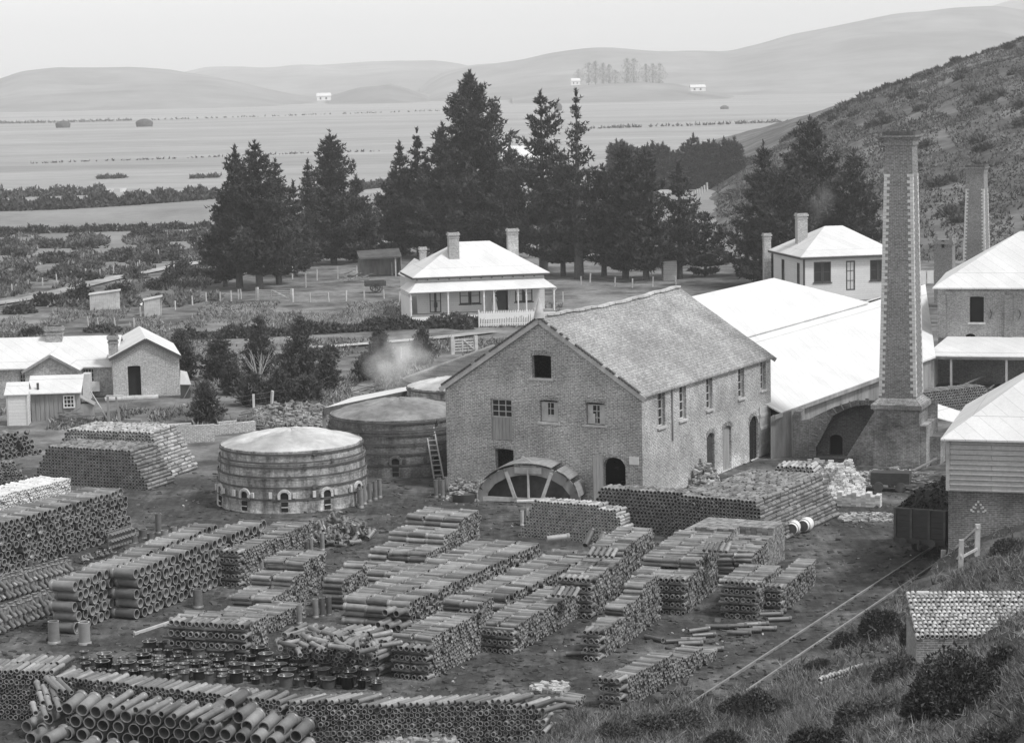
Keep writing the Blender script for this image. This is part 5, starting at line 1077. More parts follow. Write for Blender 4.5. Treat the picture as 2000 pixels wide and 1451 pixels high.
for i in range(10): bush(-10+i*44+r2_.uniform(-8, 8), 458-i*1.2, 56, 15, 'dark gorse clump along the top edge of the rough ground', 280+i, 'gorse along the top edge', n=190, m='gorse_dark', leaf=.5)
for i, (x, y, w_, h_, lb) in enumerate(((160, 588, 62, 40, 'round dark bush beside the wide fowl house'), (95, 597, 60, 30, 'dark bush above the white hens'), (30, 612, 70, 24, 'low dark bush at the left edge above the cottage'), (232, 576, 50, 30, 'bush behind the fowl run'), (315, 566, 60, 34, 'bush right of the fowl run above the fence'), (350, 546, 70, 40, 'large bush where the track meets the pines'), (400, 545, 60, 30, 'bush under the first pine boughs'), (60, 655, 50, 16, 'low bush behind the cottage chimney'), (200, 648, 60, 14, 'weeds behind the cottage ridge'), (640, 700, 40, 26, 'loose bush right of the largest young pine'), (900, 643, 50, 30, 'bush against the cottage veranda front'), (850, 640, 40, 22, 'bush left of the picket fence'), (800, 640, 40, 24, 'bush at the veranda corner'), (985, 520, 60, 30, 'bush behind the cottage'), (1450, 430, 70, 20, 'scrub at the foot of the hillside'), (1240, 520, 60, 14, 'grass clump under the forked pine'))):
    bush(x, y, w_, h_, lb, 300+i, m='gorse_dark' if i < 8 else 'gorse', n=420, leaf=.3)
for i in range(90):
    px = r2_.uniform(1420, 2060); q = r2_.random()**.8; bush(px, 0, r2_.uniform(10, 46), r2_.uniform(4, 11), 'low dark scrub bush on the upper hillside' if q > .5 else 'low dark scrub bush on the lower hillside', 400+i, 'scrub bushes on the upper hillside' if q > .5 else 'scrub bushes on the lower hillside', n=90, m='gorse_dark' if i % 3 == 0 else 'gorse', Y=.06+.92*q, leaf=.9, k=2)
for i in range(46): bush(1530+i*11, 0, 20, r2_.uniform(3, 7), 'low scrub bush on the hill skyline', 530+i, 'scrub along the hill skyline', n=60, m='gorse_dark', Y=.985, leaf=.9, k=2)
# bare shrubs
def bareshrub(px, py, hpx, label, seed, n=26, m='twig', name='bare_shrub', spread=.5, rk=.012, hz=None):
    rng = np.random.default_rng(seed); p = G(px, py); h = hpx*p[1]/F; b = MB()
    for i in range(n):
        a = rng.uniform(0, 6.28); t = rng.uniform(.1, spread); l = h*rng.uniform(.6, 1.05); x = Vector((math.cos(a)*.06, math.sin(a)*.06, 0)); d = Vector((math.cos(a)*t, math.sin(a)*t, 1)).normalized()
        y = x+d*l*.5; e = y+(d+Vector((rng.normal(0, .15), rng.normal(0, .15), 0))).normalized()*l*.5; b.tube(x, y, rk*h, rk*h*.6, 4, False); b.tube(y, e, rk*h*.6, rk*h*.2, 4, False)
        for _ in range(3): s_ = x+(e-x)*rng.uniform(.3, .9); b.tube(s_, s_+(d+Vector(rng.normal(0, .45, 3))).normalized()*l*.28, rk*h*.35, rk*h*.12, 3, False)
    o = b.build(name, M[m]); o.location = tuple(p); return tag(o, label, 'shrub')
bareshrub(505, 742, 68, 'bare pale-stemmed shrub between the young pines', 1, 22, 'palewood')
bareshrub(560, 705, 50, 'bare grey sapling left of the largest young pine', 2, 12)
bareshrub(272, 575, 38, 'leafless bush behind the fowl run', 3, 30); bareshrub(335, 600, 52, 'spindly leafless shrub right of the narrow fowl house', 4, 22)
bareshrub(585, 635, 40, 'thin dark sapling in the pale grass strip', 5, 12, 'bark'); bareshrub(508, 635, 38, 'twiggy shrub in the pale grass strip', 6, 16, 'bark'); bareshrub(250, 800, 34, 'thin twigs by the cottage step', 7, 14); bareshrub(735, 640, 30, 'dark stalky weed near the hedge', 8, 8, 'bark')
# distant bare poplars and farm
for i, (x, h_, lb) in enumerate(((1130, 30, 0), (1150, 34, 0), (1163, 46, 0), (1178, 44, 0), (1190, 40, 0), (1202, 30, 0), (1225, 42, 0), (1238, 44, 0), (1262, 36, 0), (1275, 34, 0), (1288, 40, 0))):
    p = atY(x, 162, 2450); p[2] = atY(x, 163, 2450)[2]-3; rng = np.random.default_rng(600+i); h = (h_+8)*2450/F*rng.uniform(.75, 1.1); t = thing('far_tree', 'grey leafless tree in the hazy row by the distant farm', 'tree', p, 0, 'far leafless trees')
    m_ = 420; z = rng.uniform(.12, 1, m_)*h; r_ = h*rng.uniform(.2, .36)*np.sin(np.clip(z/h, 0, 1)*3.0)+.8; a = rng.uniform(0, 6.28, m_); C = np.stack([np.cos(a)*r_*rng.random(m_), np.sin(a)*r_, z], 1); leafobj(C, np.tile([0, 0, 1.5], (m_, 1)), rng.random(m_), np.full(m_, h*.09), M['bark'], rng, t, k=2, asp=.06)
    b = MB(); b.tube((0, 0, -2), (0, 0, h*.8), h*.02, h*.004, 5); b.build('trunk', M['bark'], t)
def farhouse(px, py, Y, w_, h_, d_, label):
    p = atY(px, py, Y); t = thing('farmhouse', label, 'house', p, .1); b = MB(); b.box(0, w_, 0, d_, -1, h_*.55); b.build('wall', M['white'], t); b = MB(); b.slab([(-.5, -.6, h_*.55), (w_+.5, -.6, h_*.55), (w_, d_/2, h_), (0, d_/2, h_)], .2); b.slab([(0, d_/2, h_), (w_, d_/2, h_), (w_+.5, d_+.5, h_*.55), (-.5, d_+.5, h_*.55)], .2); r_ = b.build('roof', M['iron'], t)
    b = MB(); b.box(w_*.2, w_*.32, -.1, .02, 0, h_*.35); b.box(w_*.6, w_*.72, -.1, .02, 0, h_*.35); b.build('window', M['dark'], t)
farhouse(619, 195, 2150, 13, 6, 8, 'tiny far white house at the foot of the left hills'); farhouse(1116, 165, 2350, 9, 6, 6, 'tiny white house left of the far leafless trees'); farhouse(1349, 177, 2300, 15, 5.5, 8, 'tiny white far farmhouse right of the knoll')
farhouse(985, 335, 420, 7.5, 4.5, 6, 'white-roofed farm shed glimpsed through the pines')
def haystack(px, py, Y, w_, h_, label):
    p = atY(px, py, Y); b = MB(); b.M = Matrix.Diagonal((1, .7, 1, 1)); b.lathe([(w_*.5, -1), (w_*.55, h_*.4), (w_*.42, h_*.7), (w_*.2, h_*.93), (0, h_)], 14, True, False); o = b.build('haystack', M['straw']); o.location = tuple(p); tag(o, label, 'haystack')
haystack(282, 244, 1150, 8, 3, 'low haystack on the left plain, right of two'); haystack(123, 246, 1150, 7, 2.5, 'low haystack on the left plain, left of two'); haystack(1090, 214, 1500, 5, 4.5, 'small round haystack between pine tops'); haystack(1415, 213, 1600, 5.5, 2.5, 'low haystack on the right plain'); haystack(1120, 216, 1500, 4, 3.5, 'small haystack beside the thin pine top')
# ------------------------------------------------------------------ fences, gates, posts
def fence(pts, label, h=1.05, wires=3, pw_=.12, m='palewood', lean=.06, n=None, seed=0):
    rng = random.Random(seed); P = [G(*p) for p in pts]; t = thing('post_fence', label, 'fence', P[0])
    if n:
        Q = []; tt = np.linspace(0, len(P)-1, n)
        for q in tt: i = min(int(q), len(P)-2); c = P[i]+(P[i+1]-P[i])*(q-i); c[2] = gz(c[0], c[1]); Q.append(c)
        P = Q
    tops = []
    for p in P:
        d = Vector((rng.uniform(-lean, lean), rng.uniform(-lean, lean), 1))*h*rng.uniform(.85, 1.1); a = Vector(p-P[0]); b = MB(); b.beam(a+Vector((0, 0, -.1)), a+d, pw_); b.build('post', M[m], t); tops.append((a, a+d))
    b = MB()
    for k in range(wires):
        f_ = .35+.6*k/max(1, wires-1)
        for (a, c), (e, g_) in zip(tops[:-1], tops[1:]): b.tube(a.lerp(c, f_), e.lerp(g_, f_), .008, n=3, cap=False)
    if wires: b.build('wire', M['twig'], t)
    return t
fence([(24, 574), (56, 564), (83, 558), (111, 552), (139, 546), (167, 543), (195, 540), (222, 536), (248, 532), (270, 528)], 'wire fence along the far side of the cart track', seed=1)
fence([(272, 522), (310, 503), (333, 500), (354, 495), (376, 490)], 'wire fence climbing towards the first pines', seed=2)
fence([(275, 618), (342, 605), (376, 596), (403, 590), (430, 590), (452, 588), (466, 585), (471, 584)], 'wire fence from the fowl house to the field gate', seed=3)
fence([(606, 590), (642, 590), (676, 588), (712, 586), (750, 584), (780, 590)], 'garden fence between the field gate and the cottage', seed=4)
fence([(597, 562), (571, 545), (540, 555), (619, 548), (660, 545), (697, 542), (766, 538)], 'old posts of the yard behind the field gate', seed=5, h=1.5)
fence([(407, 826), (365, 822), (496, 800), (530, 796), (575, 788), (612, 778), (650, 760)], 'leaning paddock posts above the rubble bank', seed=6, lean=.2, pw_=.15)
fence([(172, 640), (192, 640), (225, 640), (262, 640)], 'short wire fence behind the cottage ridge', seed=7, wires=2)
fence([(1345, 392), (1360, 385), (1372, 378), (1386, 370), (1396, 362), (1406, 354), (1418, 345), (1428, 336), (1440, 328)], 'close-set pale post fence beside the climbing road', h=1.5, pw_=.3, wires=2, n=22, seed=8)
fence([(1135, 556), (1152, 552), (1200, 560), (1235, 562), (1275, 560), (1320, 556), (1100, 590)], 'posts around the grass under the forked pine', seed=9, lean=.12)
fence([(760, 700), (784, 706), (810, 712), (840, 712)], 'short posts showing through the kiln smoke', seed=10, wires=1)
# field gates
def gate(P0, P1, label, h=1.15):
    a = Vector(G(*P0)); c = Vector(G(*P1)); d = c-a; L_ = math.hypot(d.x, d.y); t = thing('field_gate', label, 'gate', a, math.atan2(d.y, d.x)); b = MB()
    for i in range(5): b.box(.1, L_-.1, -.03, .03, .2+i*h*.19, .29+i*h*.19)
    for x in (.1, L_*.4, L_-.2): b.box(x, x+.1, -.05, -.03, .15, h+.05)
    b.beam((L_*.45, -.06, h), (L_-.1, -.06, .25), .09); b.build('bars', M['palewood'], t)
    for x in (0, L_): b = MB(); b.box(x-.13, x+.13, -.13, .13, -.2, h+.25); b.build('gate_post', M['palewood'], t)
gate((503, 587), (571, 590), 'five-barred pale wooden field gate left of the cottage'); gate((884, 692), (930, 690), 'low wooden gate behind the tiled shed roof')
pt = thing('drying_stand', 'tall pole frame with cross board standing near the cottage step', 'pole frame', G(213, 838)); b = MB(); b.beam((0, 0, 0), (0, 0, 2.0), .13); b.build('pole', M['wood'], pt); b = MB(); b.beam((.75, 0, 0), (.5, 0, 1.95), .11); b.build('pole', M['wood'], pt); b = MB(); b.beam((-.1, 0, 2.02), (.95, 0, 2.0), .1, .1); b.build('cross_board', M['palewood'], pt); b = MB(); b.beam((-1.2, 1, 2.2), (-.05, 0, .6), .05); b.build('brace', M['palewood'], pt)
# near fence by the wagon
t = thing('post_fence', 'weathered three-post rail fence at the foot of the grassy bank', 'fence', G(1841, 1128))
def lp_(p): return Vector(p)-t.location
A1, A2, A3 = G(1841, 1128), G(1876, 1108), G(1908, 1088); 
for p, hh in ((A1, 1.15), (A2, 1.05), (A3, 1.25)): b = MB(); v = lp_(p); b.beam(v-Vector((0, 0, .2)), v+Vector((.03, 0, hh)), .17); b.build('post', M['palewood'], t)
b = MB(); b.beam(lp_(A1)+Vector((0, -.1, .75)), lp_(A3)+Vector((0, -.1, 1.15)), .06, .1); b.beam(lp_(A1)+Vector((0, -.1, .15)), lp_(A2)+Vector((0, -.1, .5)), .06, .1); b.beam(lp_(A2)+Vector((0, -.1, .4)), lp_(A3)+Vector((0, -.1, .35)), .05, .09); b.build('rail', M['palewood'], t)
# tall pole at hill foot
tag(o := (lambda b: (b.tube((0, 0, -1), (0, 0, 17.5), .15, .07, 8), b.build('pole', M['bark']))[1])(MB()), 'tall bare pole beside the highest right-hand pine', 'pole'); o.location = tuple(atY(1563, 500, 256)); o.location.z = -2.5
# ------------------------------------------------------------------ railway wagon with coal
wp = at(1797, 1090); wy = math.atan2(RD[1], RD[0])-math.pi/2
wg = thing('coal_wagon', 'dark wooden open railway wagon heaped with coal beside the store wall', 'railway wagon', (wp[0], wp[1], .1), wy); WW, WL, WZ0, WZ1 = 2.25, 5.2, .78, 1.98
b = MB()
for y in (0, WL): b.box(-WW/2, WW/2, y-.04, y+.04, WZ0, WZ1)
b.build('end_wall', M['wagon'], wg); b = MB()
for x in (-WW/2, WW/2-.06): b.box(x, x+.06, .04, WL-.04, WZ0, WZ1)
b.build('side_wall', M['wagon'], wg); b = MB()
for i in range(5): z = WZ0+i*(WZ1-WZ0)/5; b.box(-WW/2+.02, WW/2-.02, -.062, -.04, z+.015, z+(WZ1-WZ0)/5-.015)
for i in range(5): z = WZ0+i*(WZ1-WZ0)/5; b.box(-WW/2-.02, -WW/2, .1, WL-.1, z+.015, z+(WZ1-WZ0)/5-.015)
b.build('plank', M['wagon'], wg); b = MB()
for x in (-WW/2, -.42, .36, WW/2-.1): b.box(x, x+.1, -.11, -.062, WZ0-.02, WZ1+.03)
b.box(-WW/2-.03, WW/2+.03, -.07, .07, WZ1, WZ1+.05); b.box(-WW/2-.05, -WW/2+.06, .07, WL, WZ1, WZ1+.05); b.build('iron_strap', M['iron_dark'], wg)
b = MB(); b.box(-WW/2+.1, WW/2-.1, -.05, WL+.05, WZ0-.24, WZ0-.01); b.box(-WW/2, WW/2, -.14, -.02, WZ0-.24, WZ0-.02); b.build('underframe', M['dark'], wg)
for x in (-.62, .62): b = MB(); b.tube((x, -.14, WZ0-.12), (x, -.4, WZ0-.12), .07); b.tube((x, -.4, WZ0-.12), (x, -.44, WZ0-.12), .17, n=14); b.build('buffer', M['iron_dark'], wg)
b = MB(); b.box(-.06, .06, -.3, -.1, WZ0-.2, WZ0-.08); b.beam((0, -.28, WZ0-.1), (0, -.3, WZ0-.45), .05); b.build('coupling', M['iron_dark'], wg)
for y in (1.1, WL-1.1):
    for x in (-.55, .55): b = MB(); b.tube((x-.05, y, .42), (x+.05, y, .42), .42, n=20); b.tube((x-.09, y, .42), (x+.07, y, .42), .12, n=10); b.build('wheel', M['iron_dark'], wg)
    b = MB(); b.tube((-.8, y, .42), (.8, y, .42), .06); b.build('axle', M['iron_dark'], wg)
rng = np.random.default_rng(5); n_ = 26; V = []; 
for i in range(n_+1):
    for j in range(n_+1): x = -WW/2+.08+(WW-.16)*i/n_; y = .06+(WL-.12)*j/n_; e = min(i, n_-i, j, n_-j)/n_; V.append((x, y, WZ1-.15+.75*min(1, e*3.2)**.8+rng.normal(0, .05)))
b = MB(); b.add(V, [(i*(n_+1)+j, (i+1)*(n_+1)+j, (i+1)*(n_+1)+j+1, i*(n_+1)+j+1) for i in range(n_) for j in range(n_)])
for i in range(260):
    x = rng.uniform(-WW/2+.15, WW/2-.15); y = rng.uniform(.15, WL-.15); e = min((x+WW/2)/WW, (WW/2-x)/WW, y/WL, 1-y/WL); z = WZ1-.15+.75*min(1, e*3.2)**.8; s = rng.uniform(.05, .13)
    c = np.array([x, y, z+.02]); o4 = c+rng.normal(0, 1, (4, 3))*s*.8; b.add([tuple(q) for q in o4], [(0, 1, 2), (0, 2, 3), (0, 3, 1), (1, 3, 2)])
co = b.build('coal_load', M['coal']); co.location = wg.location; co.rotation_euler = wg.rotation_euler; tag(co, 'heaped black coal filling the railway wagon', 'coal', kind=None)
# ------------------------------------------------------------------ arch former leaning at the warehouse
p0 = G(940, 978); p1 = G(1128, 985); dv = p1-p0; L_ = np.hypot(dv[0], dv[1]); af = thing('arch_centering', 'timber arch-shaped centering frame standing on the ground before the warehouse', 'arch frame', p0, math.atan2(dv[1], dv[0])); Ha = 1.75
def arc(k, rr=1.0): t = math.pi*k; return (L_/2-L_/2*rr*math.cos(t)*(1), Ha*rr*math.sin(t)**.9)
b = MB(); n_ = 9
for i in range(n_):
    if i == 0 or i == n_-1: pass
    a = arc(i/n_); c = arc((i+1)/n_); b.beam((a[0], 0, a[1]-.12), (c[0], 0, c[1]-.12), .08, .48)
b.build('curved_rib', M['wood'], af)
b = MB(); b.box(.1, L_-.1, -.05, .05, .02, .24); b.build('base_beam', M['palewood'], af)
for x, x2, z in ((L_*.5, L_*.5, Ha-.05), (L_*.36, L_*.27, Ha*.86), (L_*.64, L_*.74, Ha*.86)): b = MB(); b.beam((x, -.06, .2), (x2, -.06, z), .07, .17); b.build('strut', M['palewood'], af)
b = MB(); b.box(L_*.36, L_*.64, -.09, -.04, Ha-.3, Ha+.0); b.build('top_board', M['palewood'], af)
b = MB(); n_ = 26
for i in range(n_):
    a = arc((i+.03)/n_, 1.06); c = arc((i+.97)/n_, 1.06)
    if random.random() < .08: continue
    y0_ = -.12-.1*random.random(); y1_ = 1.5+.2*random.random()
    b.add([(a[0], y0_, a[1]+.1), (c[0], y0_, c[1]+.1), (c[0], y1_, c[1]+.1), (a[0], y1_, a[1]+.1), (a[0], y0_, a[1]+.14), (c[0], y0_, c[1]+.14), (c[0], y1_, c[1]+.14), (a[0], y1_, a[1]+.14)], [(0, 1, 2, 3), (7, 6, 5, 4), (0, 4, 5, 1), (2, 6, 7, 3), (0, 3, 7, 4), (1, 5, 6, 2)])
b.build('lagging', M['wood'], af)
b = MB(); pts_ = [(arc(i/24)[0], .75, max(.03, arc(i/24)[1]-.3)) for i in range(25)]; b.add(pts_, [tuple(range(25))]); b.build('shade_sheet', M['iron_dark'], af)  # dark sheet added so the space inside the frame reads as shaded
b = MB(); pa_ = G(262, 1240); pb_ = G(366, 1206); b.beam((0, 0, .05), tuple(pb_-pa_+np.array([0, 0, .05])), .1); o = b.build('pole', M['palewood']); o.location = tuple(pa_); tag(o, 'long thin pole lying on the ground before the left-centre stacks', 'pole')
b = MB(); b.beam((L_*.45, .3, Ha+.35), (L_*.98, .25, .55), .05, .14); b.beam((L_*.4, .5, Ha+.42), (L_*.92, .5, .8), .05, .12); b.build('loose_board', M['palewood'], af)
bx = thing('trestle', 'small pale trestle table standing before the arch frame', 'trestle', G(1040, 1020)); b = MB(); b.box(-.7, .5, -.2, .2, 1.0, 1.06); b.build('top', M['palewood'], bx)
for x in (-.2, .15): b = MB(); b.beam((x, 0, 0), (x, 0, 1.0), .13, .16); b.build('leg', M['palewood'], bx)
# ------------------------------------------------------------------ brick stack, rubble, barrels, debris
def bricks(name, label, cat, fn, m, n, seed, size=(.23, .11, .075), tonev=True):
    rng = np.random.default_rng(seed); V, Fq, T = [], [], []; o = 0
    base = np.array([(-1, -1, -1), (1, -1, -1), (1, 1, -1), (-1, 1, -1), (-1, -1, 1), (1, -1, 1), (1, 1, 1), (-1, 1, 1)])*np.array(size)/2
    fq = np.array([(0, 3, 2, 1), (4, 5, 6, 7), (0, 1, 5, 4), (1, 2, 6, 5), (2, 3, 7, 6), (3, 0, 4, 7)])
    for i in range(n):
        r = fn(i, rng)
        if r is None: continue
        p, yaw, pit, s = r; c, q = math.cos(yaw), math.sin(yaw); cp, sp = math.cos(pit), math.sin(pit); W = base*s
        W = np.stack([W[:, 0]*cp-W[:, 2]*sp, W[:, 1], W[:, 0]*sp+W[:, 2]*cp], 1); W = np.stack([W[:, 0]*c-W[:, 1]*q, W[:, 0]*q+W[:, 1]*c, W[:, 2]], 1)+p; V.append(W); Fq.append(fq+o); T.append(np.full(8, rng.random())); o += 8
    ob = npmesh(name, np.concatenate(V), np.concatenate(Fq), m, False, tone=np.concatenate(T)); return tag(ob, label, cat)
MT = {k: mat('loose_'+k, c, .25, 4, .9, tone=tn) for k, c, tn in (('brick', .27, .4), ('pale', .62, .3), ('stone', .34, .7), ('wood', .38, .5), ('rub', .26, .8))}
a = at(1336, 1108); c = at(1492, 1120); t_ = (c-a); ln = np.linalg.norm(t_); t_ /= ln; n2 = np.array([-t_[1], t_[0], 0]); yw = math.atan2(t_[1], t_[0]); nx_ = int(ln/.245)
def fbs(i, rng):
    ny = 24; k = i//(nx_*ny); r = i % (nx_*ny); x = r % nx_; y = r//nx_
    if not (y in (0, 1, ny-1, ny-2) or x in (0, 1, nx_-1, nx_-2) or k > 12): return None
    top = 20-(4 if x > nx_*.55 and y < 12 else 0)-(2*int(3*math.sin(x*.8)**2) if y < 6 else 0)-(3 if y < 3 and .25*nx_ < x < .8*nx_ else 0)
    if k >= top: return None
    return a+t_*(x*.245+.12+rng.normal(0, .006))+n2*(y*.125+.06+rng.normal(0, .008))+np.array([0, 0, .04+k*.081]), yw+rng.normal(0, .02), 0, 1
bricks('brick_stack', 'rectangular stack of bricks with a stepped top behind the small pipe stacks', 'brick stack', fbs, MT['brick'], nx_*24*20, 3)
def rub(cx, cy, rx, ry, hh, block=1.0):
    def f_(i, rng):
        x = rng.uniform(-1, 1); y = rng.uniform(-1, 1); p = G(cx+x*rx, cy+y*ry); h = hh*max(0, 1-(x*x+y*y)*.7)*(.6+.4*math.sin(x*7+cx)*math.sin(y*5)); p[2] += rng.uniform(0, 1)*max(.08, h); return p, rng.uniform(-.5, .2)+(rng.uniform(0, 3) if rng.random() < .3 else 0), rng.normal(0, .2), rng.uniform(.8, 1.3)*block
    return f_
bricks('brick_rubble', 'heap of white limewashed bricks tumbled before the chimney buttress', 'brick rubble', rub(1642, 955, 44, 26, 1.7), MT['pale'], 3200, 4)
def blk(i, rng):
    x = i % 13; k = (i//13) % 9; y = i//117
    if x > 8 or k > 7-(x*5 % 3): return None
    a = at(1640, 988); return a+np.array([.86, -.3, 0])*(x*.25)+np.array([.3, .86, 0])*(y*.12)+np.array([0, 0, .05+k*.085]), -.33+rng.normal(0, .03), 0, 1
bricks('white_brick_block', 'squared block of white bricks at the front of the rubble heap', 'brick stack', blk, MT['pale'], 117*5, 5)
bricks('brick_rubble', 'low heap of broken bricks at the warehouse corner by the short ladder', 'brick rubble', rub(905, 965, 30, 14, .9), MT['stone'], 700, 6)
bricks('brick_rubble', 'pale brick heap against the warehouse side wall', 'brick rubble', rub(1375, 945, 26, 12, 1.4), MT['stone'], 900, 7)
bricks('stone_rubble', 'long bank of broken tiles and stone behind the pale kiln', 'rubble', rub(580, 815, 82, 20, 1.0, 1.4), MT['rub'], 3600, 8)
bricks('brick_rubble', 'scattered broken ware left of the arched kiln', 'brick rubble', rub(1590, 915, 30, 12, .5), MT['stone'], 300, 9)
bricks('stone_rubble', 'waste heap in front of the lean-to at right', 'rubble', rub(1860, 790, 60, 16, .8, 1.5), MT['stone'], 1300, 10)
bricks('brick_rubble', 'brick scraps between wagon and white rubble', 'brick rubble', rub(1690, 1012, 50, 8, .15), MT['stone'], 240, 12)
bricks('brick_rubble', 'broken brick waste strewn round the foot of the tall chimney', 'brick rubble', rub(1745, 938, 75, 14, .7), MT['stone'], 900, 13)
bricks('tile_heap', 'heap of broken angular ware at the bottom edge before the long wall', 'rubble', rub(800, 1446, 85, 9, .55, 1.8), MT['stone'], 700, 14)
bricks('tile_heap', 'small heap of shards at the right foot of the long wall', 'rubble', rub(1075, 1345, 30, 8, .15, 1.4), MT['stone'], 120, 15)
def debris_planks(label, cx, cy, rx, ry, n, seed, Lr=(1, 2.4), hh=.8, name='timber_heap', m='wood'):
    rng = np.random.default_rng(seed); b = MB(); o0 = G(cx, cy)
    for i in range(n): x, y = rng.uniform(-1, 1, 2); p = Vector(G(cx+x*rx, cy+y*ry)-o0); p.z += rng.uniform(0, hh)*(1-x*x); a = rng.uniform(-.9, .9); l = rng.uniform(*Lr); b.beam(p, p+Vector((math.cos(a)*l, math.sin(a)*l, rng.uniform(-.25, .35)*l)), rng.uniform(.05, .16), .06)
    o = b.build(name, MT[m] if m in MT else M[m]); o.location = tuple(o0); tag(o, label, 'timber heap')
debris_planks('heap of broken planks and poles at the chimney foot', 1780, 950, 36, 12, 34, 1); debris_planks('tangle of planks beside the wooden shed', 130, 826, 34, 8, 20, 2, (.8, 1.8)); debris_planks('crossed boards on the rubble bank left of the kilns', 465, 832, 26, 10, 11, 3, (1, 2.2), 1.0); debris_planks('branches stacked in the yard behind the field gate', 680, 548, 28, 6, 22, 4, (.8, 2), .8, m='twig'); debris_planks('old boards lying near the lean-to posts', 1880, 760, 50, 8, 16, 5, (1, 2.5), .7)
debris_planks('broken poles at the kiln shed end', 700, 775, 30, 6, 10, 6, (1, 3), .8)
def barrel(px, py, label, yaw):
    p = at(px, py, .33); t = thing('barrel', label, 'barrel', p, yaw); b = MB(); b.M = Matrix.Rotation(math.pi/2, 4, 'X'); b.lathe([(0, -.45), (.26, -.45)], 18); b.lathe([(.26, -.45), (.31, -.22), (.33, 0), (.31, .22), (.26, .45)], 18, True, False); b.lathe([(.26, .45), (0, .45)], 18); b.build('staves', M['white'], t)
    b = MB(); b.M = Matrix.Rotation(math.pi/2, 4, 'X'); b.lathe([(0, .46), (.25, .46)], 18); b.build('head', M['iron_dark'], t)
    for z in (-.3, .3): b = MB(); b.M = Matrix.Rotation(math.pi/2, 4, 'X'); b.lathe([(.305, z-.03), (.315, z), (.305, z+.03)], 18, True, False); b.build('hoop', M['iron_dark'], t)
barrel(1549, 1030, 'left one of two white-sided barrels lying on the ground', -.3); barrel(1574, 1024, 'right one of two white-sided barrels lying on the ground', -.45)
cq = [at(1797, 778, 2.95), at(1886, 806, 2.1), at(1864, 824, 1.8), at(1797, 806, 2.5)]; c0_ = np.array([cq[0][0], cq[0][1], 0]); cn = thing('sheet_canopy', 'sagging white sheet roof on poles just right of the tall chimney', 'canopy', c0_); b = MB(); b.slab([tuple(q-c0_) for q in cq[::-1]], .05); b.build('roof', M['iron'], cn)
for q in cq: b = MB(); q = q-c0_; b.box(q[0]-.06, q[0]+.06, q[1]-.06, q[1]+.06, 0, q[2]-.06); b.build('post', M['wood'], cn)
tb = thing('tub', 'dark round tub on the ground beside the short ladder', 'tub', G(907, 978)); b = MB(); b.lathe([(.55, 0), (.62, .38), (.56, .38), (.5, .05)], 20); b.build('body', M['dark'], tb); b = MB(); b.lathe([(.0, .3), (.55, .3)], 20); b.build('contents', M['iron_dark'], tb)
cv = thing('box_cart', 'dark low tip cart standing before the chimney base', 'cart', G(1700, 960), -.3); b = MB(); b.box(0, 1.9, 0, .9, .35, .95); b.build('body', M['wagon'], cv)
for x in (.4, 1.5): b = MB(); b.tube((x, -.08, .25), (x, 0, .25), .25, n=16); b.build('wheel', M['iron_dark'], cv)
fc = thing('farm_cart', 'dark two-wheeled farm cart standing beyond the garden fence', 'cart', G(735, 572), .2); b = MB(); b.box(-1.2, 1.0, -.6, .6, .75, .95); b.box(-1.2, 1.0, -.62, -.55, .95, 1.3); b.box(-1.2, 1.0, .55, .62, .95, 1.3); b.build('body', M['dark'], fc); b = MB(); b.beam((1, 0, .8), (3, .1, .35), .09); b.build('shaft', M['wood'], fc)
for y in (-.75, .75):
    b = MB(); b.M = Matrix.Translation((0, y, .6)) @ Matrix.Rotation(math.pi/2, 4, 'X'); b.lathe([(.6, -.04), (.6, .04), (.5, .04), (.5, -.04), (.6, -.04)], 20)
    for i in range(8): q = i*math.pi/4; b.beam((0, 0, 0), (.55*math.cos(q), .55*math.sin(q), 0), .05)
    b.build('wheel', M['dark'], fc)
# low brick garden walls left of the pale kiln
for (x0, y0), (x1, y1), hh, lb in (((320, 868), (420, 862), 1.0, 'low crumbling brick wall left of the pale kiln'), ((420, 850), (500, 842), .6, 'low brick wall end with stepped top beside the crossed boards'), ((235, 860), (310, 862), 1.1, 'dark plank panel by the tall pole frame')):
    a = G(x0, y0); c = G(x1, y1); l = float(np.hypot(*(c-a)[:2])); b = MB(); b.box(0, l, 0, .25, 0, hh); b.box(.1*l, .55*l, .02, .23, hh, hh+.15); o = b.build('low_wall', M['brickL' if 'brick' in lb else 'wood']); o.location = tuple(a); o.rotation_euler = (0, 0, math.atan2(*(c-a)[:2][::-1])); tag(o, lb, 'wall')
# pale shed under forked pine, round-roofed water tank, small outhouse etc.
pp = G(1296, 548); s_ = thing('field_shed', 'narrow pale upright shed under the middle pines', 'shed', pp, .1); b = MB(); b.box(0, 1.5, 0, 1.3, 0, 2.2); b.build('wall', M['board'], s_); b = MB(); b.slab([(-.1, -.1, 2.2), (1.6, -.1, 2.25), (1.6, 1.4, 2.4), (-.1, 1.4, 2.35)], .06); b.build('roof', M['iron_dark'], s_)
pp = G(772, 540); s_ = thing('open_shed', 'dark thatched open shed with a pale post left of the cottage', 'shed', pp, .15); b = MB(); b.box(0, .15, 0, .15, 0, 2.4); b.build('post', M['palewood'], s_); b = MB(); b.slab([(-4.2, -.2, 2.3), (.8, -.2, 2.4), (.8, 3, 3.1), (-4.2, 3, 2.9)], .2); b.build('roof', M['straw'], s_); b = MB(); b.box(.7, .8, .2, 2.8, 0, 2.4); b.box(-4.1, .7, 2.7, 2.8, 0, 2.6); b.build('wall', M['wood'], s_)
wr = thing('railing', 'white slatted railing in front of the thick gorse hedge', 'railing', G(193, 378), -.05); b = MB(); p_ = G(193, 378); s = p_[1]/F
for i in range(9): b.box(i*3.2*s, i*3.2*s+1.3*s, 0, .2, 0, 7*s)
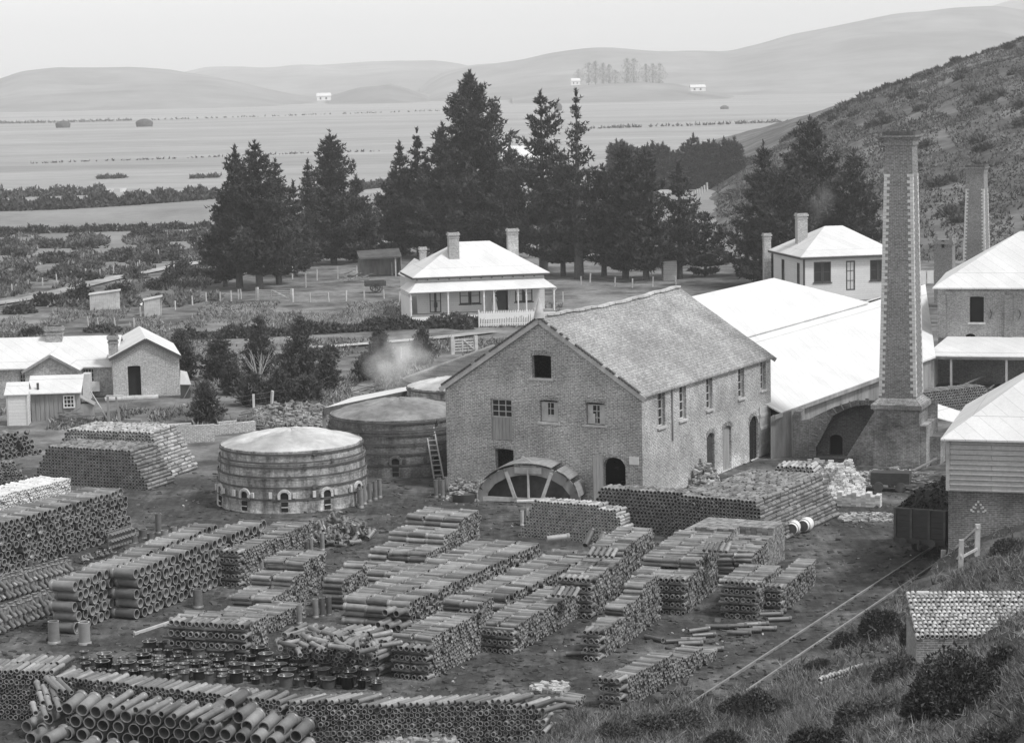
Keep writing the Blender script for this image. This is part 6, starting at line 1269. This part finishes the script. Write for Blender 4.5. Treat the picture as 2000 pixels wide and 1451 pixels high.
b.box(0, 30*s, -.1, 0, 6*s, 8.5*s); b.box(42*s, 54*s, 0, .2, 2*s, 9*s); b.build('slats', M['white'], wr)
tent = thing('tent', 'small white tent-shaped hut on the right behind the second chimney', 'tent', G(1950, 478)); s = tent.location.y/F; b = MB(); b.add([(0, 0, 0), (42*s, 0, 0), (21*s, 0, 24*s), (0, 4, 0), (42*s, 4, 0), (21*s, 4, 24*s)], [(0, 1, 2), (5, 4, 3), (0, 2, 5, 3), (1, 4, 5, 2), (0, 3, 4, 1)]); b.build('canvas', M['cloth'], tent); b = MB(); b.beam((-.6, -.1, -1), (22*s, -.1, 26*s), .25); b.build('pole', M['palewood'], tent)
ln_ = thing('clothesline', 'line of white washing hanging behind the tall chimney', 'washing line', at(1792, 556, 1)); b = MB(); b.box(-1.5, -1.4, 0, .1, -1, 1.4); b.box(3.2, 3.3, 0, .1, -1, 1.4); b.build('post', M['wood'], ln_)
for i in range(6): b = MB(); b.box(-1.2+i*.7, -.62+i*.7, .03, .06, .1*(i % 2), 1.25); b.build('sheet', M['cloth'], ln_)
# lean-to with white canvas at the cottage end
cvs = thing('canvas_awning', 'white canvas awning propped at the right end of the brick cottage', 'awning', G(353, 778)); b = MB(); b.slab([(.0, 0, .95), (.75, -.2, .95), (.45, .2, 1.75), (0, .3, 1.85)], .03); b.build('canvas', M['cloth'], cvs); b = MB(); b.beam((.2, 0, 0), (.75, -.1, .95), .05); b.build('prop', M['wood'], cvs); b = MB(); b.box(0, .6, .0, .5, 0, .9); b.build('box', M['dark'], cvs)
# tile stack on the right bank (low brick-walled store roofed with stacked tiles)
pa = G(1790, 1312); pa[2] += .75; s_ = thing('tile_covered_bin', 'low walled bin roofed with rows of pale stacked tiles on the bank', 'bin', pa, math.radians(-4)); Wt, Dt = 7.5, 3.2
b = MB(); b.box(0, Wt, 0, Dt, -2.4, .35); b.build('wall', M['brickR'], s_)
V, Fq, T = [], [], []; off = 0; rng = np.random.default_rng(8)
for r in range(12):
    for c_ in range(50):
        PV, PQ = pipeverts(.15, .34, 6, False); y0_ = -.05+r*.28; z = .42+.055*r+.03*(r > 8); x = .05+c_*.15; W = np.stack([PV[:, 0]+x+.03*(r % 2)+rng.normal(0, .006), PV[:, 1]+y0_+rng.normal(0, .02), PV[:, 2]+z+rng.normal(0, .012)], 1); V.append(W); Fq.append(PQ+off); off += len(PV); T.append(np.full(len(PV), rng.random()))
npmesh('tile_course', np.concatenate(V), np.concatenate(Fq), mat('pale_tile', .5, .2, 3, tone=.35), True, s_, tone=np.concatenate(T))
b = MB(); b.box(.35, .75, Dt-.1, Dt+.1, .9, 1.15); b.build('end_block', M['quoin'], s_)
def whitelogs(px, py, n, label, seed):
    rng = np.random.default_rng(seed); p = G(px, py); V, Q, T = [], [], []; off = 0
    for i in range(n):
        PV, PQ = pipeverts(.17, .36, 9, True); a = -.5+rng.normal(0, .06); W = np.stack([PV[:, 0]*math.cos(a)-PV[:, 1]*math.sin(a), PV[:, 0]*math.sin(a)+PV[:, 1]*math.cos(a), PV[:, 2]], 1)+np.array([.78*(i % 14)*.15, .62*(i % 14)*.15*1.25, .1+.15*(i//14)]); V.append(W); Q.append(PQ+off); off += len(PV); T.append(np.full(len(PV), rng.random()))
    o = npmesh('tile_row', np.concatenate(V), np.concatenate(Q), M['tile'], True, tone=np.concatenate(T)); o.location = tuple(p); tag(o, label, 'tile row')
whitelogs(1600, 1342, 28, 'short raised row of pale tiles in the scrub, upper of two', 1); whitelogs(1592, 1374, 14, 'short row of pale tiles in the scrub, lower of two', 2)
# litter on the yard
def lit(i, rng):
    x = rng.uniform(0, 1800); y = rng.uniform(960, 1440); p = G(x, y)
    if math.sin(p[0]*.9+1)*math.sin(p[1]*.55)+.5*math.sin(p[0]*2.1-p[1]*.8) < rng.uniform(.1, .9): return None
    return p+np.array([0, 0, .015]), rng.uniform(0, 3), rng.normal(0, .3), rng.uniform(.15, .65)**1.3
o = bricks('yard_litter', 'chips and shards scattered over the trodden yard', 'litter', lit, MT['stone'], 3600, 20); o['kind'] = 'stuff'
def clods(i, rng):
    x = rng.uniform(0, 1850); y = rng.uniform(900, 1451); p = G(x, y); return p, rng.uniform(0, 3), rng.normal(0, .3), rng.uniform(.2, 1.0)**1.6
o = bricks('earth_clods', 'dark clods of churned earth over the yard', 'earth', clods, mat('clod', .07, .4, 2, tone=.5), 9000, 21, size=(.3, .25, .08)); o['kind'] = 'stuff'
# ------------------------------------------------------------------ grasses
def grass(name, label, n, fn, hr, m, seed, asp=.035, kind='stuff', k=2, bend=.5):
    rng = np.random.default_rng(seed); P = []
    while len(P) < n:
        q = fn(rng)
        if q is not None: P.append(q)
    P = np.array(P); D = np.tile([0, 0, 1.2], (len(P), 1))+rng.normal(0, bend, (len(P), 3))*np.array([1, 1, 0]); h = rng.uniform(*hr, len(P)); T = rng.random(len(P)); V, F_ = tufts(P, D, h, rng, k, asp); return tag(npmesh(name, V, F_, M[m], tone=np.repeat(np.repeat(T, k), 3)), label, 'grass', None, kind)
def bankpt(rng, x0=1040, x1=2190, y0=1060, y1=1480, edge=True):
    x = rng.uniform(x0, x1); y = rng.uniform(y0, y1); lim = np.interp(x, [1040, 1100, 1250, 1330, 1400, 1500, 1600, 1700, 1780, 1850, 1900, 2000], [1425, 1410, 1385, 1365, 1375, 1345, 1285, 1212, 1170, 1140, 1082, 1040])
    if y < lim+14*math.sin(x*.06)+rng.normal(0, 9): return None
    q = math.sin(x*.013+y*.021)*math.sin(y*.017-x*.009+1)+.5*math.sin(x*.05)*math.sin(y*.045)
    if rng.random() > .62+.5*q: return None
    p = G_fast(x, y); return p
_gx = np.arange(900, 2200, 20.); _gy = np.arange(1000, 1520, 20.); _GT = None
def G_fast(x, y):
    global _GT
    if _GT is None: _GT = np.array([[G(a, b_) for b_ in _gy] for a in _gx])
    i = min(max((x-900)/20, 0), len(_gx)-1.01); j = min(max((y-1000)/20, 0), len(_gy)-1.01); a, b_ = int(i), int(j); u_, v_ = i-a, j-b_
    p = (_GT[a, b_]*(1-u_)*(1-v_)+_GT[a+1, b_]*u_*(1-v_)+_GT[a, b_+1]*(1-u_)*v_+_GT[a+1, b_+1]*u_*v_); p = p.copy(); p[2] = float(gz(p[0], p[1])); return p
grass('grass', 'dry grey grass covering the bank at lower right', 68000, bankpt, (.12, .38), 'straw', 31, asp=.032, bend=.9)
grass('grass', 'darker green undergrowth through the dry grass of the bank', 10000, bankpt, (.12, .34), 'gorse', 32, asp=.12)
def fieldpt(rng):
    x = rng.uniform(-10, 1100); y = rng.uniform(590, 860); 
    if 640 < y < 662 and x > 340: return None
    if math.sin(x*.021+1)*math.sin(y*.05)+.4*math.sin(x*.07+y*.09) < -.15: return None
    p = G(x, y); d = p[1]; 
    return p if (y < 840 and not (x < 380 and 700 < y < 800)) else None
grass('grass', 'rough grass tufts over the paddock and garden', 15000, fieldpt, (.15, .45), 'straw', 33, asp=.12)
grass('grass', 'dark weeds over the paddock and garden', 11000, fieldpt, (.12, .35), 'gorse', 34, asp=.2)
def roughpt(rng):
    x = rng.uniform(-10, 430); y = rng.uniform(446, 600)
    if abs(y-(600-(x+40)*.185)) < 9: return None
    if math.sin(x*.035+y*.11)*math.sin(y*.09-x*.02)+.6*math.sin(x*.11+2)*math.sin(y*.17) < -.1: return None
    return G(x, y)
grass('undergrowth', 'low scrub and fern over the rough ground at left', 9000, roughpt, (.3, .75), 'gorse', 38, asp=.3, bend=.8)
grass('grass', 'pale tussocks over the rough ground at left', 7000, roughpt, (.25, .6), 'straw', 39, asp=.2, bend=.8)
def strippt(rng): x = rng.uniform(400, 790); y = rng.uniform(612, 632); return G(x, y)
grass('grass', 'bleached long grass strip above the hedge', 2600, strippt, (.2, .45), 'straw', 35, asp=.08)
def hillgrass(rng):
    px = rng.uniform(1400, 2080); q = rng.random()
    if rng.random() > .5+.6*q or math.sin(px*.05+q*17)*math.sin(q*23-px*.021)+.5*math.sin(px*.13+q*40) < -.7: return None
    return hp(px, .02+.96*q)
grass('grass', 'tussock grass covering the near hillside', 34000, hillgrass, (.2, .6), 'tussock', 36, asp=.24)
grass('undergrowth', 'dark low fern covering parts of the near hillside', 9000, hillgrass, (.25, .6), 'gorse', 37, asp=.3)
# foreground scrub bushes on the bank
fb = [(1880, 1400, 230, 150, 'big dark gorse bush at the lower right corner'), (1700, 1420, 120, 70, 'dark gorse bush left of the corner bush'), (1778, 1262, 34, 60, 'dark bush growing at the left end of the tile-roofed bin'), (1960, 1330, 110, 80, 'gorse bush below the tile-roofed bin at the right edge'), (1500, 1400, 120, 60, 'scrub bush beside the lower row of pale tiles'), (1440, 1392, 100, 44, 'pale-tipped scrub bush at the end of the front right stack'),
      (1310, 1425, 130, 56, 'broad scrub bush below the front right stack'), (1200, 1445, 90, 36, 'low scrub bush beside the long front wall end'), (1655, 1262, 60, 34, 'bush growing close to the near rail'), (1600, 1305, 44, 22, 'small bush above the upper row of pale tiles'), (1600, 1470, 130, 60, 'dark scrub at the bottom edge'), (1960, 1480, 140, 60, 'scrub at the bottom right edge'), (1440, 1470, 140, 50, 'scrub bush at the bottom edge left of the dark one'), (1880, 1090, 60, 26, 'dark tuft on the bank behind the rail fence'), (1960, 1075, 90, 24, 'dark brambles along the store wall foot'), (1720, 1240, 70, 60, 'feathery bush left of the tile-roofed bin'), (1745, 1330, 90, 60, 'grey bush below the tile-roofed bin')]
for i, (x, y, w_, h_, lb) in enumerate(fb): bush(x, y, w_, h_, lb, 700+i, m='gorse_dark' if i in (0, 10) else 'gorse', n=int(2200+w_*26), name='scrub_bush', leaf=.10, k=3)
for i in range(80):
    rng = np.random.default_rng(800+i); x = rng.uniform(1060, 2010); y = np.interp(x, [1040, 1250, 1400, 1600, 1800, 2000], [1420, 1390, 1400, 1340, 1300, 1200])+rng.uniform(0, 130)
    if 1780 < x and 1190 < y < 1290: y += 110
    bareshrub(x, min(y, 1500), rng.uniform(34, 74), 'wiry leafless weed stalks rising from the bank scrub', 900+i, 16, 'twig' if i % 2 else 'straw', name='dry_stalks', spread=.7, rk=.006)['group'] = 'dry stalks on the bank'
# ------------------------------------------------------------------ people and animals
def person(px, py, label, z=None, pose=0, h=1.62, rz=0, top='cloth', P=None):
    p = G(px, py) if P is None else P; t = thing('person', label, 'person', p, rz); k = h/1.65
    J = [(0, 0, .86), (0, 0, 1.05), (0, 0, 1.3), (0, 0, 1.42), (0, 0, 1.55), (.09, 0, .84), (.1, -.03, .46), (.1, 0, .06), (.1, -.12, .03), (-.09, 0, .84), (-.1, .02, .46), (-.1, .04, .06), (-.1, -.08, .03), (.17, 0, 1.35), (.24, -.06, 1.1), (.2, -.22, .98), (-.17, 0, 1.35), (-.25, -.02, 1.1), (-.22, -.12, .88)]
    Rr = [.12, .11, .14, .055, .10, .09, .06, .045, .04, .09, .06, .045, .04, .06, .045, .035, .06, .045, .035]
    Ed = [(0, 1), (1, 2), (2, 3), (3, 4), (0, 5), (5, 6), (6, 7), (7, 8), (0, 9), (9, 10), (10, 11), (11, 12), (2, 13), (13, 14), (14, 15), (2, 16), (16, 17), (17, 18)]
    me = bpy.data.meshes.new('body'); me.from_pydata([(a*k, b_*k, c*k) for a, b_, c in J], Ed, []); o = bpy.data.objects.new('body', me); COL.objects.link(o); o.parent = t; me.materials.append(M['skin'])
    sk = o.modifiers.new('skin', 'SKIN'); ss = o.modifiers.new('sub', 'SUBSURF'); ss.levels = 1; ss.render_levels = 1
    for v, r in zip(me.skin_vertices[0].data, Rr): v.radius = (r*k, r*k)
    me.skin_vertices[0].data[0].use_root = True
    b = MB(); b.lathe([(.14*k, 1.40*k), (.19*k, 1.32*k), (.16*k, 1.05*k), (.19*k, .9*k), (.34*k, .1*k), (.3*k, .1*k)], 16); b.build('dress', M[top], t)
    b = MB(); b.M = Matrix.Translation((0, 0, 1.63*k)); b.lathe([(.0, .1), (.1, .08), (.12, -.02), (.22, -.03), (.22, -.045), (.1, -.03)], 14); b.build('hat', M['white'], t); return t
q = Matrix.Translation(Vector(ct.location)) @ Matrix.Rotation(rzc, 4, 'Z') @ Vector((8.35, 1.35, .62)); person(0, 0, 'woman in a pale dress and hat standing on the cottage veranda', P=np.array(q), rz=rzc)
def hen(px, py, label, rz):
    p = G(px, py); t = thing('hen', label, 'hen', p, rz); b = MB()
    prof = [(0, -.2), (.09, -.16), (.13, -.04), (.12, .06), (.06, .15), (.0, .18)]; b.M = Matrix.Translation((0, 0, .25)) @ Matrix.Rotation(math.pi/2, 4, 'Y'); b.lathe(prof, 10, True, False); b.M = None; b.tube((.13, 0, .3), (.2, 0, .43), .055, .04, 8); b.tube((.19, 0, .43), (.23, 0, .46), .05, .035, 8); b.tube((-.14, 0, .3), (-.27, 0, .42), .07, .02, 6); b.tube((.0, .04, .02), (.0, .04, .2), .012, n=4); b.tube((.0, -.04, .02), (.0, -.04, .2), .012, n=4); b.build('body', M['white'], t)
    b = MB(); b.tube((.27, 0, .45), (.31, 0, .44), .015, .004, 5); b.box(.19, .24, -.006, .006, .48, .53); b.build('comb_and_beak', M['iron_dark'], t)
hen(56, 606, 'white hen left of the pair beside the dark bush', .5); hen(69, 598, 'white hen right of the pair beside the dark bush', 2.6); hen(276, 600, 'white hen at the fowl run beside the narrow fowl house', 1.2)
# ------------------------------------------------------------------ smoke and haze
def vol(name, dens, noise=None):
    m = bpy.data.materials.new(name); m.use_nodes = True; t = m.node_tree; t.nodes.clear(); o = t.nodes.new('ShaderNodeOutputMaterial'); v = t.nodes.new('ShaderNodeVolumePrincipled'); v.inputs['Color'].default_value = (1, 1, 1, 1); v.inputs['Density'].default_value = dens; v.inputs['Anisotropy'].default_value = .0; t.links.new(v.outputs[0], o.inputs['Volume'])
    if noise:
        tc = t.nodes.new('ShaderNodeTexCoord'); n = t.nodes.new('ShaderNodeTexNoise'); n.inputs['Scale'].default_value = noise; n.inputs['Detail'].default_value = 5; t.links.new(tc.outputs['Object'], n.inputs['Vector'])
        mr = t.nodes.new('ShaderNodeMapRange'); mr.inputs[1].default_value = .42; mr.inputs[2].default_value = .7; mr.inputs[3].default_value = 0; mr.inputs[4].default_value = dens; t.links.new(n.outputs[0], mr.inputs[0])
        gr = t.nodes.new('ShaderNodeVectorMath'); gr.operation = 'LENGTH'; t.links.new(tc.outputs['Object'], gr.inputs[0]); m2 = t.nodes.new('ShaderNodeMapRange'); m2.inputs[1].default_value = .25; m2.inputs[2].default_value = 1; m2.inputs[3].default_value = 1; m2.inputs[4].default_value = 0; t.links.new(gr.outputs['Value'], m2.inputs[0])
        mu = t.nodes.new('ShaderNodeMath'); mu.operation = 'MULTIPLY'; t.links.new(mr.outputs[0], mu.inputs[0]); t.links.new(m2.outputs[0], mu.inputs[1]); t.links.new(mu.outputs[0], v.inputs['Density'])
    return m
def smoke(px, py, Y, sx_, sy_, sz_, dens, label):
    p = atY(px, py, Y); me = bpy.data.meshes.new('smoke'); bm = bmesh.new(); bmesh.ops.create_icosphere(bm, subdivisions=3, radius=1); bm.to_mesh(me); bm.free(); me.materials.append(vol('smoke_'+label[:4], dens, 1.6)); o = bpy.data.objects.new('smoke', me); COL.objects.link(o); o.location = tuple(p); o.scale = (sx_, sy_, sz_); tag(o, label, 'smoke', None, 'stuff')
smoke(776, 706, 143, 2.6, 2.0, 2.1, 1.1, 'pale kiln smoke drifting beside the tiled shed'); smoke(1605, 392, 215, 1.5, 1.3, 2.2, .2, 'thin wisp of chimney smoke')
me = bpy.data.meshes.new('haze'); bm = bmesh.new(); bmesh.ops.create_cube(bm, size=1); bm.to_mesh(me); bm.free(); hm = vol('haze_air', 2.3e-4); me.materials.append(hm)
o = bpy.data.objects.new('haze', me); COL.objects.link(o); o.scale = (9000, 8200, 200); o.location = (0, 3960, 88); tag(o, 'pale hazy air over the plain', 'haze', None, 'stuff')
